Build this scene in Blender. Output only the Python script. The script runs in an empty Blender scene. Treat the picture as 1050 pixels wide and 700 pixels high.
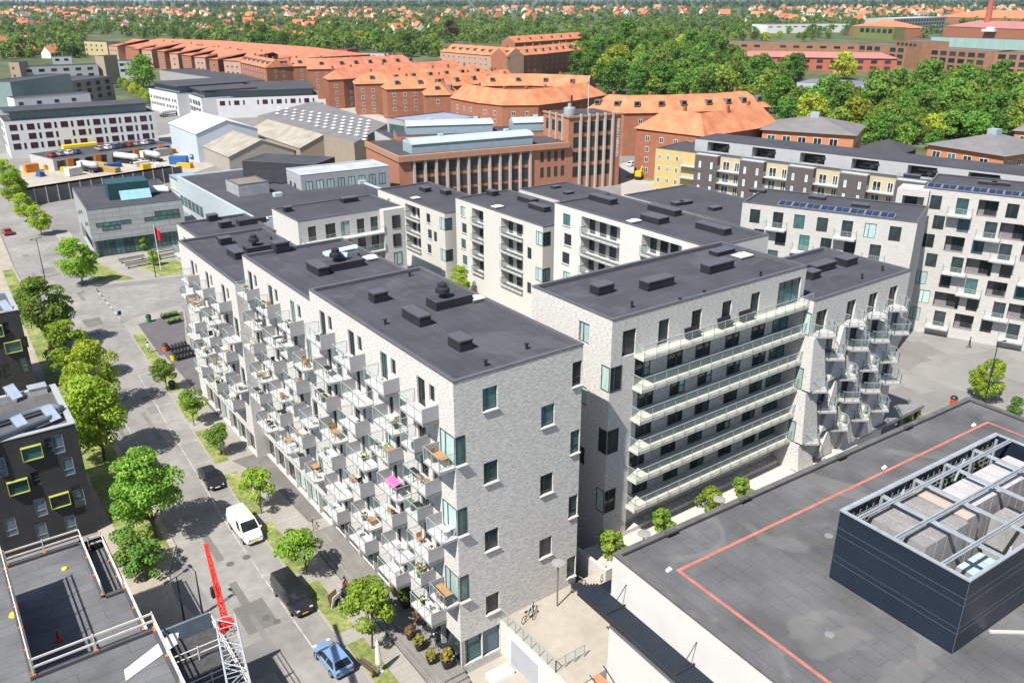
import bpy, math, random
import numpy as np
from mathutils import Vector, Matrix
random.seed(7); RNG = np.random.default_rng(11)
S = bpy.context.scene; COL = S.collection; PI = math.pi; R = math.radians
# ---------------------------------------------------------------- camera
CAM = np.array([-26.64, -43.64, 48.83]); FOC = 861.3
YAW, PITCH, ROLL = R(35.83), R(22.25), R(0.08)
def _axes():
    cy, sy, cp, sp = math.cos(YAW), math.sin(YAW), math.cos(PITCH), math.sin(PITCH)
    f = np.array([sy*cp, cy*cp, -sp]); r = np.array([cy, -sy, 0.]); d = np.cross(f, r)
    c, s = math.cos(ROLL), math.sin(ROLL)
    return np.array([c*r+s*d, -s*r+c*d, f])
AX = _axes()
def U(px, py, z=0.):                     # a photo pixel (1050x700) taken down to height z
    v = AX.T@np.array([px-525., py-350., FOC]); t = (z-CAM[2])/v[2]
    return (CAM[0]+t*v[0], CAM[1]+t*v[1])
def UP(px, py, a, c):                    # a photo pixel on the plane axis a = c
    v = AX.T@np.array([px-525., py-350., FOC]); return CAM+(c-CAM[a])/v[a]*v
cd = bpy.data.cameras.new('camera'); cam = bpy.data.objects.new('camera', cd); COL.objects.link(cam)
cd.sensor_width = 36; cd.lens = FOC/1050*36; cd.clip_start = .5; cd.clip_end = 20000
mw = Matrix(((AX[0][0], -AX[1][0], -AX[2][0], CAM[0]), (AX[0][1], -AX[1][1], -AX[2][1], CAM[1]),
             (AX[0][2], -AX[1][2], -AX[2][2], CAM[2]), (0, 0, 0, 1)))
cam.matrix_world = mw; S.camera = cam
# ---------------------------------------------------------------- materials
MATS = {}
def M(name, col, rough=.8, var=.12, scale=1., stretch=(1, 1, 1), metal=0., bump=0., spec=.3, hue=None, detail=4., rnd=0., sharp=False, coat=0., fine=0.):
    """principled material with uneven base colour; hue = second colour mixed in by the noise, rnd = spread between objects"""
    if name in MATS: return MATS[name]
    m = bpy.data.materials.new(name); m.use_nodes = True; nt = m.node_tree; N = nt.nodes; L = nt.links
    b = N['Principled BSDF']; b.inputs['Roughness'].default_value = rough; b.inputs['Metallic'].default_value = metal
    b.inputs['Specular IOR Level'].default_value = spec
    if coat: b.inputs['Coat Weight'].default_value = coat; b.inputs['Coat Roughness'].default_value = .05
    c = tuple(col)
    if var or hue:
        tc = N.new('ShaderNodeTexCoord'); mp = N.new('ShaderNodeMapping'); mp.inputs['Scale'].default_value = stretch
        nz = N.new('ShaderNodeTexNoise'); nz.inputs['Scale'].default_value = scale; nz.inputs['Detail'].default_value = detail
        L.new(tc.outputs['Object'], mp.inputs['Vector']); L.new(mp.outputs['Vector'], nz.inputs['Vector'])
        rp = N.new('ShaderNodeValToRGB'); e = rp.color_ramp.elements
        lo, hi = (.42, .58) if sharp else (.28, .72)
        e[0].position = lo; e[1].position = hi
        h = hue if hue else c
        e[0].color = tuple(x*(1-var) for x in c)+(1,); e[1].color = tuple(min(1, x*(1+var)) for x in h)+(1,)
        L.new(nz.outputs['Fac'], rp.inputs['Fac']); out = rp.outputs['Color']
        if fine:
            n2 = N.new('ShaderNodeTexNoise'); n2.inputs['Scale'].default_value = scale*7; n2.inputs['Detail'].default_value = 3
            L.new(mp.outputs['Vector'], n2.inputs['Vector'])
            mr = N.new('ShaderNodeMapRange'); mr.inputs[1].default_value = .3; mr.inputs[2].default_value = .7
            mr.inputs[3].default_value = 1-fine; mr.inputs[4].default_value = 1+fine
            L.new(n2.outputs['Fac'], mr.inputs[0])
            mx = N.new('ShaderNodeMix'); mx.data_type = 'RGBA'; mx.blend_type = 'MULTIPLY'; mx.inputs[0].default_value = 1
            L.new(out, mx.inputs[6]); L.new(mr.outputs[0], mx.inputs[7]); out = mx.outputs[2]
        if rnd:
            oi = N.new('ShaderNodeObjectInfo'); hs = N.new('ShaderNodeHueSaturation')
            m1 = N.new('ShaderNodeMapRange'); m1.inputs[3].default_value = 1-rnd; m1.inputs[4].default_value = 1+rnd
            m2 = N.new('ShaderNodeMapRange'); m2.inputs[3].default_value = .5-rnd*.06; m2.inputs[4].default_value = .5+rnd*.05
            L.new(oi.outputs['Random'], m1.inputs[0]); L.new(m1.outputs[0], hs.inputs['Value'])
            mm = N.new('ShaderNodeMath'); mm.operation = 'MULTIPLY'; mm.inputs[1].default_value = 7.31
            fr = N.new('ShaderNodeMath'); fr.operation = 'FRACT'
            L.new(oi.outputs['Random'], mm.inputs[0]); L.new(mm.outputs[0], fr.inputs[0]); L.new(fr.outputs[0], m2.inputs[0])
            L.new(m2.outputs[0], hs.inputs['Hue']); L.new(out, hs.inputs['Color']); out = hs.outputs['Color']
        L.new(out, b.inputs['Base Color'])
        if bump:
            bp = N.new('ShaderNodeBump'); bp.inputs['Strength'].default_value = bump; bp.inputs['Distance'].default_value = .03
            L.new(nz.outputs['Fac'], bp.inputs['Height']); L.new(bp.outputs['Normal'], b.inputs['Normal'])
    else:
        b.inputs['Base Color'].default_value = c+(1,)
    MATS[name] = m; return m
def BR(name, c1, c2, mortar, w, h, ms=.02, rough=.85, off=.5, plane='xy', var=.25, vscale=.6, bias=0., sq=1., bump=0., puddle=0.):
    """laid units (tiles, felt sheets, bricks, slats): brick texture in metres, times uneven noise"""
    if name in MATS: return MATS[name]
    m = bpy.data.materials.new(name); m.use_nodes = True; nt = m.node_tree; N = nt.nodes; L = nt.links
    b = N['Principled BSDF']; b.inputs['Roughness'].default_value = rough; b.inputs['Specular IOR Level'].default_value = .25
    tc = N.new('ShaderNodeTexCoord'); v = tc.outputs['Object']
    if plane != 'xy':
        sp = N.new('ShaderNodeSeparateXYZ'); cb = N.new('ShaderNodeCombineXYZ'); L.new(v, sp.inputs[0])
        if plane == 'wall':
            ad = N.new('ShaderNodeMath'); L.new(sp.outputs[0], ad.inputs[0]); L.new(sp.outputs[1], ad.inputs[1]); L.new(ad.outputs[0], cb.inputs[0]); L.new(sp.outputs[2], cb.inputs[1])
        if plane == 'yx': L.new(sp.outputs[1], cb.inputs[0]); L.new(sp.outputs[0], cb.inputs[1])
        v = cb.outputs[0]
    bt = N.new('ShaderNodeTexBrick'); bt.inputs['Scale'].default_value = 1; bt.inputs['Brick Width'].default_value = w; bt.inputs['Row Height'].default_value = h
    bt.inputs['Mortar Size'].default_value = ms; bt.inputs['Color1'].default_value = c1+(1,); bt.inputs['Color2'].default_value = c2+(1,); bt.inputs['Mortar'].default_value = mortar+(1,)
    bt.inputs['Bias'].default_value = bias; bt.offset = off; bt.squash = sq; bt.inputs['Mortar Smooth'].default_value = .3
    L.new(v, bt.inputs['Vector'])
    nz = N.new('ShaderNodeTexNoise'); nz.inputs['Scale'].default_value = vscale; nz.inputs['Detail'].default_value = 5; L.new(tc.outputs['Object'], nz.inputs['Vector'])
    mr = N.new('ShaderNodeMapRange'); mr.inputs[1].default_value = .3; mr.inputs[2].default_value = .7; mr.inputs[3].default_value = 1-var; mr.inputs[4].default_value = 1+var
    L.new(nz.outputs['Fac'], mr.inputs[0])
    mx = N.new('ShaderNodeMix'); mx.data_type = 'RGBA'; mx.blend_type = 'MULTIPLY'; mx.inputs[0].default_value = 1
    L.new(bt.outputs['Color'], mx.inputs[6]); L.new(mr.outputs[0], mx.inputs[7]); last = mx.outputs[2]
    if puddle:                               # pale dried puddle stains with an edge of their own
        n3 = N.new('ShaderNodeTexNoise'); n3.inputs['Scale'].default_value = .16; n3.inputs['Detail'].default_value = 3; n3.inputs['Distortion'].default_value = 1.2; L.new(tc.outputs['Object'], n3.inputs['Vector'])
        r3 = N.new('ShaderNodeMapRange'); r3.inputs[1].default_value = .56; r3.inputs[2].default_value = .63; r3.inputs[3].default_value = 0; r3.inputs[4].default_value = puddle; L.new(n3.outputs['Fac'], r3.inputs[0])
        m3 = N.new('ShaderNodeMix'); m3.data_type = 'RGBA'; m3.inputs[7].default_value = (.26, .25, .235, 1); L.new(r3.outputs[0], m3.inputs[0]); L.new(last, m3.inputs[6]); last = m3.outputs[2]
    L.new(last, b.inputs['Base Color'])
    if bump:
        bp = N.new('ShaderNodeBump'); bp.inputs['Strength'].default_value = bump; bp.inputs['Distance'].default_value = .02
        L.new(bt.outputs['Fac'], bp.inputs['Height']); bp.invert = True; L.new(bp.outputs['Normal'], b.inputs['Normal'])
    MATS[name] = m; return m
def GLASS(name, tint, alpha):
    if name in MATS: return MATS[name]
    m = bpy.data.materials.new(name); m.use_nodes = True; nt = m.node_tree; N = nt.nodes; L = nt.links
    b = N['Principled BSDF']; b.inputs['Base Color'].default_value = tint+(1,); b.inputs['Roughness'].default_value = .08
    b.inputs['Alpha'].default_value = alpha; b.inputs['Specular IOR Level'].default_value = .6
    MATS[name] = m; return m
# ---------------------------------------------------------------- mesh builder
class MB:
    def __init__(s): s.v = []; s.f = []; s.m = []
    def quad(s, pts, m=0):
        n = len(s.v); s.v += [tuple(p) for p in pts]; s.f.append(tuple(range(n, n+len(pts)))); s.m.append(m); return s
    def box(s, x0, x1, y0, y1, z0, z1, m=0, mt=None, skip=''):
        n = len(s.v)
        s.v += [(x0, y0, z0), (x1, y0, z0), (x1, y1, z0), (x0, y1, z0), (x0, y0, z1), (x1, y0, z1), (x1, y1, z1), (x0, y1, z1)]
        for k, q, mm in (('b', (3, 2, 1, 0), m), ('t', (4, 5, 6, 7), m if mt is None else mt), ('f', (0, 1, 5, 4), m), ('r', (1, 2, 6, 5), m), ('k', (2, 3, 7, 6), m), ('l', (3, 0, 4, 7), m)):
            if k not in skip: s.f.append(tuple(n+i for i in q)); s.m.append(mm)
        return s
    def obox(s, c, ux, uy, uz, m=0):          # oriented box: centre and three half vectors
        c, ux, uy, uz = map(np.array, (c, ux, uy, uz)); n = len(s.v)
        for k in (-1, 1):
            for i, j in ((-1, -1), (1, -1), (1, 1), (-1, 1)): s.v.append(tuple(c+i*ux+j*uy+k*uz))
        for q in ((3, 2, 1, 0), (4, 5, 6, 7), (0, 1, 5, 4), (1, 2, 6, 5), (2, 3, 7, 6), (3, 0, 4, 7)): s.f.append(tuple(n+i for i in q)); s.m.append(m)
        return s
    def beam(s, a, b, w, h=None, m=0):        # rectangular bar from a to b
        a, b = np.array(a, float), np.array(b, float); h = h or w; d = b-a; l = np.linalg.norm(d); d /= l
        up = np.array([0, 0, 1.]) if abs(d[2]) < .95 else np.array([1., 0, 0]); sx = np.cross(d, up); sx /= np.linalg.norm(sx); sy = np.cross(sx, d)
        return s.obox((a+b)/2, d*l/2, sx*w/2, sy*h/2, m)
    def prism(s, poly, z0, z1, m=0, mt=None, bottom=False):
        n = len(s.v); k = len(poly)
        s.v += [(p[0], p[1], z0) for p in poly]+[(p[0], p[1], z1) for p in poly]
        for i in range(k): j = (i+1) % k; s.f.append((n+i, n+j, n+k+j, n+k+i)); s.m.append(m)
        s.f.append(tuple(range(n+k, n+2*k))); s.m.append(m if mt is None else mt)
        if bottom: s.f.append(tuple(range(n+k-1, n-1, -1))); s.m.append(m)
        return s
    def tube(s, pts, r, n=8, m=0, cap=True):
        pts = [np.array(p, float) for p in pts]; rs = r if isinstance(r, (list, tuple)) else [r]*len(pts); base = len(s.v)
        for i, p in enumerate(pts):
            d = pts[min(i+1, len(pts)-1)]-pts[max(i-1, 0)]; d /= (np.linalg.norm(d)+1e-9)
            up = np.array([0, 0, 1.]) if abs(d[2]) < .9 else np.array([1., 0, 0]); a = np.cross(d, up); a /= np.linalg.norm(a); b = np.cross(a, d)
            for k in range(n): t = 2*PI*k/n; s.v.append(tuple(p+rs[i]*(math.cos(t)*a+math.sin(t)*b)))
        for i in range(len(pts)-1):
            for k in range(n):
                j = (k+1) % n; o = base+i*n; s.f.append((o+k, o+j, o+n+j, o+n+k)); s.m.append(m)
        if cap: s.f.append(tuple(base+k for k in range(n))); s.m.append(m); o = base+(len(pts)-1)*n; s.f.append(tuple(o+k for k in range(n-1, -1, -1))); s.m.append(m)
        return s
    def lathe(s, c, prof, n=12, m=0):          # prof = [(radius, z)...] about the point c
        return s.tube([(c[0], c[1], c[2]+z) for _, z in prof], [max(q, .001) for q, _ in prof], n, m) if False else s._lathe(c, prof, n, m)
    def _lathe(s, c, prof, n, m):
        base = len(s.v)
        for q, z in prof:
            for k in range(n): t = 2*PI*k/n; s.v.append((c[0]+q*math.cos(t), c[1]+q*math.sin(t), c[2]+z))
        for i in range(len(prof)-1):
            for k in range(n):
                j = (k+1) % n; o = base+i*n; s.f.append((o+k, o+j, o+n+j, o+n+k)); s.m.append(m)
        o = base+(len(prof)-1)*n; s.f.append(tuple(o+k for k in range(n))); s.m.append(m); return s
    def wall(s, ox, oy, ang, W, z0, z1, holes, m=0, reveal=None):
        """vertical wall seen from outside, left to right from (ox, oy); holes = (u0, u1, z0, z1, depth)"""
        c, sn = math.cos(ang), math.sin(ang); P = lambda u, z, d=0.: (ox+c*u-sn*d, oy+sn*u+c*d, z)
        cuts = sorted({z0, z1}|{min(max(h[k], z0), z1) for h in holes for k in (2, 3)})
        for a, b in zip(cuts, cuts[1:]):
            if b-a < 1e-4: continue
            zm = (a+b)/2; sp = sorted((h[0], h[1]) for h in holes if h[2] < zm < h[3]); u = 0.
            for p, q in sp+[(W, W)]:
                if p-u > 1e-4: s.quad([P(u, a), P(p, a), P(p, b), P(u, b)], m)
                u = max(u, q)
        for h in holes:
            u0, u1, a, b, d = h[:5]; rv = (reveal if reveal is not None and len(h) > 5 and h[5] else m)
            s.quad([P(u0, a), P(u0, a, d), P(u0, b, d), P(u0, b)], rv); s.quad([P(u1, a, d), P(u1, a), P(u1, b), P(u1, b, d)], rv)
            s.quad([P(u0, a), P(u1, a), P(u1, a, d), P(u0, a, d)], rv); s.quad([P(u0, b, d), P(u1, b, d), P(u1, b), P(u0, b)], rv)
            if len(h) > 5 and h[5]: s.quad([P(u0, a, d), P(u1, a, d), P(u1, b, d), P(u0, b, d)], rv)
        return s
    def mesh(s, name, mats, smooth=False):
        me = bpy.data.meshes.new(name); me.from_pydata(s.v, [], s.f)
        for m in (mats if isinstance(mats, (list, tuple)) else [mats]): me.materials.append(m)
        me.polygons.foreach_set('material_index', s.m)
        if smooth: me.polygons.foreach_set('use_smooth', [True]*len(s.f))
        me.update(); return me
    def build(s, name, mats, parent=None, smooth=False, loc=None, rot=0.):
        return put(name, s.mesh(name, mats, smooth), parent, loc, rot)
def put(name, me, parent=None, loc=None, rot=0.):
    o = bpy.data.objects.new(name, me); COL.objects.link(o)
    if parent: o.parent = parent
    if loc is not None: o.location = loc
    if rot: o.rotation_euler = (0, 0, rot)
    return o
def tag(o, label, cat, group=None):
    o['label'] = label; o['category'] = cat
    if group: o['group'] = group
    return o
def thing(name, label, cat, loc=(0, 0, 0), rot=0., group=None):
    o = put(name, None, None, loc, rot); o.empty_display_size = .3; return tag(o, label, cat, group)
def setting(o, kind='structure'): o['kind'] = kind; return o
KIDS = {}
def dup(root, loc, rot=0., label=None, group=None, scale=None):
    r = root.copy(); COL.objects.link(r); r.location = loc; r.rotation_euler = (0, 0, rot)
    if scale: r.scale = scale if isinstance(scale, tuple) else (scale,)*3
    if label: r['label'] = label
    if group: r['group'] = group
    if root not in KIDS: KIDS[root] = [(c, list(c.children)) for c in root.children]
    for ch, gs in KIDS[root]:
        c = ch.copy(); COL.objects.link(c); c.parent = r
        for g in gs: d = g.copy(); COL.objects.link(d); d.parent = c
    return r
ORD = ['', 'first', 'second', 'third', 'fourth', 'fifth', 'sixth', 'seventh', 'eighth', 'ninth', 'tenth', 'eleventh', 'twelfth', 'thirteenth', 'fourteenth', 'fifteenth', 'sixteenth', 'seventeenth', 'eighteenth', 'nineteenth', 'twentieth']
def nth(k):
    if k <= 20: return ORD[k]
    t = {2: 'twenty', 3: 'thirty', 4: 'forty', 5: 'fifty', 6: 'sixty', 7: 'seventy', 8: 'eighty', 9: 'ninety'}
    return {20: 'twentieth', 30: 'thirtieth', 40: 'fortieth', 50: 'fiftieth', 60: 'sixtieth', 70: 'seventieth', 80: 'eightieth', 90: 'ninetieth'}[k] if k % 10 == 0 else t[k//10]+'-'+ORD[k % 10]
# ---------------------------------------------------------------- palette
brick_pale = M('pale_grey_brick', (.49, .475, .45), .9, .12, 3.0, (1, 1, 5), hue=(.545, .53, .505), fine=.20, sharp=True, detail=8)
brick_pale_far = M('pale_grey_brick_far', (.50, .485, .465), .9, .10, 1.2, (1, 1, 4), fine=.10)
render_white = M('white_render', (.56, .55, .52), .85, .05, .5)
white_paint = M('white_paint', (.8, .8, .8), .5, .03, 2)
felt = BR('roofing_felt', (.058, .061, .072), (.065, .068, .079), (.040, .043, .052), 5., 1., .03, var=.16, vscale=.35, puddle=.10)
felt_far = M('roofing_felt_far', (.058, .060, .070), .9, .16, .15, fine=.08)
felt_worn = BR('worn_roofing_felt', (.102, .102, .105), (.111, .110, .113), (.080, .080, .083), 3.4, 1.0, .03, var=.28, vscale=.22, plane='yx', off=.37, puddle=.22)
coping = M('dark_coping', (.10, .10, .11), .6, .1, 1)
darkmetal = M('dark_metal', (.035, .038, .045), .45, .15, 1, metal=.3)
frame_dark = M('dark_window_frame', (.05, .055, .06), .5, 0)
frame_white = M('white_window_frame', (.75, .75, .75), .5, 0)
frame_grey = M('grey_window_frame', (.25, .27, .28), .5, 0)
glass_dark = M('dark_glass', (.024, .034, .036), .06, .5, .7, spec=.5, rnd=.5)
glass_teal = M('teal_glass', (.05, .12, .12), .06, .4, .8, spec=.5, rnd=.4)
glass_curtain = M('curtained_glass', (.34, .47, .44), .12, .25, 3, (4, 4, .4), spec=.5, rnd=.3)
glass_clear = GLASS('balcony_glass', (.36, .48, .45), .15)
glass_green = GLASS('green_balcony_glass', (.34, .45, .41), .30)
concrete = M('concrete', (.42, .41, .39), .9, .12, .8, fine=.1)
conc_pale = M('pale_concrete', (.47, .455, .42), .9, .10, .8, fine=.08)
steel = M('galvanised_steel', (.40, .44, .47), .45, .12, 2, metal=.35)
balc_side = M('balcony_metal', (.32, .32, .33), .55, .06, 2)
deck_white = M('balcony_deck', (.56, .56, .53), .8, .1, 2)
asphalt = M('asphalt', (.212, .204, .19), .92, .12, .12, hue=(.25, .24, .222), fine=.13, detail=6)
# ---------------------------------------------------------------- windows
WM = {}
def win_mesh(w, h, style, fr):
    k = (round(w, 2), round(h, 2), style, fr.name)
    if k in WM: return WM[k]
    b = MB(); t = .07; d0, d1 = -.03, .05
    b.box(0, w, d0, d1, 0, t); b.box(0, w, d0, d1, h-t, h); b.box(0, t, d0, d1, t, h-t); b.box(w-t, w, d0, d1, t, h-t)
    if style in ('two', 'door'): x = w*(.36 if style == 'two' else .5); b.box(x-t/2, x+t/2, d0, d1-.01, t, h-t)
    if style == 'cross': b.box(w/2-.04, w/2+.04, d0, d1-.01, t, h-t); b.box(t, w/2-.04, d0, d1-.01, h*.62, h*.62+.06); b.box(w/2+.04, w-t, d0, d1-.01, h*.62, h*.62+.06)
    if style == 'low': b.box(t, w-t, d0, d1-.01, h*.32, h*.32+.06)
    if style == 'multi':
        n = max(2, round(w/1.1))
        for i in range(1, n): b.box(w*i/n-.035, w*i/n+.035, d0, d1-.01, t, h-t)
    if style == 'grid':
        for i in (1, 2): b.box(w*i/3-.03, w*i/3+.03, d0, d1-.01, t, h-t)
        for j in (1, 2, 3): b.box(t, w-t, d0+.005, d1-.015, h*j/4-.03, h*j/4+.03)
    me = b.mesh('window', fr)
    p = MB().quad([(t*.6, .02, t*.6), (w-t*.6, .02, t*.6), (w-t*.6, .02, h-t*.6), (t*.6, .02, h-t*.6)])
    WM[k] = (me, p); return WM[k]
PM = {}
def pane_mesh(w, h, g):
    k = (round(w, 2), round(h, 2), g.name)
    if k not in PM: t = .045; PM[k] = MB().quad([(t, .02, t), (w-t, .02, t), (w-t, .02, h-t), (t, .02, h-t)]).mesh('pane', g)
    return PM[k]
def pick_glass(p=(.64, .22, .14)):
    return random.choices([glass_dark, glass_teal, glass_curtain], p)[0]
SILL = {}
class Bld:
    """a flat-roofed block: local x along the front (front looks to -y), y to the back"""
    def __init__(s, name, label, cat, x, y, rot, L, D, H, z0=0., wall=None, roof=None, group=None, frame=None, far=False):
        s.t = thing(name, label, cat, (x, y, 0), rot, group); s.L, s.D, s.H, s.z0 = L, D, H, z0
        s.wallm = wall or brick_pale; s.roofm = roof or felt; s.frame = frame or frame_dark; s.holes = {k: [] for k in 'flrb'}; s.far = far
        s.sides = {'f': (0, 0, 0, L), 'l': (0, D, -PI/2, D), 'r': (L, 0, PI/2, D), 'b': (L, D, PI, L)}; s.ws = []
    def pt(s, side, u, d=0., z=0.):            # point on a side: u along, d outward
        ox, oy, a, W = s.sides[side]; return (ox+math.cos(a)*u+math.sin(a)*d, oy+math.sin(a)*u-math.cos(a)*d, z)
    def win(s, side, u, z, w, h, style='two', depth=.18, glass=None, sill=False, fr=None, pane=True):
        if s.far: depth = 0
        if depth > 0: s.holes[side].append((u, u+w, z, z+h, depth))
        s.hang(side, u, z, w, h, style, -depth+.06 if depth else .04, glass, sill, fr, pane)
    def hang(s, side, u, z, w, h, style, d, glass=None, sill=False, fr=None, pane=True):
        a = s.sides[side][2]; f = put('window', win_mesh(w, h, style, fr or s.frame)[0], s.t, s.pt(side, u, d, z), a)
        if pane: put('pane', pane_mesh(w, h, glass or pick_glass()), f)
        if sill:
            k = round(w, 2)
            if k not in SILL: SILL[k] = MB().box(-.06, k+.06, -.30, .0, -.06, -.005).mesh('sill', conc_pale)
            put('sill', SILL[k], f)
        return f
    def hole(s, side, u0, u1, z0, z1, depth, back=True): s.holes[side].append((u0, u1, z0, z1, depth, back))
    def finish(s, par=.25, over=.0, wallname='wall', cop=True, copm=None, sidemats=None, cw=.3):
        b = MB(); mats = [s.wallm]; mi = {}
        for k in 'flrb':
            mi[k] = 0
            if sidemats and k in sidemats: mats.append(sidemats[k]); mi[k] = len(mats)-1
            ox, oy, a, W = s.sides[k]; rv = None
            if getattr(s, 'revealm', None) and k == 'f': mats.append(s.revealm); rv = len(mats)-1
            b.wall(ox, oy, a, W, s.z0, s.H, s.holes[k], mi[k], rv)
        s.wall = b.build(wallname, mats, s.t)
        r = MB().quad([(0.02, 0.02, s.H-par), (s.L-.02, 0.02, s.H-par), (s.L-.02, s.D-.02, s.H-par), (0.02, s.D-.02, s.H-par)])
        s.roof = r.build('roof', s.roofm, s.t)
        if cop:
            e = .05; t = cw; z0, z1 = s.H+.003, s.H+.09; c = MB()
            c.box(-e, s.L+e, -e, t, z0, z1); c.box(-e, s.L+e, s.D-t, s.D+e, z0, z1); c.box(-e, t, t, s.D-t, z0, z1); c.box(s.L-t, s.L+e, t, s.D-t, z0, z1)
            if par > .1:
                q = .02; c.box(q+.01, s.L-q-.01, t-.12, t, s.H-par+.01, z0, skip='bt'); c.box(q+.01, s.L-q-.01, s.D-t, s.D-t+.12, s.H-par+.01, z0, skip='bt')
                c.box(t-.12, t, t, s.D-t, s.H-par+.01, z0, skip='bt'); c.box(s.L-t, s.L-t+.12, t, s.D-t, s.H-par+.01, z0, skip='bt')
            c.build('parapet', copm or coping, s.t)
        return s
# ---------------------------------------------------------------- balconies
BM = {}
def balcony(parent, loc, rot, w, d, kind, h=1.12):
    """deck projecting to -y from the wall, w along x. kind: N solid panel on the right end, F on the left end, G glass all round"""
    k = (round(w, 2), round(d, 2), kind)
    if k not in BM:
        b = MB().box(0, w, -d, 0, -.22, 0, 0, 1); s = MB(); g = MB(); t = .05
        if kind == 'N': s.box(w-t, w, -d-.02, -.003, -.26, h)
        if kind == 'F': s.box(0, t, -d-.02, -.003, -.26, h)
        x0, x1 = (t if kind == 'F' else 0), (w-t if kind == 'N' else w)
        r = MB(); n = max(2, round((x1-x0)/1.1))
        for i in range(n+1):
            x = x0+.03+(x1-x0-.06)*i/n; r.box(x-.02, x+.02, -d-.02, -d+.02, -.1, h)
        r.box(x0, x1, -d-.03, -d+.03, h, h+.04)
        if kind != 'N': r.box(w-.05, w-.002, -d+.03, 0-.01, h, h+.04); r.box(w-.04, w-.005, -.06, -.02, 0, h)
        if kind != 'F': r.box(.002, .05, -d+.03, -.01, h, h+.04); r.box(.005, .04, -.06, -.02, 0, h)
        g.quad([(x0+.03, -d, .06), (x1-.03, -d, .06), (x1-.03, -d, h-.01), (x0+.03, -d, h-.01)])
        if kind != 'N': g.quad([(w-.025, -d+.02, .06), (w-.025, -.05, .06), (w-.025, -.05, h-.01), (w-.025, -d+.02, h-.01)])
        if kind != 'F': g.quad([(.025, -d+.02, .06), (.025, -.05, .06), (.025, -.05, h-.01), (.025, -d+.02, h-.01)])
        BM[k] = (b.mesh('balcony', [balc_side, deck_white]), r.mesh('railing', steel), g.mesh('glass_panel', glass_clear), s.mesh('side_panel', balc_side) if s.v else None)
    a, r, g, sp = BM[k]; o = put('balcony', a, parent, loc, rot); put('railing', r, o); put('glass_panel', g, o)
    if sp: put('side_panel', sp, o)
    return o
# ---------------------------------------------------------------- street block A (four stepped houses)
FL = [21.42-2.93*k for k in range(7)]
class AB:
    pass
def street_house(label, x, y0, y1, top, depth, first=False, group='stepped apartment houses along the street'):
    """houses whose front (-x) carries the staggered balconies; built as Bld with rot -90: local x runs to -Y"""
    L = y1-y0
    h = Bld('apartment_house', label, 'apartment building', x, y1, -PI/2, L, depth, top, 0, brick_pale, felt, group)
    h.floors = [f+top-25 for f in FL if f+top-25 > 3.2]; h.y0, h.y1, h.x = y0, y1, x
    return h
def lu(h, Y): return h.y1-Y          # world Y -> local u on the front
BAL_SPOTS = []
def balconies_on(h, shift=0.):
    P = 5.65; n = int((h.y1-h.y0)/P+.3); house = h
    for fi, z in enumerate(h.floors):
        spots = []
        if fi % 2 == 0:
            for k in range(n):
                a = h.y0+2.03+P*k; b = a+3.35; spots.append((a, min(b, h.y1-.05), 'N'))
                house.win('f', lu(h, a+3.0), z+.02, .0+1.15, 2.28, 'two', .22); house.win('f', lu(h, a+1.25), z+(.02 if fi else 1.0), .75, 2.28 if fi else 1.3, 'plain', .22)
        else:
            spots.append((h.y0+.02, h.y0+2.2, 'C')); spots.append((h.y0+3.4, h.y0+5.5, 'N'))
            house.win('f', lu(h, h.y0+5.2), z+.02, 1.2, 2.28, 'two', .22)
            if not getattr(h, 'corner', False): house.win('f', lu(h, h.y0+1.9), z+.02, 1.2, 2.28, 'two', .22)
            for k in range(1, n):
                a = h.y0+6.7+P*(k-1); spots.append((a, a+3.25, 'F'))
                house.win('f', lu(h, a+1.3), z+.02, 1.15, 2.28, 'two', .22); house.win('f', lu(h, a+3.0), z+.02, .75, 2.28, 'plain', .22)
        for si, (a, b, kind) in enumerate(spots):
            kk = 'F' if kind in 'FC' else kind
            balcony(h.t, h.pt('f', lu(h, b), 0, z), 0, b-a, 1.32, kk); BAL_SPOTS.append((h, fi, si, a, b, z))
hA = []
# front house with the grey brick gable
A1 = street_house('tallest stepped brick apartment house, its grey gable with scattered windows facing the camera', 0., 0., 23.9, 25., 11.4)
A1.corner = True
balconies_on(A1)
A1.sides['r'] = (A1.L, 0, PI/2, A1.D)
# gable = right side of the house: u runs from the street corner inwards
for z in (22.1, 16.2, 10.35, 4.45): A1.win('r', 2.35, z, 1.25, 1.75, 'two', .2, sill=True, glass=glass_teal if z > 16 else glass_dark)
for z in (19.2, 13.3, 7.45): A1.win('r', 7.52, z, 1.25, 1.75, 'two', .2, sill=True)
for z in (21.75, 15.95, 10.1, 4.2): A1.win('r', 10.42, z, .92, 2.0, 'low', .2, sill=True)
for z in (18.6, 12.75, 6.85):                    # glazed corners
    A1.win('r', 0.03, z, .78, 2.22, 'plain', .06, sill=True, glass=glass_teal); A1.win('f', lu(A1, 1.95), z, 1.93, 2.22, 'two', .06, glass=glass_curtain)
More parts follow.
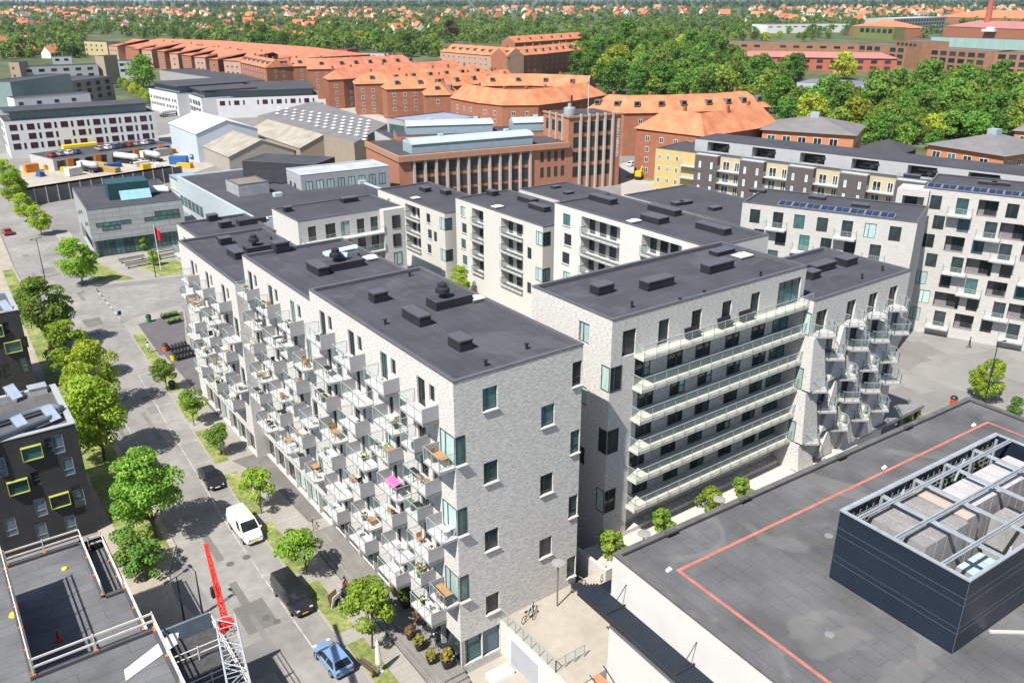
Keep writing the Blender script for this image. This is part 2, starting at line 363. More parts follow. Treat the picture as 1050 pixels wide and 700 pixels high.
# ground floor glazing under the brick
for i in range(8): A1.win('f', lu(A1, 2.9+2.95*i), .25, 2.8, 2.75, 'multi', .5, glass=glass_dark)
A1.win('r', .05, .55, 1.9, 2.45, 'two', .3, glass=glass_teal); A1.win('r', 2.0, .5, 1.66, 2.5, 'plain', .25, glass=M('grey_blue_panel', (.10, .14, .18), .3, .05))
A1.finish(.22)
A2 = street_house('middle stepped apartment house, a metre lower than the gabled corner house', 0.02, 23.9, 41.4, 23.97, 11.35)
balconies_on(A2)
for i in range(6): A2.win('f', lu(A2, 26.7+2.95*i), .25, 2.7, 2.6, 'multi', .5)
A2.finish(.22)
A3 = street_house('stepped apartment house with a projecting brick end wall, third from the gable', -1.12, 41.4, 62.1, 21.1, 10.9)
balconies_on(A3)
for i in range(6): A3.win('f', lu(A3, 44.5+2.95*i), .25, 2.7, 2.6, 'multi', .5)
A3.finish(.22)
A4 = street_house('lowest stepped apartment house, set back at the far end of the street row', 1.9, 62.12, 74., 20.4, 9.5)
for fi, z in enumerate(A4.floors):
    for k in range(3):
        a = 63+3.7*k; A4.win('f', lu(A4, a+1.2), z+.02, 1.15, 2.28, 'two', .2)
        if (k+fi) % 2 == 0: balcony(A4.t, A4.pt('f', lu(A4, a+2.), 0, z), 0, 2.6, 1.3, 'F')
A4.finish(.22)
# courtyard sides of the row get plain windows too
for h in (A1, A2, A3): pass
# balcony of the corner glazing gets its glass through 'F' kind above
# ---------------------------------------------------------------- gallery house B
Bx, By, BL, BD = 16.5, 2.4, 25.0, 10.6
B = Bld('gallery_house', 'brick apartment house with long glass-railed access galleries across its front', 'apartment building', Bx, By, 0, BL, BD, 25., 0)
bf = [21.42, 18.5, 15.55, 12.62, 9.7, 6.75]
B.hole('f', 2.75, BL-.02, 3.9, 21.1, .9)
for z in bf[1:]:
    for i, u in enumerate((3.6, 7.6, 11.2, 15.2, 18.9)):
        uu = u+(0 if round(z*10) % 2 else .6); B.hang('f', uu, z+.05, 1.0, 2.25, 'plain', -.86, glass_dark); B.hang('f', uu+1.1, z+.05, .75, 2.25, 'low', -.86)
    B.hang('f', 22., z+.05, 2.3, 2.3, 'door', -.86, glass_teal)
for u, w in ((1.2, 1.5), (5.3, 1.25), (9.3, 1.25), (13.2, 1.25), (17.1, 1.25)): B.win('f', u, 21.5, w, 2.28, 'two', .22)
B.win('f', 21., 21.46, 3.4, 2.6, 'multi', .25)
for z in (18.6, 12.75, 6.85):
    B.win('f', .03, z, 1.25, 2.25, 'two', .06, glass=glass_dark); B.win('l', BD-1.05, z, 1.02, 2.25, 'plain', .06)
B.win('l', BD-4.1, 21.95, 1.35, 1.85, 'two', .2, glass=glass_curtain)
for z in (16.2, 10.35): B.win('l', BD-4.1, z, 1.3, 1.8, 'two', .2); B.win('l', BD-8.1, z-3, 1.3, 1.8, 'two', .2)
B.finish(.3)
for i, z in enumerate(bf):                       # the galleries
    g = MB().box(0, BL-2.6, -1.15, .88 if i else -.003, -.28, 0, 0, 1)
    dk = g.build('gallery', [M('gallery_fascia', (.50, .51, .46), .8, .1, 1), M('gallery_deck', (.58, .57, .48), .85, .12, .8)], B.t, loc=(2.6, 0, z))
    r = MB(); p = MB(); W = BL-2.6; n = 16
    for j in range(n+1): x = .03+(W-.06)*j/n; r.box(x-.02, x+.02, -1.19, -1.15, -.2, 1.1)
    r.box(0, W, -1.2, -1.13, 1.1, 1.15); r.box(0, .05, -1.13, 0, 1.1, 1.15)
    for j in range(n): x = .05+(W-.06)*j/n; p.quad([(x, -1.17, -.05), (x+W/n-.06, -1.17, -.05), (x+W/n-.06, -1.17, 1.08), (x, -1.17, 1.08)])
    p.quad([(.02, -1.12, .05), (.02, -.05, .05), (.02, -.05, 1.08), (.02, -1.12, 1.08)])
    r.build('railing', steel, dk); p.build('glass_panel', glass_green, dk)
# ---------------------------------------------------------------- corner house C with the tapering brick bays
Cx, Cy, CL, CD = 41.05, .8, 16.7, 10.8
Cc = Bld('tapered_bay_house', 'apartment house with tapering pyramid-shaped brick bays and small triangular balconies', 'apartment building', Cx, Cy, 0, CL, CD, 22., 0)
cf = [18.5, 15.55, 12.62, 9.7, 6.75, 3.85]
cu = (1.3, 5.9, 9.7, 13.4)
Cc.win('l', CD-.9, 18.4, .85, 2.3, 'plain', .06, glass=glass_curtain)
for z in (12.6, 6.7): Cc.win('l', CD-.9, z, .85, 2.3, 'plain', .06, glass=glass_curtain)
for z in (15.5, 9.6): Cc.win('r', 3., z, 1.3, 1.8, 'two', .2); Cc.win('r', 6.5, z-2.9, 1.3, 1.8, 'two', .2)
def bay(parent, u, z0, z1, wb, wt, p0=.95, pt=.05, x0=None):
    """brick hood flaring out downwards from the wall: its sides slope, its foot stands p0 proud of the wall"""
    b = MB(); lt = u+(wb-wt)*.5 if x0 is None else x0
    B_ = [(u, 0, z0), (u, -p0, z0), (u+wb, -p0, z0), (u+wb, 0, z0)]; T_ = [(lt, 0, z1), (lt, -pt, z1), (lt+wt, -pt, z1), (lt+wt, 0, z1)]
    for a in range(3): b.quad([B_[a], B_[a+1], T_[a+1], T_[a]])
    b.quad(T_); b.quad(B_[::-1]); return b.build('brick_bay', brick_pale, parent)
def tri_balcony(parent, u, z, w, d):
    b = MB().prism([(0, -.005), (0, -d*.45), (w*.6, -d), (w, -d*.45), (w, -.005)], -.2, 0, 0, 1, True)
    o = b.build('balcony', [balc_side, M('grey_balcony_deck', (.42, .42, .40), .8, .1, 2)], parent, loc=(u, 0, z)); r = MB(); g = MB()
    for (a, c) in (((0, -.06), (0, -d*.45)), ((0, -d*.45), (w*.6, -d)), ((w*.6, -d), (w, -d*.45)), ((w, -d*.45), (w, -.06))):
        for t in (0, 1) if a[0] == c[0] else (0, .5, 1): x, y = a[0]+(c[0]-a[0])*t, a[1]+(c[1]-a[1])*t; r.box(x-.02, x+.02, y-.02, y+.02, -.02, 1.1)
        r.beam((a[0], a[1], 1.12), (c[0], c[1], 1.12), .05); g.quad([(a[0], a[1], .06), (c[0], c[1], .06), (c[0], c[1], 1.08), (a[0], a[1], 1.08)])
    r.build('railing', steel, o); g.build('glass_panel', glass_clear, o); return o
for ci, u0 in enumerate(cu):
    for fi, z in enumerate(cf[:5]):
        u = u0+(.75 if fi % 2 else -.55) if ci else (u0+1.3 if fi % 2 else .35)
        Cc.win('f', u+.35, z+.03, 1.5 if ci or fi % 2 else 1.75, 2.35 if fi else 2.2, 'door', .3, glass=random.choice((glass_dark, glass_teal, glass_dark)))
        tri_balcony(Cc.t, u, z, 2.35, 1.75)
        if fi % 2 == 0: bay(Cc.t, u-1.45 if ci else 0., max(z-5.82, 3.6), z-.22, 2.6, .3 if ci else 1.7, .42 if ci else .9, .42 if ci else .55, None if ci else 0.)
Cc.finish(.3)
cp = MB().box(10.8, 25., -.3, 1.6, 3.3, 3.75); cp.build('canopy', M('slate_grey_canopy', (.2, .2, .2), .8, .15, 1), Cc.t)
for x in (12., 16.5, 21., 24.6): MB().box(x-.1, x+.1, .2, .4, 0, 3.3).build('canopy_post', darkmetal, Cc.t)
# ---------------------------------------------------------------- things on the flat roofs
def vent_box(x, y, z, l, w, h, rot, label, group):
    t = thing('roof_vent', label, 'roof vent', (x, y, z), rot, group)
    b = MB().box(-l/2, l/2, -w/2, w/2, 0, h*.86); b.build('casing', darkmetal, t)
    MB().box(-l/2-.06, l/2+.06, -w/2-.06, w/2+.06, h*.86, h).build('cover', M('vent_cover', (.085, .088, .10), .5, .1, 2), t)
    v = MB(); n = int(l/.35)
    for i in range(n): x0 = -l/2+.08+i*(l-.16)/n; v.box(x0, x0+.2, -w/2-.03, -w/2+.001, h*.2, h*.7)
    v.build('louvre', darkmetal, t); return t
def skylight(x, y, z, l, w, label, group, rot=0):
    t = thing('skylight', label, 'skylight', (x, y, z), rot, group)
    MB().box(-l/2, l/2, -w/2, w/2, 0, .25).build('curb', coping, t)
    d = MB(); d.prism([(-l/2+.05, -w/2+.05), (l/2-.05, -w/2+.05), (l/2-.05, w/2-.05), (-l/2+.05, w/2-.05)], .25, .3); n = len(d.v)
    d._lathe((0, 0, .28), [(min(l, w)*.46, 0), (min(l, w)*.36, .14), (min(l, w)*.1, .2)], 10, 0)
    d.build('dome', M('milky_dome', (.78, .8, .8), .3, .03, 1), t); return t
def lift_cap(x, y, z, l, w, rot, label, group, cowl=True):
    t = thing('ventilation_housing', label, 'roof vent', (x, y, z), rot, group)
    MB().box(-l/2, l/2, -w/2, w/2, 0, .75, 0, 1).build('base', [darkmetal, felt_far], t)
    if cowl: MB()._lathe((-l*.18, 0, .75), [(.28, 0), (.28, .4), (.62, .5), (.62, .85), (.42, .95), (.42, 1.25), (.1, 1.4)], 14, 0).build('cowl', darkmetal, t)
    return t
G1 = 'vent boxes on the flat roofs'
def rp(px, py, z): return U(px, py, z)
def on_roof(kind, px, py, z, label, **k):
    x, y = U(px, py, z)
    if kind == 'v': vent_box(x, y, z, k.get('l', 1.6), k.get('w', .9), k.get('h', .9), k.get('rot', 0), label, 'vent boxes on the flat roofs')
    if kind == 's': skylight(x, y, z, k.get('l', 1.6), k.get('w', 1.3), label, 'domed skylights on the flat roofs', k.get('rot', 0))
    if kind == 'l': lift_cap(x, y, z, k.get('l', 3.4), k.get('w', 2.), k.get('rot', 0), label, 'ventilation housings with cowls', k.get('cowl', True))
VR = PI/2
on_roof('v', 388, 308, 24.8, 'smallest dark vent box left of the mushroom cowl on the gabled house roof', l=1.3, w=1.1)
on_roof('v', 427, 329, 24.8, 'long dark vent box with a louvred front in the middle of the gabled house roof', l=2.9, w=1.0, rot=VR)
on_roof('v', 472, 356, 24.8, 'square dark vent box nearest the gable edge', l=1.7, w=1.1, rot=VR)
on_roof('l', 461, 312, 24.8, 'dark ventilation housing with a mushroom cowl on the gabled house roof', l=3.6, w=1.7)
on_roof('s', 489, 308, 24.8, 'white domed skylight beside the cowl on the gabled house roof', l=1.3, w=1.1)
on_roof('v', 326, 300-21, 23.75, 'long vent box with a louvred front on the middle house roof', l=3.0, w=1.1, rot=VR)
on_roof('l', 352, 274, 23.75, 'ventilation housing under a bent pale blue duct on the middle house', l=4., w=1.8)
on_roof('s', 381, 266, 23.75, 'white skylight next to the duct on the middle house', l=1.6, w=1.4)
on_roof('v', 288, 257+1, 23.75, 'tall square vent box at the back edge of the middle house roof', l=1.5, w=1.4, h=1.2)
dx, dy = U(344, 258, 25.); 
tag(MB().tube([(dx-1.6, dy+.6, 24.6), (dx-1.6, dy+.6, 25.4), (dx+1.9, dy+1.3, 25.4)], .32, 10).build('ventilation_duct', M('pale_blue_duct', (.45, .62, .68), .4, .06, 1), None, True) if False else MB().tube([(dx+.6, dy-1.6, 24.9), (dx-1.0, dy-.1, 24.9), (dx-1.2, dy+.1, 24.9), (dx+2.6, dy+.6, 24.9)], .3, 10).build('ventilation_duct', M('pale_blue_duct', (.45, .62, .68), .4, .06, 1), None, True), 'bent pale blue ventilation duct lying on the middle house roof', 'duct')
on_roof('v', 231, 250, 20.9, 'square dark vent box on the third house roof', l=1.4, w=1.2)
on_roof('v', 242, 263, 20.9, 'long louvred vent box near the white front of the third house', l=3., w=1.1, rot=VR)
on_roof('l', 267, 257, 20.9, 'ventilation housing with a mushroom cowl on the third house', l=3.6, w=1.7)
on_roof('s', 290, 249, 20.9, 'white skylight at the courtyard edge of the third house', l=1.5, w=1.3)
on_roof('v', 218, 226, 20.2, 'small square vent box on the far set-back house', l=1.3, w=1.2)
on_roof('v', 231, 233, 20.2, 'dark square vent box beside the long housing on the set-back house', l=1.5, w=1.2)
on_roof('l', 258, 229, 20.2, 'long low ventilation housing on the far set-back house', l=3.8, w=1.3, cowl=False)
on_roof('s', 270, 226, 20.2, 'white skylight on the far set-back house', l=1.3, w=1.2)
on_roof('v', 617, 300, 24.7, 'short dark vent box at the left end of the gallery house roof', l=1.8, w=1.2)
on_roof('v', 673, 294, 24.7, 'long dark vent box beside the short one on the gallery house', l=3.2, w=1.2)
on_roof('v', 735, 277, 24.7, 'longest dark vent box at the right end of the gallery house roof', l=3.4, w=1.2)
on_roof('s', 761, 264, 24.7, 'white domed skylight at the right end of the gallery house', l=2., w=1.4)
on_roof('v', 740, 260, 24.7, 'low flat vent box at the back edge of the gallery house roof', l=2.6, w=1.2, h=.5)
on_roof('v', 842, 277, 21.7, 'long vent box on the roof of the tapered bay house', l=3.4, w=1.2)
on_roof('v', 832, 285, 21.7, 'small vent box against the step of the tapered bay house roof', l=1.3, w=1.2)
on_roof('v', 867, 271, 21.7, 'square vent box near the back edge of the tapered bay house', l=2., w=1.5)

for i, (px, py, z) in enumerate(((498, 372, 25), (420, 281, 25), (368, 262, 24), (329, 271, 24), (278, 245, 21), (222, 244, 21), (648, 312, 25), (697, 308, 25), (780, 281, 25), (722, 300, 25), (884, 283, 22), (905, 275, 22), (540, 355, 25), (395, 330, 25))):
    x, y = U(px, py, z); tag(MB()._lathe((0, 0, 0), [(.11, 0), (.11, .4), (.17, .42), (.17, .5), (.03, .52)], 10, 0).build('vent_pipe', darkmetal, None, loc=(x, y, z-.24)), f'small dark vent pipe on the {["gabled house", "gabled house", "middle house", "middle house", "third house", "third house", "gallery house", "gallery house", "gallery house", "gallery house", "bay house", "bay house", "gabled house", "gabled house"][i]} roof, {["near the gable corner", "by the back edge", "by the courtyard edge", "by the street edge", "by the courtyard edge", "by the street edge", "left of the long vent box", "front middle", "front right", "centre", "front", "right", "right of the square vent", "left of the long vent"][i]}', 'vent pipe', 'small vent pipes on the flat roofs')
# ---------------------------------------------------------------- ground sheets
Z = 0.
def sheet(name, poly, z, m, kind='structure'):
    return setting(MB().quad([(p[0], p[1], z) for p in poly]).build(name, m), kind)
def strip(name, left, right, z, m):
    b = MB()
    for i in range(len(left)-1): b.quad([(*right[i], z), (*right[i+1], z), (*left[i+1], z), (*left[i], z)])
    return setting(b.build(name, m))
grass_far = M('suburb_ground', (.055, .085, .03), .95, .35, .02, hue=(.10, .11, .05), detail=8, fine=.3)
grass = M('lawn_grass', (.12, .18, .045), .95, .25, .35, hue=(.22, .23, .08), fine=.3, detail=6)
pave = BR('pavement_slabs', (.28, .262, .23), (.30, .282, .25), (.22, .208, .186), 1.2, .6, .02, var=.12, vscale=.25)
plaza_m = M('sandy_plaza', (.33, .295, .24), .95, .08, .25, hue=(.37, .335, .28), fine=.06)
yard_m = M('yard_asphalt', (.215, .207, .195), .95, .12, .06, fine=.08, detail=7)
city_m = M('city_paving', (.20, .196, .186), .95, .16, .05, fine=.1, detail=7)
deck_m = BR('weathered_decking', (.20, .19, .175), (.23, .22, .20), (.10, .095, .09), 3., .14, .012, plane='yx', var=.15, vscale=.8)
line_m = M('road_paint', (.36, .355, .34), .8, .22, 1.5, sharp=True)
setting(MB().quad([(-9000, -3000, 0), (16000, -3000, 0), (16000, 16000, 0), (-9000, 16000, 0)]).build('ground', grass_far))
sheet('city_ground', [(-70, -60), (130, -60), (200, 40), (175, 150), (150, 330), (60, 420), (-70, 420)], .004, city_m)
Wk = [(-13.4, -60), (-13.4, 30), (-13.4, 140), (-10.5, 200), (-5, 300), (3, 420)]
Ek = [(-6.2, -60), (-6.2, 30), (-3.2, 98), (-2.4, 160), (-1.8, 200), (4, 300), (12, 420)]
rd = MB()
ys = [-60, 0, 30, 60, 98, 130, 160, 200, 250, 300, 420]
def xa(line, y):
    for (x0, y0), (x1, y1) in zip(line, line[1:]):
        if y0 <= y <= y1: return x0+(x1-x0)*(y-y0)/(y1-y0)
for a, b in zip(ys, ys[1:]): rd.quad([(xa(Wk, a), a, .008), (xa(Ek, a), a, .008), (xa(Ek, b), b, .008), (xa(Wk, b), b, .008)])
rd.quad([(-3.25, 97.5, .008), (9, 100.5, .008), (40, 101.5, .008), (40, 112.5, .008), (11, 113.2, .008), (-3.1, 118, .008)])
setting(rd.build('road', asphalt))
# pavements with kerbs: raised slabs 0.12 high
kerb_m = M('kerb_stone', (.36, .35, .33), .9, .1, 2)
def raised(name, poly, m, h=.12, z=.009): return setting(MB().prism(poly, z, h, 1, 0).build(name, [m, kerb_m]))
ek = lambda y, d=0: (xa(Ek, y)+d, y)
raised('pavement', [ek(-20), (-.02, -20), (-.02, 62), (1.85, 62.2), (1.85, 76), (6.5, 96.5), (6.5, 99.6), (-1.2, 97.7), ek(96), ek(60), ek(30)], pave)
raised('verge_pavement', [ek(119.5), (14, 115.5), (40, 114.), (40, 141), (1.5, 141), (0.5, 165), ek(165)], pave)
sheet('paved_square', [(-2.1, 79), (-1.5, 94.4), (6.2, 96.3), (1.8, 79)], .13, M('dark_paving', (.115, .105, .11), .9, .12, .6))
sheet('deck_apron', [(-3.7, 42.6), (-1.9, 37), (-1.5, 26), (-.03, 26), (-.03, 42.6)], .13, M('dark_paving_worn', (.15, .14, .135), .9, .2, .4))
sheet('entrance_strip', [(-1.5, 55), (-1.5, 79), (1.8, 79), (1.8, 62.3), (-1.2, 62), (-1.2, 55)], .13, MATS['dark_paving'])
raised('west_pavement', [(-19, -60), (-13.4, -60), (-13.4, 6), (-13.9, 14), (-15.6, 22), (-15.2, 26), (-13.4, 30), (-13.4, 98), (-13.4, 140), (-11.6, 190), (-16, 190), (-19, 140)], M('sandy_path', (.33, .29, .235), .95, .15, .4, fine=.1))
def lawn(poly, z=.13, h=.15): return setting(MB().prism(poly, z-.01, h, 0, 0).build('grass_verge', grass), 'structure')
for y0, y1 in ((1.5, 8.0), (9.6, 17.), (19.2, 28.5), (30.5, 40.), (43., 52.), (55., 62.), (65., 73.), (76., 90.)):
    lawn([ek(y0, .18), ek(y0, 1.7), ek(y1, 1.7), ek(y1, .18)])
lawn([(-17.6, 30), (-14, 30), (-13.8, 140), (-15.5, 140), (-17.6, 60)])
lawn([ek(122, .3), (1.0, 120.5), (4., 119.5), (2.2, 126), (-.2, 141), (-1, 160), ek(160, .3)])
lawn([(6.5, 128.5), (13.5, 128), (15.5, 117.6), (8.8, 118.2)])
lawn([(-30, 60), (-19.2, 60), (-19.2, 160), (-30, 160)])
# lane marks and parking bays
pm = MB()
def mark(x0, y0, x1, y1, z=.012): pm.quad([(x0, y0, z), (x1, y0, z), (x1, y1, z), (x0, y1, z)])
for k in range(13):
    y = 3+5.9*k; x = xa(Ek, y); mark(x-2.1, y-.06, x-.05, y+.06)
    if k < 12: pm.quad([(x-2.16, y, .012), (x-2.06, y, .012), (xa(Ek, y+5.9)-2.06, y+5.9, .012), (xa(Ek, y+5.9)-2.16, y+5.9, .012)])
for k in range(7): mark(-13.2, 37+9*k, -11.3, 37.12+9*k); mark(-11.4, 37+9*k, -11.3, 45+9*k)
for k in range(6): mark(-3.3+.0, 99+3*k, -3.0, 100.4+3*k)
setting(pm.build('road_marking', line_m))
random.seed(19); pa = [MB(), MB(), MB()]
for i in range(46):
    y = random.uniform(-5, 150); x = random.uniform(xa(Wk, y)+.6, xa(Ek, y)-2.4); w, l = random.choice(((.7, 5.), (1.2, 2.2), (1.8, 1.4), (.5, 8.), (2.6, 4.)))
    pa[i % 3].quad([(x-w/2, y-l/2, .0095+.0002*i/46), (x+w/2, y-l/2, .0095+.0002*i/46), (x+w/2, y+l/2, .0095+.0002*i/46), (x-w/2, y+l/2, .0095+.0002*i/46)])
for q, c in zip(pa, ((.145, .14, .132), (.22, .212, .20), (.172, .167, .158))): setting(q.build('road_patch', M('road_patch_%d' % (c[0]*1000), c, .95, .12, .5)))
ya = [MB(), MB()]
for i in range(26):
    x, y = U(random.uniform(880, 1048), random.uniform(345, 420)); w, l = random.uniform(1, 5), random.uniform(1, 4); a = random.uniform(-.4, .2); c_, s_ = math.cos(a), math.sin(a)
    ya[i % 2].quad([(x+c_*u-s_*v, y+s_*u+c_*v, .0265+.00008*i) for u, v in ((-w, -l), (w, -l), (w, l), (-w, l))])
for q, c in zip(ya, ((.19, .182, .17), (.235, .227, .212))): setting(q.build('yard_patch', M('yard_patch_%d' % (c[0]*1000), c, .95, .12, .3)))
for i, (px, py, w) in enumerate(((236, 578, .38), (253, 571, .38), (273, 633, .36), (284, 637, .32), (155, 384, .35), (72, 262, .4), (83, 258, .4), (166, 358, .3))):
    x, y = U(px, py); o = MB()._lathe((0, 0, 0), [(w, .010), (w, .016), (w*.85, .018)], 16, 0).build('manhole_cover', M('cast_iron', (.11, .10, .095), .7, .2, 3), None, loc=(x, y, 0))
    tag(o, ['manhole cover in the road left of the pair nearest the black van', 'manhole cover in front of the white van', 'manhole cover beside the shadow edge near the black van', 'smaller manhole cover right next to another by the black van', 'manhole cover between the parking bays and the tree shadows', 'left one of two manhole covers at the far junction', 'right one of two manhole covers at the far junction', 'small manhole cover by the kerb opposite the paved square'][i], 'manhole cover', 'manhole covers in the road')
# ---------------------------------------------------------------- plaza, yard, terrace
setting(MB().prism([(3.72, -8.9), (14, -8.9), (14, -.02), (3.72, -.02)], .01, 3.4, 0, 1).build('plaza', [render_white, plaza_m]))
yd = U(985, 395)
sheet('courtyard_ground', [(11.4, 0), (62, 11), (62, 110), (11.4, 90)], .02, pave)
sheet('yard', [(42, -9.4), (175, -60), (175, 20), (92, 20), (60, 14), (58, 0)], .024, yard_m)
sheet('front_apron', [(-2.6, -14), (3.7, -14), (3.7, -.4), (-2.6, -.4)], .125, M('cream_paving', (.34, .31, .26), .95, .06, .4))
# stepped decking at the foot of the corner house
dk = thing('timber_deck', 'stepped grey timber deck along the foot of the street front', 'deck', (-2.8, -1.4, 0))
MB().box(.9, 2.78, .9, 25, .12, .62).build('platform', deck_m, dk); MB().box(.45, 2.78, .45, 25, .12, .45).build('step', deck_m, dk); MB().box(0, 2.78, 0, 25, .12, .29).build('step', deck_m, dk)
tw = thing('terrace_wall', 'pale concrete wall of the raised terrace below the galleries', 'wall', (13.4, -1.5, 0))
MB().box(0, 36, 0, .3, 0, 4.6).build('wall', conc_pale, tw); MB().box(-.02, .3, .3, 3.8, 0, 4.6).build('return', conc_pale, tw)
sheet('terrace_floor', [(13.7, -1.2), (49, -1.2), (49, 3.), (13.7, 3.)], 3.45, conc_pale)
# retaining wall with the garage door and the glass balustrade
rw = thing('retaining_wall', 'white retaining wall with a grey garage door under the plaza', 'wall', (3.7, -9, 0))
b = MB(); b.wall(0, 9, -PI/2, 9, 0, 3.42, [], 0); b.build('wall', render_white, rw); MB().box(-.12, -.004, 3.6, 3.9, 0, 3.0).box(-.12, -.004, 7.5, 7.8, 0, 3.0).box(-.12, -.004, 3.9, 7.5, 2.65, 3.0).build('door_frame', white_paint, rw)
MB().box(-.05, -.005, 3.9, 7.5, .1, 2.65).build('garage_door', M('grey_door', (.36, .37, .40), .5, .04, 1), rw)
br_ = MB(); g = MB()
for k in range(8): y = 2.0+k; br_.box(-.03, .03, y-.03, y+.03, 3.42, 4.5); 
for k in range(7): g.quad([(0, 2.05+k, 3.5), (0, 2.95+k, 3.5), (0, 2.95+k, 4.45), (0, 2.05+k, 4.45)])
br_.box(-.03, .03, 2, 9, 4.5, 4.55)
for k in range(4): x = .9*k; br_.box(x-.03, x+.03, 1.97, 2.03, 3.42, 4.5)
br_.box(0, 2.8, 1.98, 2.02, 4.5, 4.55); g.quad([(0, 2, 3.5), (2.7, 2, 3.5), (2.7, 2, 4.45), (0, 2, 4.45)])
br_.build('railing', steel, rw); g.build('glass_panel', glass_clear, rw)
cg = thing('skylight_box', 'flat glazed light well box in the cream paving by the gable', 'light well', (1.2, -2.6, 0))
MB().box(0, 2., 0, 1.1, .1, .45).build('frame', white_paint, cg); MB().box(.12, 1.88, .12, .98, .452, .47).build('pane', M('pale_pane', (.42, .5, .5), .1, .05, 1), cg)
# stairs down from the plaza beside the white wall
sx, sy = 4.2, -8.9
st = thing('outdoor_stairs', 'white concrete stairs running down from the plaza beside the white building', 'stairs', (3.8, -9., 0))
s = MB()
for k in range(16): s.box(0, 2.4, -.38*(k+1), -.38*k, 0, 3.3-.2*k)
s.build('flight', conc_pale, st)
r = MB(); r.beam((2.5, -.2, 4.3), (2.5, -6, 1.2), .06); r.beam((1.2, -.2, 4.2), (1.2, -6, 1.1), .05); r.build('handrail', darkmetal, st)
MB().box(1.7, 2.4, -1.6, .1, 3.31, 3.42).build('landing', M('rust_red_paving', (.42, .2, .12), .9, .12, 1), st)
w = MB(); w.prism([(-.35, .1), (0, .1), (0, -6.5), (-.35, -6.5)], 0, 3.5); w.build('cheek_wall', render_white, st)
# disc lamps, a kind of street furniture
def disc_lamp(x, y, z, h, label):
    t = thing('street_lamp', label, 'lamp post', (x, y, z), 0, 'disc-headed lamp posts')
    MB().tube([(0, 0, 0), (0, 0, h)], .07, 8).build('post', M('lamp_grey', (.17, .16, .15), .5, .05, 2), t)
    MB()._lathe((0, 0, h), [(.05, -.06), (.55, -.02), (.55, .04), (.1, .09)], 20, 0).build('lamp_head', M('lamp_head_grey', (.28, .27, .26), .5, .05, 2), t); return t
x, y = U(571.3, 621, 3.4); disc_lamp(x, y, 3.4, 4.2, 'disc-headed lamp post on the sandy plaza beside the brick gable')
x, y = U(649, 600, 3.5); disc_lamp(16.5, -2.6, .05, 7.6, 'disc-headed lamp post between the terrace wall and the grey roof, left one'); disc_lamp(25.5, -2.8, .05, 7.6, 'disc-headed lamp post behind the bushes above the grey roof edge, right one')
# ---------------------------------------------------------------- big grey roof R
RX, RY, RROT = 6.4, -9.5, R(-2.26)
ca, sa = math.cos(RROT), math.sin(RROT)
def r2w(x, y): return (RX+ca*x-sa*y, RY+sa*x+ca*y)
ox, oy = r2w(0, -42)
Rb = Bld('white_hall', 'large white hall with a wide worn grey felt roof and red painted lines', 'hall', ox, oy, RROT, 43.2, 42, 14., 0, render_white, felt_worn)
Rb.finish(.12, cop=False)
kb = MB(); kb.box(-.04, .35, -.04, 42.04, 14.0, 14.18); kb.box(.35, 43.2, 41.6, 42.04, 14.0, 14.18); kb.box(42.85, 43.24, 0, 41.6, 14., 14.18)
kb.build('roof_edge', M('felt_upstand', (.11, .107, .105), .9, .2, 1), Rb.t)
ln = MB(); zz_ = 13.9
for a in ((2.5, -3.65, 40.3, -3.4), (2.5, -41, 2.75, -3.65), (40.05, -41, 40.3, -3.65)): ln.quad([(a[0], a[1]+42, zz_), (a[2], a[1]+42, zz_), (a[2], a[3]+42, zz_), (a[0], a[3]+42, zz_)])
ln.build('painted_line', M('red_roof_paint', (.40, .15, .115), .9, .16, 1.6, fine=.2), Rb.t)
pg = MB()
for k in range(9): x = -.12-.19*k; pg.box(x-.11, x, 4., 43.35+.17*k*0+.19*k*.55, 10.75, 10.87)
for k in range(7): pg.box(-1.75, 3.0, 42.1+.19*k, 42.2+.19*k, 10.755, 10.865) if k < 6 else None
cpm = MB(); cpm.box(-1.86, -1.78, 4, 43.4, 10.6, 10.95)
cpo = pg.build('canopy', M('blue_black_slats', (.018, .026, .038), .55, .1, 2), Rb.t); cpm.build('canopy_edge', darkmetal, cpo)
rods = MB()
for k in range(6): y = 40.5-6.5*k; MB().tube([(-1.4, y, 10.9), (-.02, y, 12.6)], .03, 6).box(-1.8, -.02, y-.06, y+.06, 10.87, 10.95).build('tie_rod', darkmetal, cpo)
for i, (lx, ly) in enumerate(((4.9, -.5), (12.4, -.45), (23.8, -.5), (33., -.45))):
    MB().box(lx-.5, lx+.5, ly+42-.12, ly+42+.2, 14.181, 14.36).build('roof_block', M('felt_block', (.075, .073, .072), .9, .1, 1), Rb.t)
for i, (lx, ly, tx) in enumerate(((2.1, -3.2, 'beside the corner of the red lines'), (25.5, -3.2, 'on the long red line'), (38.5, -3.2, 'near the far corner of the red lines'))):
    x, y = r2w(lx, ly); o = MB().box(-.2, .2, -.12, .12, 0, .14).box(-.04, .04, -.04, .04, .141, .3).build('anchor_block', white_paint, None, loc=(x, y, 13.89)); tag(o, 'small white roof anchor block '+tx, 'roof anchor', 'white anchor blocks on the grey roof')
for i, (px, py, tx) in enumerate(((850, 549, 'left of the dark plant enclosure'), (851, 650, 'in front of the dark plant enclosure'))):
    x, y = U(px, py, 13.9); o = MB()._lathe((0, 0, 0), [(.32, 0), (.3, .06), (.16, .1)], 12, 0).build('roof_drain', M('lead_grey', (.2, .2, .2), .6, .15, 3), None, loc=(x, y, 13.885)); tag(o, 'round roof drain '+tx, 'roof drain', 'roof drains on the grey roof')
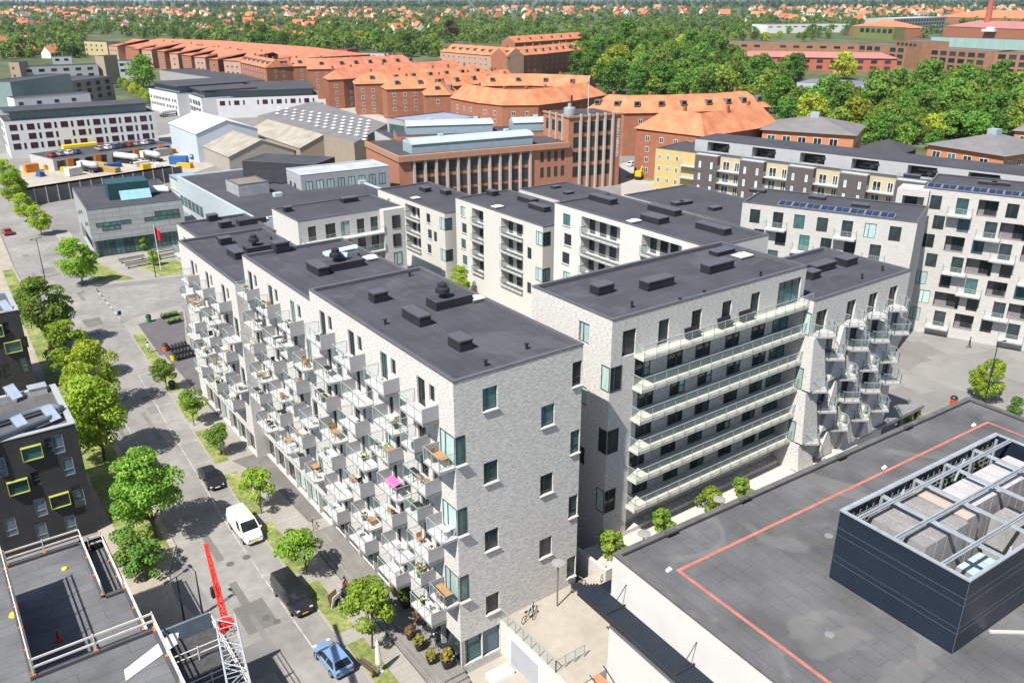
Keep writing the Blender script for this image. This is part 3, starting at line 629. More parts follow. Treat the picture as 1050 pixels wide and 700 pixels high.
# plant enclosure on the roof
ex0, ex1, ey0, ey1, ez0, ez1 = 10.25, 28.35, -17.85, -9.5, 13.9, 19.
x, y = r2w(ex0, ey0); pe = thing('plant_enclosure', 'dark blue panelled roof plant enclosure topped with an open steel frame', 'plant enclosure', (x, y, 0), RROT)
EL, ED = ex1-ex0, ey1-ey0
navy = M('navy_cladding', (.012, .020, .034), .38, .12, .4, spec=.45); navy2 = M('pale_panel_joint', (.12, .14, .16), .5, 0)
b = MB(); b.box(0, .12, 0, ED, ez0+.12, ez1); b.box(.12, EL, 0, .12, ez0+.12, ez1); b.box(.12, EL, ED-.12, ED, ez0+.12, ez1); b.box(EL-.12, EL, .12, ED-.12, ez0+.12, ez1); b.build('cladding', navy, pe)
j = MB()
for z, t in ((15.35, .018), (15.75, .012), (17.3, .014), (17.8, .018)): j.box(-.008, -.001, 0.02, ED, z, z+t); j.box(0, EL, -.008, -.001, z, z+t)
j.box(-.02, .0, -.02, .0, ez0+.12, ez1); j.build('panel_joint', navy2, pe)
rim = MB(); rim.box(-.04, .18, -.04, ED+.04, ez1+.002, ez1+.1); rim.box(.18, EL+.04, -.04, .18, ez1+.002, ez1+.1); rim.box(.18, EL+.04, ED-.18, ED+.04, ez1+.002, ez1+.1); rim.box(EL-.18, EL+.04, .18, ED-.18, ez1+.002, ez1+.1)
rim.build('rim', steel, pe)
fr = MB(); zt = ez1-.05
for yy in (1.75, 4.7, 7.2): fr.beam((.2, yy, zt), (EL-.2, yy, zt), .22, .08); fr.beam((.2, yy, zt+.14), (EL-.2, yy, zt+.14), .1, .14)
for xx in (3.9, 7.5, 11.1, 14.7): fr.beam((xx, .15, zt-.12), (xx, ED-.15, zt-.12), .16, .08); fr.beam((xx+.16, .15, zt-.1), (xx+.16, ED-.15, zt-.1), .06, .16)
fr.build('steel_frame', steel, pe)
po = MB()
for xx in (.4, 3.9, 7.5, 11.1, 14.7, EL-.4):
    for yy in (.35, ED-.35): MB().beam((xx, yy, ez0), (xx, yy, ez1-.2), .16).build('post', steel, pe)
for xx in (3.9, 11.1): MB().beam((xx, .6, ez0+.2), (xx+1.8, .6, ez1-.3), .14).build('brace', steel, pe); MB().beam((xx, ED-.5, ez0+.2), (xx+2.2, ED-.5, ez1-.3), .14).build('brace', steel, pe)
rl = MB()
for k in range(48): xx = .3+k*(EL-.5)/48; rl.beam((xx, ED+.05, ez1+.1), (xx, ED-.28, ez1+.1), .06)
rl.beam((.1, ED-.3, ez1+.12), (EL-.1, ED-.3, ez1+.12), .08); rl.build('louvre_rail', steel, pe)
inner = MB()
for k in range(10): inner.beam((.3, ED-.2, ez0+.5+k*.42), (EL-.3, ED-.2, ez0+.5+k*.42), .07)
for k in range(26): inner.beam((.5+k*.68, ED-.22, ez0+.3), (.5+k*.68, ED-.22, ez1-.4), .06)
inner.build('inner_rail', M('dull_green_rail', (.16, .18, .16), .6, .1, 1), pe)
alu = M('dull_zinc', (.36, .355, .35), .55, .14, .5, metal=.2, fine=.1); alu_top = M('dusty_zinc_top', (.23, .22, .215), .8, .16, .9, fine=.15)
rusty = M('rust_stained_zinc', (.42, .39, .35), .7, .1, .9, hue=(.42, .30, .24))
def unit(lx, ly, l, w, z0, z1, label, top=None, seams=4):
    x, y = r2w(lx, ly); t = thing('air_handling_unit', label, 'air handling unit', (x, y, z0), RROT, 'ventilation units inside the enclosure')
    MB().box(0, l, 0, w, 0, z1-z0, 0, 1).build('casing', [alu, top or alu_top], t); s = MB()
    for k in range(1, seams): s.box(l*k/seams-.03, l*k/seams+.03, -.02, w+.02, .02, z1-z0+.02)
    s.build('seam', alu, t); return t
unit(12.2, -14.2, 4.6, 3.9, 13.9, 18.3, 'large zinc ventilation unit with a dusty brown top at the left end of the enclosure')
unit(17., -14.0, 1.6, 3.7, 13.9, 18.35, 'narrow ventilation unit with a rust stain on top, second from the left', rusty, 2)
unit(18.7, -13.4, 8.6, 2.3, 13.9, 18.3, 'long zinc ventilation duct unit along the back of the enclosure', M('pale_zinc_top', (.42, .40, .40), .6, .08, 1), 7)
unit(20.6, -16.8, 2.1, 3., 13.9, 17.2, 'tall zinc box standing in the right half of the enclosure')
unit(15.0, -17.2, 2.6, 2.3, 13.9, 16.2, 'low pale blue glazed box in the near corner of the enclosure', M('pale_blue_cover', (.38, .5, .54), .3, .08, 1), 3)
unit(24.2, -16.9, 3.0, 2.2, 13.9, 16.4, 'low zinc fan unit at the right end of the enclosure')
x, y = r2w(12.1, -14.9); t = thing('fan_unit', 'zinc fan unit with a rounded pale blue cowl before the large ventilation unit', 'fan', (x, y, 13.9)); MB()._lathe((0, 0, 0), [(.05, 0), (1.0, .02), (1.0, 1.6), (.9, 1.75), (.2, 1.9)], 20, 0).build('cowl', M('pale_blue_duct', (.45, .62, .68)), t, loc=(0, 0, 1.5)); (MB().box(-.8, .8, -.8, .8, 0, 1.5).tube([(-1., .9, .3), (-1., 2.6, .3)], .35, 10).build('fan_base', alu, t))
for k in range(9):
    x, y = r2w(13.5+1.2*k, -17.3); o = MB().tube([(0, 0, 0), (0, 0, .8), (.5, .1, 1.1), (.9, .1, 1.1)], .13, 8).box(-.2, .2, -.2, .2, .5, .72).build('pipe_valve', [M('brass_pipe', (.42, .36, .2), .5, .2, 2)] if k % 3 == 0 else [white_paint] if k % 3 == 1 else [darkmetal], None, loc=(x, y, 13.9))
    tag(o, f'{["brass coloured", "white", "dark"][k % 3]} pipe valve, {nth(k+1)} from the near corner inside the enclosure', 'pipe valve', 'pipe valves inside the enclosure')
x, y = r2w(12.4, -42); tag(MB().box(-.1, 30, -.1, .1, 0, .12).build('cable_tray', conc_pale, None, loc=(*U(1016, 648, 13.9), 13.9), rot=R(-38)), 'pale straight cable tray on the grey roof beside the enclosure', 'cable tray')
# ---------------------------------------------------------------- dark houses on the left
slate = M('charcoal_cladding', (.040, .040, .043), .7, .18, .6, fine=.1)
lime = M('lime_window_frame', (.36, .39, .10), .5, .05, 1)
def box_window(h, u, z, w, hh):
    t = put('bay_window', None, h.t, h.pt('f', u, 0, z)); b = MB(); q = .06; d = .35
    b.box(0, w, -d, 0, 0, q); b.box(0, w, -d, 0, hh-q, hh); b.box(0, q, -d, 0, q, hh-q); b.box(w-q, w, -d, 0, q, hh-q); b.build('frame', lime, t)
    MB().quad([(q, -.2, q), (w-q, -.2, q), (w-q, -.2, hh-q), (q, -.2, hh-q)]).build('pane', pick_glass((.5, .4, .1)), t)
L2 = Bld('dark_apartment_house', 'charcoal clad apartment house with lime framed box windows, lower left', 'apartment building', -31, 37, 0, 12.1, 10.6, 12., 0, slate, felt_worn)
for u, z in ((7.3, 9.6), (5.6, 6.6), (8.6, 4.0), (1.2, 8.8)): box_window(L2, u, z, 1.7, 1.35); L2.win('f', u+2.0, z+.25, .75, 1.4, 'low', .15)
gl2 = M('sky_glass', (.10, .15, .18), .08, .4, 1.2, spec=.5)
for u, z in ((5.0, 8.6), (10.3, 6.9), (3.4, 5.6), (7.3, 3.5), (4.6, 2.4), (9.9, 9.4), (1.6, 5.6), (2.6, 9.), (10.6, 3.3), (6.9, .9), (9.4, .8), (3.0, 2.2)): L2.win('f', u, z, .95, 1.9, 'low', .12, glass=gl2, fr=frame_grey)
L2.finish(.3, copm=M('pale_coping', (.33, .34, .35), .6, .06, 1), cw=.5)
L1 = Bld('dark_apartment_house', 'charcoal clad apartment house with lime framed box windows behind the large left tree', 'apartment building', -32, 75, 0, 13.3, 9, 12., 0, slate, felt_worn)
for u, z in ((9.2, 9.), (10.8, 6.6), (6.8, 5.)): box_window(L1, u, z, 1.9, 1.5); L1.win('f', u+2.0, z+.25, .7, 1.5, 'low', .15)
for u, z in ((12., 3.6), (10., 3.2), (8., 3.2), (5.5, 8.)): L1.win('f', u, z, .9, 2.0, 'low', .15)
L1.finish(.3, copm=MATS['pale_coping'], cw=.5)
def solar(x, y, z, l, w, tilt, rot, label, group):
    t = thing('solar_panel', label, 'solar panel', (x, y, z), rot, group); c, s_ = math.cos(tilt), math.sin(tilt)
    b = MB(); b.obox((0, 0, .35+w*s_/2), (l/2, 0, 0), (0, w*c/2, w*s_/2), (0, -.02*s_, .02*c)); b.build('frame', steel, t)
    b = MB(); n = 4
    for i in range(2):
        for j in range(n):
            cx = -l/2+.05+(i+.5)*(l-.1)/2; cy = -w/2+.05+(j+.5)*(w-.1)/n; b.obox((cx, cy*c-.025*s_, .35+w*s_/2+cy*s_+.025*c), ((l-.1)/4-.015, 0, 0), (0, (w-.1)/n/2*c-.01, (w-.1)/n/2*s_), (0, -.003*s_, .003*c))
    b.build('cell', M('solar_cell_light', (.40, .46, .58), .12, .1, 1) if 'pale' in label else M('solar_cell', (.025, .036, .075), .12, .3, 1), t)
    l_ = MB()
    for sx_ in (-1, 1): l_.beam((sx_*l*.4, w*c*.4, 0), (sx_*l*.4, w*c*.4, .35+w*s_*.85), .05)
    l_.build('stand', steel, t); return t
for i, (px, py, tx) in enumerate(((14, 405, 'behind the ducts'), (22, 437, 'in front of the ducts'), (53, 427, 'at the right end of the ducts'), (6, 316, 'on the farther dark house'))):
    x, y = U(px, py, 12.3); solar(x, y, 11.75, 1.1, 1.7, R(42), R(25), 'pale tilted solar panel '+tx, 'tilted solar panels on the dark houses')
dgrey = M('slate_blue_duct', (.13, .16, .19), .45, .1, 1, metal=.2)
x0, y0 = U(0, 430, 12.4); x1, y1 = U(50, 415, 12.4); x2, y2 = U(62, 417, 12.4); x3, y3 = U(50, 428, 12.4); x4, y4 = U(0, 450, 12.4)
tag(MB().tube([(x0-3, y0-.6, 12.3), (x1, y1, 12.3), (x2, y2, 12.3), (x3, y3, 12.3), (x4-3, y4-.6, 12.3)], .33, 10).build('roof_duct', dgrey, None, True), 'bent slate grey ventilation duct on the roof of the nearer dark house', 'duct')
x, y = U(38, 398, 12.2); t = thing('roof_hatch', 'grey roof hatch box with a rail at the back of the dark house roof', 'roof hatch', (x, y, 11.7)); MB().box(-.8, .8, -.6, .6, 0, .7).build('curb', concrete, t); MB().box(-.85, .85, -.65, .65, .701, .8).build('lid', steel, t)
# ---------------------------------------------------------------- roof under construction, bottom left
L3 = thing('roof_under_construction', 'grey felt roof being laid, with stepped levels and timber guard rails', 'building')
L3f = BR('fresh_roofing_felt', (.118, .121, .127), (.138, .140, .145), (.085, .086, .09), 5., 1., .03, var=.25, vscale=.35, off=.4)
zt, zl, zs = 12.4, 8.1, 7.3; z6 = lambda a, b_: (a/4.11875, 530+b_/4.11875)
ax_, ay_ = U(*z6(95, 300), zt); bx_, by_ = U(*z6(152, 668), zt); ay_ = 17.6; rx = U(*z6(659, 462), zt)[0]; lb = U(*z6(80, 190), zl); rbk = U(*z6(350, 105), zl); rfr = U(*z6(448, 335), zl)
ex = -20.05; b = MB()
def hq(x0, x1, y0, y1, z): b.quad([(x0, y0, z), (x1, y0, z), (x1, y1, z), (x0, y1, z)])
hq(-40, bx_, by_, ay_, zt); hq(-40, rx, -30, by_, zt); hq(bx_, rbk[0], by_, rbk[1], zl); hq(rbk[0], ex, by_, rfr[1], zl); hq(rbk[0], ex, rfr[1], rbk[1]-.5, zs)
b.quad([(bx_, by_, zl), (bx_, ay_, zl), (bx_, ay_, zt), (bx_, by_, zt)]); b.quad([(bx_, by_, zl), (rx, by_, zl), (rx, by_, zt), (bx_, by_, zt)]); b.quad([(rbk[0], rfr[1], zs), (ex, rfr[1], zs), (ex, rfr[1], zl), (rbk[0], rfr[1], zl)]); b.quad([(rbk[0], rfr[1], zs), (rbk[0], rbk[1], zs), (rbk[0], rbk[1], zl), (rbk[0], rfr[1], zl)])
b.build('roof', L3f, L3); w = MB()
w.quad([(rx, -30, 0), (rx, by_, 0), (rx, by_, zt), (rx, -30, zt)]); w.quad([(ex, by_+.01, 0), (ex, rbk[1], 0), (ex, rbk[1], zl), (ex, by_+.01, zl)]); w.quad([(ex, rbk[1], 0), (bx_, rbk[1], 0), (bx_, rbk[1], zl), (ex, rbk[1], zl)]); w.quad([(bx_-.02, rbk[1], 0), (bx_-.02, by_, 0), (bx_-.02, by_, zl), (bx_-.02, rbk[1], zl)]); w.quad([(bx_, ay_, 0), (-40, ay_, 0), (-40, ay_, zt), (bx_, ay_, zt)]); w.quad([(-40, -30, 0), (rx, -30, 0), (rx, -30, zt), (-40, -30, zt)]); w.quad([(-40, ay_, 0), (-40, -30, 0), (-40, -30, zt), (-40, ay_, zt)])
w.build('wall', slate, L3); u = MB()
for q in ((bx_-.3, bx_+.02, by_-.02, ay_, zt), (bx_-.3, rx+.02, by_-.34, by_-.02, zt), (rx-.3, rx+.02, -30, by_-.34, zt), (bx_, rbk[0], rbk[1]-.3, rbk[1]+.02, zl), (rbk[0]-.3, rbk[0]+.02, rfr[1], rbk[1]-.3, zl), (rbk[0], ex, rfr[1]-.3, rfr[1]+.02, zl), (ex-.3, ex+.02, by_+.1, rfr[1]-.3, zl), (ex-.3, ex+.02, rfr[1]+.02, rbk[1]-.5, zs)): u.box(*q[:4], q[4]-.01, q[4]+.24)
u.build('upstand', M('felt_upstand_dark', (.07, .072, .078), .9, .2, 1), L3)
gal = M('scaffold_tube', (.62, .58, .52), .5, .12, 3); org = M('orange_foot', (.6, .16, .04), .6, .05, 1)
def guard(pts, z, label):
    t = thing('guard_rail', label, 'guard rail', (pts[0][0], pts[0][1], z), 0, 'timber guard rails round the new roof'); o = np.array([pts[0][0], pts[0][1]]); r = MB(); p = MB(); f = MB()
    for a, c in zip(pts, pts[1:]):
        a, c = np.array(a)-o, np.array(c)-o; l = np.linalg.norm(c-a); n = max(1, int(l/2.3))
        for zz in (.55, 1.1): r.beam((*a, zz), (*c, zz), .06, .13)
        for k in range(n+1):
            q = a+(c-a)*k/n; pp = MB().box(-.035, .035, -.035, .035, 0, 1.25).build('post', gal, t, loc=(q[0], q[1], 0)); MB().box(-.13, .13, -.1, .1, 0, .1).build('foot', org, pp)
    r.build('rail', gal, t)
guard([(bx_-.12, by_-.12), (bx_-.12, ay_-.1)], zt+.24, 'guard rail along the left step above the shaded lower roof')
guard([(bx_-.1, by_-.2), (rx-.15, by_-.2)], zt+.24, 'guard rail along the near step above the shaded lower roof')
guard([(bx_, rbk[1]-.15), (rbk[0]-.15, rbk[1]-.15), (rbk[0]-.15, rfr[1])], zl+.24, 'guard rail along the back of the lower roof')
guard([(rbk[0]+.3, rbk[1]-.65), (ex-.2, rbk[1]-.65), (ex-.2, rfr[1]+.3)], zs+.24, 'guard rail round the small lowest roof')
guard([(ex-.15, rfr[1]-.2), (ex-.15, by_+.2)], zl+.24, 'short guard rail on the street edge beside the red crane')
guard([(rx-.15, by_-.5), (rx-.15, -8)], zt+.24, 'long guard rail on the street edge at the bottom of the photo')
x, y = U(157, 674, 12.5); tag(MB().prism([(-1.9, -.55), (1.6, .1), (2.1, .95), (1.7, 1.2), (-1.6, .35)], 0, .05).build('roll_of_felt', M('cream_felt', (.66, .62, .52), .8, .08, 1), None, loc=(x, y, 12.42), rot=R(12)), 'cream strip of roofing felt rolled out on the new roof', 'roofing felt')
x, y = U(14, 629, 12.5); tag(MB()._lathe((0, 0, 0), [(.3, 0), (.25, .12), (.1, .16)], 10, 0).build('roof_marker', M('yellow_plastic', (.8, .65, .05), .5, .05, 1), None, loc=(x, y, 12.41)), 'round yellow roof drain cap at the left photo edge', 'drain cap')
x, y = U(66, 582, 8.2); tag(MB()._lathe((0, 0, 0), [(.22, 0), (.2, .1), (.1, .14)], 10, 0).build('roof_marker', MATS['yellow_plastic'], None, loc=(x, y, 8.11)), 'small yellow roof drain cap on the sunlit lower roof', 'drain cap')
x, y = U(60, 655, 8.2); tag(MB().tube([(0, 0, 0), (0, 0, .8)], .09, 8).box(-.2, .2, -.2, .2, 0, .1).build('gas_bottle', M('red_plastic', (.55, .04, .04), .5, .05, 1), None, loc=(x, y, 8.11)), 'red gas bottle in the shadow on the lower roof', 'gas bottle')
# scaffold beside the roof
scf = thing('scaffold', 'dark scaffold with mesh decks beside the new roof, under the crane', 'scaffold', (-19.6, -12, 0)); p = MB(); dkk = MB(); r = MB()
for xx in (.1, 2.1, 3.9):
    for k in range(8): MB().tube([(xx, .2+3*k, 0), (xx, .2+3*k, 7.4)], .05, 6).build('standard', gal, scf)
for z in (2., 4.2, 6.2): dkk.box(.1, 3.9, .2, 21.2, z, z+.06)
for z in (6.8, 7.3):
    for xx in (.1, 3.9): r.tube([(xx, .2, z), (xx, 21.2, z)], .04, 6)
    for k in range(0, 8): r.tube([(.1, .2+3*k, z), (3.9, .2+3*k, z)], .04, 6)
dkk.build('deck', M('scaffold_mesh', (.06, .06, .062), .8, .3, 3), scf); r.build('ledger', gal, scf)
MB().box(.2, 3.8, 20.9, 21.1, 5., 7.6).build('board', M('blue_grey_board', (.13, .17, .21), .5, .2, 1), scf)
# crane: red tip on a grey lattice jib, its mast stands below the picture
ja = np.array([*U(247, 712, 13.6), 13.6]); jb = np.array([*U(232, 640, 13.3), 13.3]); jc = np.array([*U(211, 558, 14.2), 14.2])
cr = thing('mobile_crane', 'mobile crane with a grey lattice jib ending in a slim red boom', 'crane', (ja[0], ja[1]-3, 0)); base = np.array([ja[0], ja[1]-3, 0])
def lattice(b, a, c, w, n, r=.035, w2=None):
    a, c = a-base, c-base; d = (c-a)/np.linalg.norm(c-a); up = np.array([0, 0, 1.]) if abs(d[2]) < .9 else np.array([0, 1., 0]); sx_ = np.cross(d, up); sx_ /= np.linalg.norm(sx_); sy_ = np.cross(sx_, d); w2 = w2 or w
    P = lambda t, i, j: a+(c-a)*t+sx_*i*(w+(w2-w)*t)/2+sy_*j*(w+(w2-w)*t)/2
    cn = ((-1, -1), (1, -1), (1, 1), (-1, 1))
    for i, j_ in cn: b.tube([P(0, i, j_), P(1, i, j_)], r*1.6, 6)
    for k in range(n):
        for q in range(4):
            m_, o_ = cn[q], cn[(q+1) % 4]; t0, t1 = k/n, (k+1)/n
            if k % 2: m_, o_ = o_, m_
            b.tube([P(t0, *m_), P(t1, *o_)], r, 5); b.tube([P(t1, *m_), P(t1, *o_)], r*.8, 5)
b = MB(); lattice(b, ja+(ja-jb)*.45, jb, 1.15, 9); b.build('lattice_jib', M('crane_grey', (.36, .38, .39), .5, .08, 2), cr)
b = MB(); lattice(b, np.array([ja[0], ja[1]-3, 0.]), np.array([ja[0], ja[1]-3, 13.]), 1.2, 12); b.build('mast', M('crane_grey', (.40, .42, .43)), cr)
redm = M('crane_red', (.62, .035, .025), .4, .06, 1)
d = jc-jb; b = MB(); lattice(b, jb-d*.05, jc, .32, 18, .035, .16); b.box(*( (jb-base)[0]+q for q in (-.42, .42)), *((jb-base)[1]+q for q in (-.2, .25)), (jb-base)[2]-.35, (jb-base)[2]+.25); b.build('boom', redm, cr)
hk = jb+d*.66-base; MB().tube([hk, hk-np.array([0, 0, 1.4])], .03, 5).box(hk[0]-.3, hk[0]+.3, hk[1]-.2, hk[1]+.2, hk[2]-2.1, hk[2]-1.4).build('hook_block', darkmetal, cr)
MB().box(-1.3, 1.3, -3.5, 3.5, .5, 1.6).build('carrier', redm, cr)
# tall double-armed lamp posts by the west kerb
def arm_lamp(x, y, h, rot, label, double=True):
    t = thing('street_lamp', label, 'lamp post', (x, y, .1), rot, 'tall street lamps'); MB().tube([(0, 0, 0), (0, 0, h)], [.09, .05], 8).build('post', darkmetal, t)
    a = MB(); hd = MB()
    for s_ in ((-1, 1) if double else (1,)): a.tube([(0, 0, h), (s_*.9, 0, h+.08)], .035, 6); hd.box(min(s_*.7, s_*1.15), max(s_*.7, s_*1.15), -.12, .12, h+.02, h+.12)
    a.build('arm', darkmetal, t); hd.build('lamp_head', M('lamp_black', (.03, .03, .033), .5, .1, 1), t)
arm_lamp(*U(190, 640), 4.8, R(20), 'dark double-armed street lamp near the crane, left one'); arm_lamp(*U(208, 630), 4.4, R(100), 'slim street lamp just right of the double-armed one near the crane', False)
arm_lamp(*U(160, 285), 7.5, R(60), 'dark street lamp on the path in front of the glass office'); arm_lamp(*U(1008, 418), 9., R(-20), 'dark street lamp in the yard beside the tree at the right photo edge', False)
arm_lamp(*U(46, 285), 7.5, R(30), 'dark street lamp at the west kerb far down the street')
# ---------------------------------------------------------------- blocks set out from photo pixels
def bpx(name, label, cat, fl, fr, H, D, wall, roof=None, z0=0., far=True, group=None, frame=None, L=None):
    a = np.array(U(*fl, H)); c = np.array(U(*fr, H)); d = c-a; ang = math.atan2(d[1], d[0])
    return Bld(name, label, cat, a[0], a[1], ang, L or float(np.hypot(*d)), D, H, z0, wall, roof or felt_far, group, frame, far)
def onface(h, side, px, py, d=0.):
    """photo pixel -> (u, z) on a side of the block"""
    loc = h.t.location; r = h.t.rotation_euler.z; ox, oy, a, W = h.sides[side]; a += r
    o = np.array([loc.x+math.cos(r)*ox-math.sin(r)*oy, loc.y+math.sin(r)*ox+math.cos(r)*oy]); n = np.array([math.sin(a), -math.cos(a)]); ud = np.array([math.cos(a), math.sin(a)])
    o = o+n*d; v = AX.T@np.array([px-525., py-350., FOC]); t = ((o-CAM[:2])@n)/(v[:2]@n); p = CAM+t*v
    return float((p[:2]-o)@ud), float(p[2])
FW = {}
def fwin(w, h, style, fr, gl):
    k = (round(w, 2), round(h, 2), style, fr.name, gl.name)
    if k not in FW:
        b = MB(); t = .09; b.box(0, w, -.05, 0, 0, t, skip='k'); b.box(0, w, -.05, 0, h-t, h, skip='k'); b.box(0, t, -.05, 0, t, h-t, skip='k'); b.box(w-t, w, -.05, 0, t, h-t, skip='k')
        if style == 'two': b.box(w/2-.05, w/2+.05, -.045, 0, t, h-t, skip='k')
        if style == 'cross': b.box(w/2-.05, w/2+.05, -.045, 0, t, h-t, skip='k'); b.box(t, w-t, -.04, 0, h*.6, h*.6+.08, skip='k')
        if style == 'multi':
            n = max(2, round(w/1.3))
            for i in range(1, n): b.box(w*i/n-.05, w*i/n+.05, -.045, 0, t, h-t, skip='k')
        b.quad([(t, -.012, t), (w-t, -.012, t), (w-t, -.012, h-t), (t, -.012, h-t)], 1); FW[k] = b.mesh('window', [fr, gl])
    return FW[k]
def grid(h, side, zs, u0, u1, pitch, w, hh, style='two', fr=None, gl=None, skip=0., d=.0, limit=100, jit=0.):
    n = int((u1-u0-w)/pitch+1e-6)+1; a = h.sides[side][2]; c = getattr(h, 'nw', 0)
    for z in zs:
        for i in range(n):
            if c >= limit: break
            if random.random() < skip: continue
            put('window', fwin(w, hh, style, fr or h.frame, gl or random.choice((glass_dark, glass_dark, glass_teal, glass_dark))), h.t, h.pt(side, u0+i*pitch+random.uniform(-jit, jit), d, z), a); c += 1
    h.nw = c
# courtyard houses
E1 = Bld('courtyard_house', 'grey brick courtyard house with cream access galleries, seen over the street row', 'apartment building', 22.2, 82.1, 0, 18.5, 11, 16., 0, brick_pale_far, felt_far, 'apartment houses round the courtyard')
for z in (12.4, 9.4, 6.4):
    for u, w in ((1.6, 1.4), (4.6, 1.8), (7.3, 1.6), (10.2, 1.4), (12.7, 1.4)): E1.win('f', u, z+.05, w, 2.4, 'two', .2)
for z in (12.7, 9.5, 6.3): E1.win('f', 16.2, z, 1.5, 2.2, 'two', .2, sill=True); 
E1.hole('f', 3, 14.4, 3.2, 12.0, 1.2) if False else None
E1.finish(.15)
for z in (12.35, 9.3, 6.3): balcony(E1.t, (.2, 0, z), 0, 14.4, 1.5, 'N')
E1b = MB().box(14.5, 18.5, -1.4, -.01, 0, 16.); E1b.build('brick_bay', brick_pale_far, E1.t)
for z in (12.7, 9.5, 6.3): E1.hang('f', 16., z, 1.5, 2.2, 'two', 1.46)
def yard_house(label, x, y0, y1, H, D, wall, wins, loggias, endw=True):
    h = Bld('courtyard_house', label, 'apartment building', x, y1, -PI/2, y1-y0, D, H, 0, wall, felt_far, 'apartment houses round the courtyard')
    n = int((H-3.2)/2.93); zs = [H-3.45-2.93*k for k in range(n)]
    for ui, (u, w) in enumerate(wins):
        for k, z in enumerate(zs): h.win('f', u+(.35 if k % 2 else 0), z+.55, w, 1.75, 'two', .2, sill=True)
    for u, w in loggias:
        for k, z in enumerate(zs):
            h.hole('f', u, u+w, z, z+2.65, 1.5); m = max(1, int(w/2.2))
            for q in range(m+1): h.hang('f', u+.25+q*(w-1.6)/max(1, m), z+.05, 1.3 if q else 1.1, 2.3, 'two', -1.44, glass_dark)
            balcony(h.t, h.pt('f', u, -.9, z), 0, w, 1.25, 'G')
    if endw:
        for k, z in enumerate(zs):
            if k % 2 == 0: h.win('r', .03, z+.3, 1.5, 2.2, 'two', .06); h.win('f', h.L-1.7, z+.3, 1.67, 2.2, 'two', .06, glass=random.choice((glass_teal, glass_curtain)))
            else: h.win('f', h.L-4., z+.4, 1.1, 1.9, 'two', .2)
    h.finish(.2); return h
pale_wall = M('pale_lime_brick', (.52, .51, .475), .9, .07, 1.2, (1, 1, 4), fine=.08)
F1 = yard_house('white brick courtyard house farthest back, next to the columned red brick works', 50.3, 83.6, 109.3, 13., 12, pale_wall, [(4, 1.2), (19.2, 1.4)], [(11.2, 5.6)])
F2 = yard_house('white brick courtyard house in the middle, with two stacks of recessed balconies', 51.6, 56.5, 81.8, 16., 11.5, pale_wall, [(1.6, 1.5)], [(5.2, 3.6), (14., 6.2)])
F3 = yard_house('white courtyard house with wide recessed balconies, just behind the gallery house', 51.05, 22.5, 53., 20.5, 11., render_white, [(2.0, 1.7)], [(6.2, 8.2), (18.6, 7.2)], False)
for (px, py, hh, l, w, k, tx) in ((436, 196, 13, 2.4, 1.4, 'v', 'large vent box with round fans on the farthest courtyard house'), (457, 199, 13, 2.2, 1.3, 'v', 'square vent box on the farthest courtyard house'), (426, 204, 13, 1.8, 1.4, 's', 'white skylight on the farthest courtyard house'), (505, 200, 16, 2., 1.4, 'v', 'square vent box at the back of the middle courtyard house'), (541, 207, 16, 4.4, 1.4, 'v', 'long vent box at the right end of the middle courtyard house, rear one'), (553, 215, 16, 4.4, 1.4, 'v', 'long vent box at the right end of the middle courtyard house, front one'), (510, 213, 16, 2., 1.5, 's', 'white skylight on the middle courtyard house'),
    (618, 207, 20.5, 5., 1.4, 'v', 'long vent box at the far end of the white courtyard house'), (681, 218, 20.5, 5.4, 1.4, 'v', 'long vent box in the middle of the white courtyard house, rear one'), (671, 227, 20.5, 3.6, 2.0, 'v', 'wide low vent box next to the skylight of the white courtyard house'), (650, 228, 20.5, 2., 1.3, 's', 'white skylight at the courtyard edge of the white house'), (731, 237, 20.5, 5., 1.4, 'v', 'long vent box at the near end of the white courtyard house'),
    (295, 217, 16, 1.2, 1.2, 'v', 'small square vent at the left end of the grey courtyard house'), (358, 207, 16, 2.8, 1.6, 'v', 'dark vent box in the middle of the grey courtyard house')):
    on_roof(k, px, py, hh-.18, tx, l=l, w=w, rot=VR if k == 'v' and py > 195 and px > 430 else 0)
F4 = Bld('low_courtyard_house', 'low apartment house with a dark roof right below the brick tower', 'apartment building', 70.7, 75.8, 0, 12, 12.8, 14., 0, brick_pale_far, felt_far)
grid(F4, 'l', (10.2, 7.2), 1, 12, 3.5, 1.3, 1.7); F4.finish(.15)
for (px, py, tx) in ((570, 193, 'left of two hatches on the low roof below the tower'), (583, 199, 'right of two hatches on the low roof below the tower')): on_roof('v', px, py, 13.8, 'dark flat hatch box, '+tx, l=1.8, w=1.2, h=.5)
N1 = bpx('low_courtyard_house', 'low dark-roofed apartment house between the white house and the yellow house', 'apartment building', (640, 200), (760, 232), 15., 16, brick_pale_far)
N1.finish(.15)
for (px, py, tx) in ((695, 210, 'left'), (703, 209, 'middle'), (733, 215, 'right')): on_roof('v', px, py, 14.85, f'dark hatch box, {tx} one on the low roof before the yellow house', l=2.2, w=1.4, h=.6)
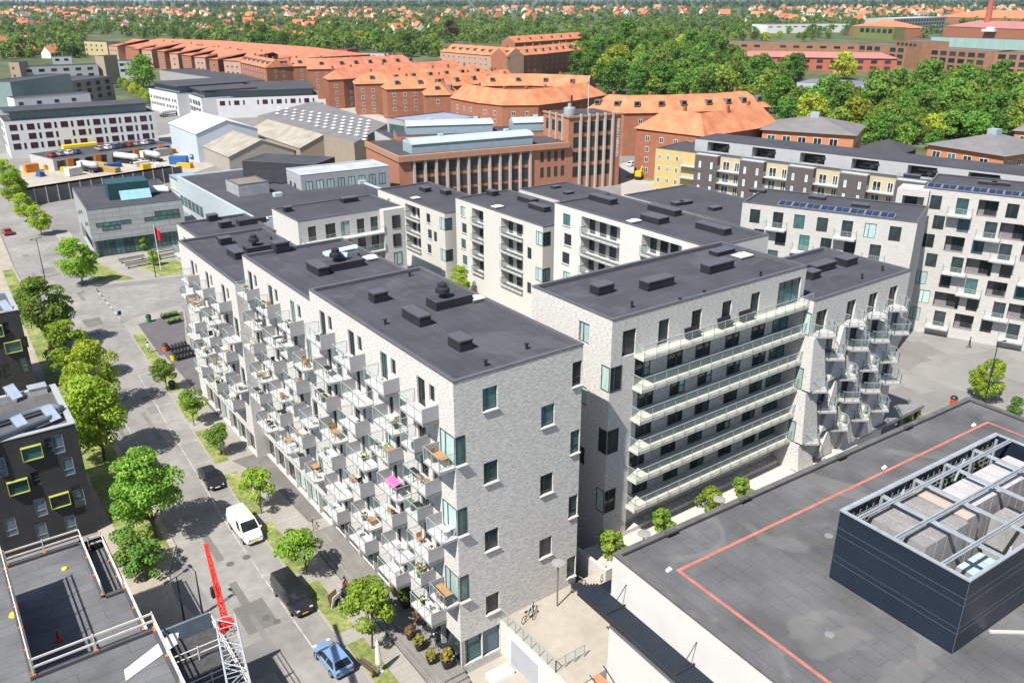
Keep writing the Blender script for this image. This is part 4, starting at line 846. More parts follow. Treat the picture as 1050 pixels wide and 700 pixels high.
# ---------------------------------------------------------------- right hand housing G, H
GR = -PI/2+R(20.5)
base = np.array(U(942.9, 340)); hd = np.array([math.cos(GR), math.sin(GR)]); nb = np.array([math.sin(GR), -math.cos(GR)])
brick_warm = M('warm_pale_brick', (.44, .43, .41), .9, .10, 1.1, (1, 1, 4), fine=.10)
ho = base-hd*3.2
H_ = Bld('lattice_balcony_house', 'tall pale brick apartment house with rows of white balconies at the right photo edge', 'apartment building', ho[0], ho[1], GR, 46, 13, 22.4, 0, brick_warm, felt_far)
hz = [22.4-3.35-2.93*k for k in range(7)]
lilac = M('shaded_plum_brick', (.20, .185, .19), .9, .12, 1, (1, 1, 4)); H_.revealm = lilac  # plum-grey loggia recesses, darkened so the colour carries their shade
for c in range(12):
    for r_, z in enumerate(hz):
        u = 1.2+3.35*c+(.9 if r_ % 2 else 0); k = (c-r_) % 3
        if z < .1: z = .12
        if k == 0 or (c == 0): H_.win('f', u, z+.35, 1.55, 2.1, 'two', .15)
        elif k == 1:
            H_.win('f', u+.2, z+.05, 1.6, 2.4, 'door', .15); balcony(H_.t, H_.pt('f', u-.75, 0, z), 0, 3.3, 1.35, 'G')
        else:
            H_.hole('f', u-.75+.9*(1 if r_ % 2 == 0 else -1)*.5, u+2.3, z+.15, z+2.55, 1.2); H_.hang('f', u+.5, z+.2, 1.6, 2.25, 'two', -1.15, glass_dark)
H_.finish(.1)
hb = MB(); hb.wall(-3.4, -1.2, 0, 4.4, 0, 22.2, [(.9, 3.9, z, z+2.2, 1.4, True) for z in hz]); hb.wall(-3.4, 3., -PI/2, 4.2, 0, 22.2, []); hb.wall(1.0, -1.2, PI/2, 1.2, 0, 22.2, []); hb.quad([(-3.4, -1.2, 22.2), (1.0, -1.2, 22.2), (1.0, 3, 22.2), (-3.4, 3, 22.2)]); hb.build('corner_bay', brick_warm, H_.t)
for z in hz: put('window', fwin(1.7, 2.1, 'two', frame_dark, glass_dark), H_.t, (-2.3, .18, z), 0)
gp = np.array(U(761.5, 207.4, 20.)); 
G_ = Bld('lattice_balcony_house', 'lower pale brick apartment house with solar panels, left of the tall balcony house', 'apartment building', gp[0], gp[1], math.atan2(*(np.array(U(914.6, 225.6, 20.))-gp)[::-1]), 24.5, 11.5, 20., 0, brick_warm, felt_far)
gz = [20-3.3-2.93*k for k in range(6)]
for c in range(7):
    for r_, z in enumerate(gz[:4]):
        u = 1.3+3.3*c+(.9 if r_ % 2 else 0); k = (c-r_) % 3
        if u > 21.6: continue
        if k != 1: G_.win('f', u, z+.35, 1.55, 2.1, 'two', .15)
        else: G_.win('f', u+.2, z+.05, 1.5, 2.4, 'door', .15); balcony(G_.t, G_.pt('f', u-.7, 0, z), 0, 3.1, 1.3, 'G')
G_.finish(.1)
def pv_row(h, u0, n, v, z, what):
    for i in range(n):
        p = h.pt('f', u0+2.05*i, -v, z); r = h.t.rotation_euler.z; l = h.t.location
        solar(l.x+math.cos(r)*p[0]-math.sin(r)*p[1], l.y+math.sin(r)*p[0]+math.cos(r)*p[1], z, 1.95, 1.6, R(14), r, f'{nth(i+1)} blue solar panel from the left on the roof of the {what}', 'blue solar panels on the brick housing')
pv_row(G_, 6.0, 8, 1.6, 19.7, 'lower balcony house'); pv_row(H_, 1.2, 10, 1.5, 22.1, 'tall balcony house')
for (px, py, h, tx) in ((777, 197, 20, 'left end of the lower balcony house'), (838, 204, 20, 'middle of the lower balcony house'), (882, 212, 20, 'right end of the lower balcony house'), (935, 182, 22.4, 'left end of the tall balcony house'), (1012, 189, 22.4, 'middle of the tall balcony house'), (1026, 190, 22.4, 'right part of the tall balcony house')):
    on_roof('v', px, py, h-.1, 'dark flat roof hatch at the '+tx, l=2.4, w=1.3, h=.5, rot=GR)
# ---------------------------------------------------------------- yellow and dark brick house K
yel = M('yellow_render', (.48, .37, .16), .85, .07, .5); dkb = M('dark_brown_brick', (.095, .08, .078), .9, .2, 1.2, (1, 1, 4), fine=.15); pent = M('grey_cladding', (.36, .37, .37), .7, .05, .6)
KR = -PI/2+R(13.2)
K_ = Bld('yellow_house', 'yellow rendered apartment house with dark brick bays, white balconies and a grey top floor', 'apartment building', 134.3, 114.7, KR, 92, 15, 12.3, 0, M('cream_render', (.44, .38, .25), .85, .07, .5), felt_far, None, frame_white, True)
K_.finish(.1); MB().box(-.04, 11.5, -.04, .3, 0, 12.28).box(-.04, .3, .3, 15.04, 0, 12.28).build('yellow_end', yel, K_.t)
for z in (9.6, 6.6, 3.6, .8): grid(K_, 'f', (z,), .8, 8.5, 2.6, .9, 1.35, 'two', frame_white, d=.045)
kb_ = K_
for j in range(7):
    u0 = 12.5+12.2*j
    MB().box(u0, u0+6.2, -1.6, -.02, 0, 12.4).build('brick_bay', dkb, K_.t)
    for z in (9.2, 6.2, 3.2):
        for q in (1.2, 4.4): put('window', fwin(.6, 1.6, 'plain', frame_white, glass_curtain), K_.t, (u0+q, -1.63, z), 0)
    for z in (9., 6., 3.):
        balcony(K_.t, (u0+6.25, 0, z), 0, 5.9, 1.5, 'G'); put('window', fwin(1.8, 2.2, 'two', frame_white, glass_dark), K_.t, (u0+7.0, -.02, z), 0); put('window', fwin(1.2, 2.2, 'two', frame_white, glass_dark), K_.t, (u0+10.2, -.02, z), 0)
    if j == 0:
        for z in (9., 6., 3.): balcony(K_.t, (u0-4.6, 0, z), 0, 4.5, 1.4, 'G')
ph = MB(); ph.wall(9.5, 3.2, 0, 82, 12.3, 15.4, [(3.6+12.2*j, 9.6+12.2*j, 12.4, 14.9, 3.) for j in range(7)]); ph.wall(9.5, 14.8, -PI/2, 11.6, 12.3, 15.4, []); 
ph.quad([(9.4, 3.1, 15.4), (91.6, 3.1, 15.4), (91.6, 14.9, 15.4), (9.4, 14.9, 15.4)], 1)
for j in range(7): ph.quad([(13.1+12.2*j, 6.2, 12.4), (19.1+12.2*j, 6.2, 12.4), (19.1+12.2*j, 6.2, 14.9), (13.1+12.2*j, 6.2, 14.9)], 2)
ph.build('top_floor', [pent, felt_far, MATS['dark_glass']], K_.t)
for j in range(7):
    for q in (10.2, 11.3): put('window', fwin(.9, .5, 'two', frame_dark, glass_dark), K_.t, (9.5+3.6+12.2*j-3+q-3, 3.18, 13.4+.5*(q > 11)), 0)
    balcony(K_.t, (12.6+12.2*j, .1, 12.45), 0, 6., 1.7, 'G')
# pavilions with hipped slate roofs behind it
slate_roof = M('slate_roof', (.17, .165, .165), .8, .12, .25, fine=.08); brick_orange = M('orange_brick', (.46, .20, .10), .9, .12, 1, (1, 1, 3), fine=.1)
def hip(b, x0, x1, y0, y1, z, h, m=0, ov=.8, top=0.):
    x0 -= ov; x1 += ov; y0 -= ov; y1 += ov; w = min(x1-x0, y1-y0)/2-top
    if x1-x0 >= y1-y0: r = [(x0+w, (y0+y1)/2-top, z+h), (x1-w, (y0+y1)/2-top, z+h), (x1-w, (y0+y1)/2+top, z+h), (x0+w, (y0+y1)/2+top, z+h)]
    else: r = [((x0+x1)/2-top, y0+w, z+h), ((x0+x1)/2+top, y0+w, z+h), ((x0+x1)/2+top, y1-w, z+h), ((x0+x1)/2-top, y1-w, z+h)]
    c = [(x0, y0, z), (x1, y0, z), (x1, y1, z), (x0, y1, z)]
    for i in range(4): j = (i+1) % 4; b.quad([c[i], c[j], r[j], r[i]], m)
    b.quad(r, m); b.quad(c[::-1], m); return b
def pavilion(fl, fr, D, label):
    h = bpx('pavilion_house', label, 'apartment building', fl, fr, 14., D, brick_orange, None, 0, True, 'brick pavilion houses with hipped slate roofs', frame_white)
    grid(h, 'f', (10.8, 7.6), 1.5, h.L-1, 4.2, 2.2, 1.9); grid(h, 'l', (10.8,), 1.5, D-1, 4.2, 2.0, 1.8); grid(h, 'r', (10.8,), 1.5, D-1, 4.2, 2.0, 1.8)
    h.finish(.1, cop=False); h.roof.name = 'ceiling'; b = MB(); hip(b, 0, h.L, 0, D, 14.02, 3.2); rf = b.build('hipped_roof', slate_roof, h.t)
    MB().box(h.L/2-1.2, h.L/2+1.2, D/2-1.2, D/2+1.2, 16., 18.3).build('roof_lantern', M('blue_zinc', (.30, .36, .40), .5, .08, 1), rf); return h
pavilion((782, 133), (876, 139), 22, 'orange brick pavilion house with a hipped slate roof, left one behind the yellow house')
pavilion((952, 148), (1030, 160), 22, 'orange brick pavilion house with a hipped slate roof, right one behind the yellow house')
pavilion((1041, 134), (1090, 138), 22, 'orange brick pavilion house with a hipped slate roof, cut by the right photo edge')
b = bpx('low_shed', 'low dark-roofed shed between the two pavilion houses', 'shed', (880, 152), (926, 157), 6., 12, M('black_boards', (.05, .05, .055), .8, .1, 1)); b.finish(.05, cop=False); q = MB(); hip(q, 0, b.L, 0, 12, 6.02, 2.5); q.build('hipped_roof', M('black_roof', (.055, .053, .06), .8, .1, .5), b.t)
# ---------------------------------------------------------------- columned brick works with tower
rb = M('red_works_brick', (.36, .165, .10), .9, .14, .8, (1, 1, 3), fine=.12); colm = M('concrete_pilaster', (.42, .37, .33), .9, .1, .5)
MR = R(-9.); md = np.array([math.cos(MR), math.sin(MR)]); mn = np.array([math.sin(MR), -math.cos(MR)])
tr_ = np.array([135.7, 130.]); tl_ = tr_-md*16.6; wl_ = tl_-md*48.
Wk_ = Bld('columned_works', 'long red brick works with concrete columns and tall dark windows', 'factory building', wl_[0], wl_[1], MR, 48, 26, 13., 0, rb, felt_far, None, frame_dark, True)
Wk_.finish(.3, cop=False)
for k in range(12):
    u = 3.6+2.95*k; MB().box(u, u+.55, -.6, -.01, 0, 11.6).build('column', colm, Wk_.t)
    if k < 11:
        for z in (8.2, 4.4, .8): put('window', fwin(1.75, 2.9, 'cross', frame_dark, glass_dark), Wk_.t, (u+.9, -.01, z), 0)
MB().box(-.3, 48, -.9, .3, 11.7, 13.1).box(-.3, .3, .3, 26, 11.7, 13.1).build('cornice', M('brick_cornice', (.36, .2, .13), .9, .1, 1), Wk_.t)
for k in range(4): put('window', fwin(1., 2.6, 'cross', frame_dark, glass_dark), Wk_.t, (39.5+2.1*k, -.01, 8.4), 0); put('window', fwin(1., 2.6, 'cross', frame_dark, glass_dark), Wk_.t, (39.5+2.1*k, -.01, 4.3), 0)
Tw = Bld('columned_tower', 'red brick corner tower of the works with tall concrete columns and white vertical lettering', 'factory building', tl_[0], tl_[1], MR, 16.6, 14, 19.5, 0, rb, felt_far, None, frame_dark, True)
Tw.finish(.2, cop=False)
for k in range(5):
    u = 3.3+2.55*k; MB().box(u, u+.55, -.6, -.01, 0, 20.1).build('column', colm, Tw.t)
for k in range(5):
    for z in (15.2, 11.3, 7.4, 3.5): put('window', fwin(1.6, 2.8, 'cross', frame_dark, glass_dark), Tw.t, (1.5+2.55*k, -.01, z), 0)
for k in range(3):
    MB().box(-.5, -.01, 2.5+3.5*k, 3.0+3.5*k, 13, 20.1).build('column', colm, Tw.t)
    put('window', fwin(1.6, 2.8, 'cross', frame_dark, glass_dark), Tw.t, (-.01, 5.5+3.4*k, 15.2), -PI/2)
MB().box(-.3, 16.9, -.35, .2, 19.3, 19.75).box(-.3, .2, .2, 14, 19.3, 19.75).build('cornice', MATS['brick_cornice'], Tw.t)
fc = bpy.data.curves.new('lettering', 'FONT'); fc.body = 'MASKIN FABRIKKEN'; fc.size = 1.15; fc.extrude = .03; fc.align_y = 'CENTER'
fo = bpy.data.objects.new('tmp', fc); COL.objects.link(fo); dg = bpy.context.evaluated_depsgraph_get(); me = bpy.data.meshes.new_from_object(fo.evaluated_get(dg)); bpy.data.objects.remove(fo)
me.materials.clear(); me.materials.append(white_paint); lo = put('lettering', me, Tw.t, (15.75, -.08, 18.2)); lo.rotation_euler = (PI/2, PI/2, 0)
MB()._lathe((2.2, 3.5, 19.4), [(1.6, 0), (1.6, 1.9), (1.2, 2.2), (.5, 2.3), (.5, 3.2), (.35, 3.2)], 16, 0).build('boiler_cowl', M('bright_zinc', (.55, .56, .56), .35, .1, 1, metal=.6), Tw.t)
MB().tube([(3.4, 4.5, 19.4), (3.4, 4.5, 24.5)], .25, 8).build('flue', darkmetal, Tw.t); MB().tube([(9., 5, 19.4), (9., 5, 29)], .07, 6).build('flagpole', white_paint, Tw.t)
bz = M('blue_grey_zinc', (.27, .34, .38), .5, .08, .8); bzt = M('pale_zinc_roof', (.40, .47, .51), .45, .06, .5)
def barrel(h, u0, v0, l, w, z, hh, label):
    r = h.t.rotation_euler.z; lo_ = h.t.location; x, y = lo_.x+math.cos(r)*u0-math.sin(r)*v0, lo_.y+math.sin(r)*u0+math.cos(r)*v0
    t = thing('rooftop_pavilion', label, 'rooftop hall', (x, y, z), r, 'barrel-roofed halls on top of the works'); MB().box(0, l, 0, w, 0, hh).build('wall', bz, t); b = MB(); n = 8
    for k in range(n):
        a0, a1 = PI*k/n, PI*(k+1)/n; f = lambda a: (w/2-(w/2+.25)*math.cos(a), hh+.02+1.1*math.sin(a)); p, q = f(a0), f(a1); b.quad([(-.2, p[0], p[1]), (l+.2, p[0], p[1]), (l+.2, q[0], q[1]), (-.2, q[0], q[1])])
    b.quad([(-.02, w/2-(w/2)*math.cos(PI*k/n), hh+1.08*math.sin(PI*k/n)) for k in range(n+1)]); b.quad([(l+.02, w/2-(w/2)*math.cos(PI*k/n), hh+1.08*math.sin(PI*k/n)) for k in range(n+1)])
    b.build('barrel_roof', bzt, t); v = MB()
    for k in (.25, .8): v.box(l*k, l*k+1.2, w/2-.5, w/2+.5, hh+1.1, hh+1.7)
    v.build('roof_vent', bzt, t); return t
barrel(Wk_, 4.5, 2.5, 34, 6.5, 12.8, 2.3, 'long barrel-roofed zinc hall on the front wing of the works')
hwt = (wl_+np.array([-8., 40]))
Wk2 = Bld('works_wing', 'rear brick wing of the works with pale columns under two barrel-roofed halls', 'factory building', 84., 163., R(-24), 62, 12, 14., 0, rb, felt_far, None, frame_dark, True); Wk2.finish(.2)
for k in range(9): MB().box(16+2.6*k, 16.5+2.6*k, -.4, -.01, 3, 13).build('column', colm, Wk2.t); put('window', fwin(1.4, 3., 'cross', frame_dark, glass_dark), Wk2.t, (16.8+2.6*k, -.01, 8), 0)
barrel(Wk2, 3, 2.5, 24, 6.5, 13.9, 2.3, 'left of two barrel-roofed zinc halls on the rear wing of the works'); barrel(Wk2, 33, 2.5, 26, 6.5, 13.9, 2.3, 'right of two barrel-roofed zinc halls on the rear wing of the works')
# zinc clad office between
zc = BR('zinc_shingles', (.30, .30, .32), (.36, .36, .38), (.2, .2, .22), 1.4, 2.4, .03, plane='wall', var=.1)
Y1 = bpx('zinc_office', 'grey zinc clad office with a ribbon window, left of the columned works', 'office', (384, 134), (418, 151), 11., 18, M('pale_rib_cladding', (.42, .44, .43), .6, .06, 2, (6, 6, .2)), felt_far); grid(Y1, 'f', (5.8,), 1.5, Y1.L-1.5, 2.4, .9, 2.2); Y1.finish(.2)
Y2 = bpx('zinc_office', 'upper zinc shingled office storey with a long dark ribbon window', 'office', (397, 121), (433, 127), 15., 22, zc, M('lilac_roof', (.26, .27, .33), .7, .1, .3)); put('window', fwin(Y2.L-2, 2.6, 'multi', frame_dark, glass_teal), Y2.t, (1, -.01, 10.8), 0); Y2.finish(.2)
# low blue-roofed hall T with its glazed bridge
Ta = bpx('blue_grey_hall', 'low hall with a black felt roof and pale zinc edges, behind the set-back house', 'hall', (181, 181), (262, 225), 8.2, 34, M('pale_zinc_wall', (.40, .46, .49), .5, .08, .6), felt_far); grid(Ta, 'f', (1.5,), 1, 20, 3, 2.4, 2.4, gl=glass_teal); Ta.finish(.2, copm=M('zinc_edge', (.42, .49, .53), .5, .05, 1), cw=.6)
Tb = bpx('glazed_walkway', 'long blue metal roof over a glazed walkway beside the glass office', 'walkway', (173, 179), (229, 210), 7., 5.5, M('glazed_wall', (.20, .24, .22), .15, .3, .9, (2, 2, 1)), M('blue_metal_roof', (.24, .34, .41), .4, .08, .6)); grid(Tb, 'f', (.6, 3.7), .4, Tb.L-.4, 2.2, 1.9, 2.5, gl=glass_curtain, fr=white_paint); Tb.finish(.02, cop=False)
Tc = bpx('blue_metal_wing', 'long low wing with a sloping blue metal roof behind the grey courtyard house', 'hall', (254, 226), (400, 203), 7.4, 9, MATS['pale_zinc_wall'], MATS['blue_metal_roof']); grid(Tc, 'f', (3.6,), 1, Tc.L-1, 3, 2.2, 2.2, gl=glass_teal); Tc.finish(.02, cop=False)
for (px, py) in ((285, 203), (371, 190)): x, y = U(px, py, 7.6); tag(MB().prism([(-.9, -.7), (.9, -.7), (.9, .7), (-.9, .7)], 0, 1.5).box(-.7, .7, -.72, -.7, .3, 1.2).build('roof_vent', MATS['zinc_edge'], None, loc=(x, y, 7.3)), ('left' if px < 300 else 'right')+' pale zinc vent hood on the long blue metal roof', 'roof vent', 'zinc hoods on the blue roof')
Td = bpx('grey_office_box', 'grey two storey office box with small square windows above the blue metal wing', 'office', (308, 180), (399, 170), 11.5, 10, M('grey_rib_wall', (.33, .34, .36), .7, .08, 2, (5, 5, .3)), M('pale_flat_roof', (.38, .40, .40), .8, .15, .3)); grid(Td, 'f', (7.4,), 1, Td.L-1, 2.6, 1.6, 2.6, gl=glass_curtain); grid(Td, 'l', (7.6,), 2, 8, 3, 1.2, 1.4); Td.finish(.2, copm=MATS['zinc_edge'])
Te = bpx('dark_roof_box', 'dark raised roof house on the black felt hall', 'roof house', (248, 165), (322, 169), 11., 11, M('black_louvre', (.04, .04, .045), .6, .3, 3), felt_far, 8.); Te.finish(.02)
Tf = bpx('grey_stair_tower', 'grey shingled stair tower with a brown roof on the black felt hall', 'stair tower', (231, 184), (244, 190), 10.6, 7, zc, M('brown_roof', (.2, .17, .14), .8, .1, 1)); Tf.finish(.05)
for k in range(3):
    x, y = U(262+13*k, 185, 8.3); o = MB().prism([(-2.2, -2.5), (2.2, -2.5), (2.2, 2.5), (-2.2, 2.5)], 0, .05); o.quad([(-2.2, -2.5, .05), (2.2, -2.5, .05), (2.2, 1.5, 2.6), (-2.2, 1.5, 2.6)]); o.quad([(2.2, -2.5, .05), (2.2, 1.5, .05), (2.2, 1.5, 2.6)]); o.quad([(-2.2, -2.5, .05), (-2.2, 1.5, 2.6), (-2.2, 1.5, .05)]); o.quad([(-2.2, 1.5, .05), (-2.2, 1.5, 2.6), (2.2, 1.5, 2.6), (2.2, 1.5, .05)])
    tag(o.build('sawtooth_rooflight', MATS['black_louvre'], None, loc=(x, y, 8.15), rot=R(20)), f'{ORD[k+1]} black sawtooth rooflight from the left on the felt hall', 'rooflight', 'sawtooth rooflights on the felt hall')
# glass office Q with shingled metal upper floor
q_wall = BR('overlapping_metal_shingles', (.31, .325, .325), (.35, .365, .365), (.18, .19, .20), 3., 1.0, .05, plane='wall', var=.08)
Q_ = bpx('glass_office', 'metal shingled office on a glazed ground floor across the square', 'office', (88.5, 215.7), (186.3, 204.6), 10., 25, q_wall)
Q_.hole('f', .4, Q_.L-.4, .1, 3.6, .8, False); Q_.hole('l', 5, 24.6, .1, 3.6, .8, False); Q_.finish(.12)
for k in range(10): put('window', fwin(1.78, 3.4, 'two', frame_dark, glass_teal), Q_.t, (.5+1.78*k, .6, .15), 0)
for k in range(9): put('window', fwin(2.1, 3.4, 'two', frame_dark, glass_dark), Q_.t, (.6, 24.5-2.1*k, .15), -PI/2)
for u, w, z, hh in ((1.2, 6.5, 6.4, .8), (2.2, 3.4, 5.5, .9), (10.3, 7., 6.4, .8), (12.4, 4.8, 7.2, 1.)): put('window', fwin(w, hh, 'multi', frame_dark, glass_teal), Q_.t, (u, -.01, z), 0)
for k in range(5): put('window', fwin(1.8, .6, 'two', frame_dark, glass_dark), Q_.t, (-.01, 20-4*k, 5.4+.9*(k % 3)), -PI/2)
x, y = U(131, 201, 10.); t = thing('rooftop_plant_room', 'dark teal plant room with a pale glazed slope on the glass office roof', 'plant room', (x-4, y-2, 9.9), Q_.t.rotation_euler.z); MB().box(0, 8, 0, 6, 0, 3.4).build('casing', M('dark_teal_cladding', (.02, .065, .075), .4, .1, 1), t); MB().quad([(2, -1.6, .1), (8, -1.6, .1), (8, -.02, 1.8), (2, -.02, 1.8)]).build('glazed_slope', M('pale_teal_glass', (.24, .42, .46), .15, .1, 1), t)
x, y = U(158, 196, 10.5); tag(MB().tube([(-3, 0, .6), (0, 1, .6), (3, 0, .6)], .6, 10).tube([(-3, 2.5, .6), (0, 3.2, .6), (3, 2.2, .6)], .6, 10).build('ventilation_duct', M('white_duct', (.62, .62, .60), .5, .06, 1), None, True, loc=(x, y, 9.9)), 'pair of fat white ventilation ducts on the glass office roof', 'duct')
# sheds
shed_w = M('pale_blue_sheet', (.45, .50, .56), .6, .06, 1, (6, 6, .2)); fibre = M('lichen_fibre_cement', (.30, .275, .23), .95, .2, .25, fine=.12)
def gable2(name, label, a, W, L_, He, rise, wall, roofm):
    t = thing(name, label, 'shed', (a[0], a[1], 0)); b = MB(); b.quad([(0, 0, 0), (W, 0, 0), (W, 0, He), (W/2, 0, He+rise), (0, 0, He)]); b.quad([(W, L_, 0), (0, L_, 0), (0, L_, He), (W/2, L_, He+rise), (W, L_, He)]); b.quad([(0, L_, 0), (0, 0, 0), (0, 0, He), (0, L_, He)]); b.quad([(W, 0, 0), (W, L_, 0), (W, L_, He), (W, 0, He)]); b.build('wall', wall, t)
    r = MB(); e = .3; r.quad([(-e, -e, He-.05), (W/2, -e, He+rise+.06), (W/2, L_+e, He+rise+.06), (-e, L_+e, He-.05)]); r.quad([(W/2, -e, He+rise+.06), (W+e, -e, He-.05), (W+e, L_+e, He-.05), (W/2, L_+e, He+rise+.06)]); r.build('roof', roofm, t); return t
gable2('metal_shed', 'pale blue metal shed with a bright white roof in the works yard', (51., 234.9), 20, 30.5, 9., 3.4, shed_w, M('white_sheet_roof', (.62, .62, .60), .6, .04, .4))
gable2('fibre_cement_shed', 'shed with a beige fibre cement roof in front of the white-roofed one', (52.8, 210.5), 20.6, 32., 5., 4., M('beige_boards', (.33, .30, .26), .9, .1, 1), fibre)
gable2('fibre_cement_shed', 'long shed with a beige ridge-light roof between the white-roofed shed and the grey hall', (73.8, 207.), 16.5, 46., 6., 3.4, M('brown_boards', (.28, .235, .18), .9, .1, 1), fibre)
gr_roof = M('grey_fibre_cement', (.17, .165, .165), .9, .14, .2, fine=.1)
for i in range(12):
    for j in range(9):
        px, py = 286+8.4*i-.8*j, 110.5+1.25*i+3.2*j
        if py > 115+(px-272)*.29: continue
        x, y = U(px, py, 9.6)
        tag(MB().obox((0, 0, .2), (.4, 0, .06), (0, 1.0, 0), (0, 0, .1)).build('rooflight', M('white_rooflight', (.7, .7, .68), .4, .03, 1), None, loc=(x, y, 9.55)), f'white rooflight, {ORD[j+1]} from the back in row {ORD[i+1]} from the left, grey works roof', 'rooflight', 'white rooflights on the grey works roof')
gw = MB(); pts = [U(*p, 9.4) for p in ((264, 119), (363, 147), (397, 127), (322, 104))]
wr = thing('works_hall', 'wide works hall with a grey roof dotted with white rooflights', 'hall', (pts[0][0], pts[0][1], 0)); o = np.array(pts[0]); MB().prism([tuple(np.array(p)-o) for p in pts], 0, 9.45, 0, 1).build('hall', [MATS['brown_boards'], gr_roof], wr)
# ---------------------------------------------------------------- works yard, white offices
sheet('works_yard_ground', [U(20, 212), U(178, 184), U(250, 160), U(195, 132), U(170, 138), U(20, 170)], .016, M('yard_gravel', (.33, .30, .25), .95, .14, .08, hue=(.38, .35, .30), fine=.1))
sheet('sand_patch', [U(22, 182), U(50, 178), U(52, 170), U(24, 172)], .024, M('orange_sand', (.42, .30, .16), .95, .1, .2))
sheet('works_road', [U(318, 104), U(385, 128), U(425, 138), U(430, 131), U(372, 112), U(322, 98)], .02, M('pale_road', (.36, .34, .31), .95, .1, .06))
sheet('tower_forecourt', [U(637, 205), U(672, 200), U(672, 160), U(636, 168)], .02, M('pale_road', (.36, .34, .31)))
setting(MB().prism([U(640, 182), U(668, 186), U(690, 178), U(655, 175)], .02, .1, 0, 0).build('grass_bank', grass))
white_off = M('white_office_render', (.60, .60, .60), .8, .04, .3); plum = M('plum_glass', (.05, .018, .03), .15, .4, .5); pgreen = M('green_glass_band', (.20, .27, .265), .15, .2, .6, (3, 3, 1))
def office(label, fl, fr, H, D, rows, pitch, gl, L=None, left=True, w=2.2, hh=1.9, pent=True, rot=None):
    h = bpx('white_office', label, 'office building', fl, fr, H, D, white_off, felt_far, L=L)
    grid(h, 'f', rows, 1.2, h.L-1, pitch, w, hh, 'two', frame_dark, gl, .04); grid(h, 'f', rows, 1.2+pitch*.62, h.L-1, pitch, .7, hh, 'plain', frame_dark, glass_dark, .1)
    if left: grid(h, 'l', rows, 1.5, D-2, pitch*1.2, 1.9, hh, 'two', frame_dark, gl)
    h.finish(.1)
    if pent:
        b = MB(); b.box(2, h.L-2, 2.2, D-2, H, H+2.5); pb = b.build('glazed_top_floor', pgreen, h.t); MB().box(.6, h.L-.6, .8, D-.8, H+2.52, H+2.95).build('roof_slab', felt_far, h.t)
        m = MB()
        for k in range(int(h.L/2.4)): m.box(2.2+2.4*k, 2.3+2.4*k, 2.12, 2.2, H, H+2.5)
        m.build('mullion', frame_grey, h.t)
    return h
W1 = office('large white office with rows of plum windows and a dark glazed top floor', (3.8, 124.8), (158., 114.3), 12., 17, (8.9, 5.9, 2.9), 5.0, plum)
office('white office with a dark roof and glazed top floor behind the white-roofed shed', (206.7, 101.5), (326., 97.5), 8.5, 42, (5.4,), 6., plum, left=True)
office('white office wing with two rows of small windows, left of the one behind the shed', (181, 92.5), (206, 100.5), 9.1, 26, (5.4, 2.4), 4.2, glass_dark, left=False)
office('white office end block farthest left of the pair behind the shed', (152.4, 90.5), (181, 96), 9.7, 36, (5.6, 2.8), 3.6, glass_dark, left=False, w=1.2, hh=1.3)
tan = M('tan_brick', (.33, .27, .20), .9, .1, .6); gbr = M('grey_brown_brick', (.24, .215, .19), .9, .12, .6); grl = M('light_grey_panel', (.40, .41, .43), .8, .08, .6)
def plain(label, fl, fr, H, D, wall, rows, pitch, w=1.6, hh=1.6, gl=None, cat='office building', roof=None, name='office_block', lim=90):
    h = bpx(name, label, cat, fl, fr, H, D, wall, roof or felt_far); grid(h, 'f', rows, 1.5, h.L-1, pitch, w, hh, 'two', frame_dark, gl or glass_dark, limit=lim); h.finish(.1); return h
plain('grey-brown brick office with a dark flat roof behind the large white office', (8, 91), (115, 78.5), 13., 20, gbr, (10., 7., 4.), 6.2, 2.6, 1.9)
plain('dark green glazed upper storey on the grey-brown office', (10, 84.5), (72, 76), 16.5, 12, pgreen, (), 5)
plain('white courtyard wing between the white office and the grey-brown office', (14, 101), (92, 95), 11., 8, white_off, (8., 5.), 7., 1.8, 1.3)
plain('long grey-white terrace with small windows behind the grey-brown office', (23, 69), (100, 66), 12., 10, grl, (9., 5.5), 6.5, 3., 1.6)
plain('long grey-white terrace with a stepped roof, right of the tan stair tower', (108, 63), (139, 62.5), 12., 10, grl, (9., 5.5), 6.5, 3., 1.6)
plain('grey-white raised block on the long terrace', (53, 58.5), (73, 58), 15.5, 9, grl, (13.,), 5, 2.4, 1.4)
plain('tan brick stair tower on the left of the long terrace', (8.5, 64), (19, 64), 15., 9, tan, (11., 7.), 6, 1.2, 1.3, name='stair_tower', cat='stair tower')
plain('tan brick stair tower in the middle of the long terrace', (97, 57.5), (106, 57.8), 16.5, 10, tan, (), 6, name='stair_tower', cat='stair tower')
plain('low dark-roofed hall between the round tree and the red apartment rows', (163, 72), (247, 84), 6., 40, M('grey_wall', (.3, .3, .3), .8, .1, .5), (), 5, cat='hall', name='low_hall')
plain('grey-yellow end block at the far left end of the tiled apartment row', (86, 42.5), (109, 43.5), 12., 14, M('pale_yellow_render', (.45, .38, .22), .85, .08, .5), (8., 4.), 8, 2, 1.8, cat='apartment building')
plain('pale grey long school building with a red stair block, behind the tiled rows', (316, 53.5), (398, 55), 9., 14, grl, (5.5,), 6, 3, 1.8, cat='school', name='school_building')
plain('red stair block on the pale grey school building', (344, 50.5), (356, 51), 13., 12, M('red_panel', (.45, .06, .05), .7, .08, .5), (), 5, cat='stair tower', name='stair_tower')
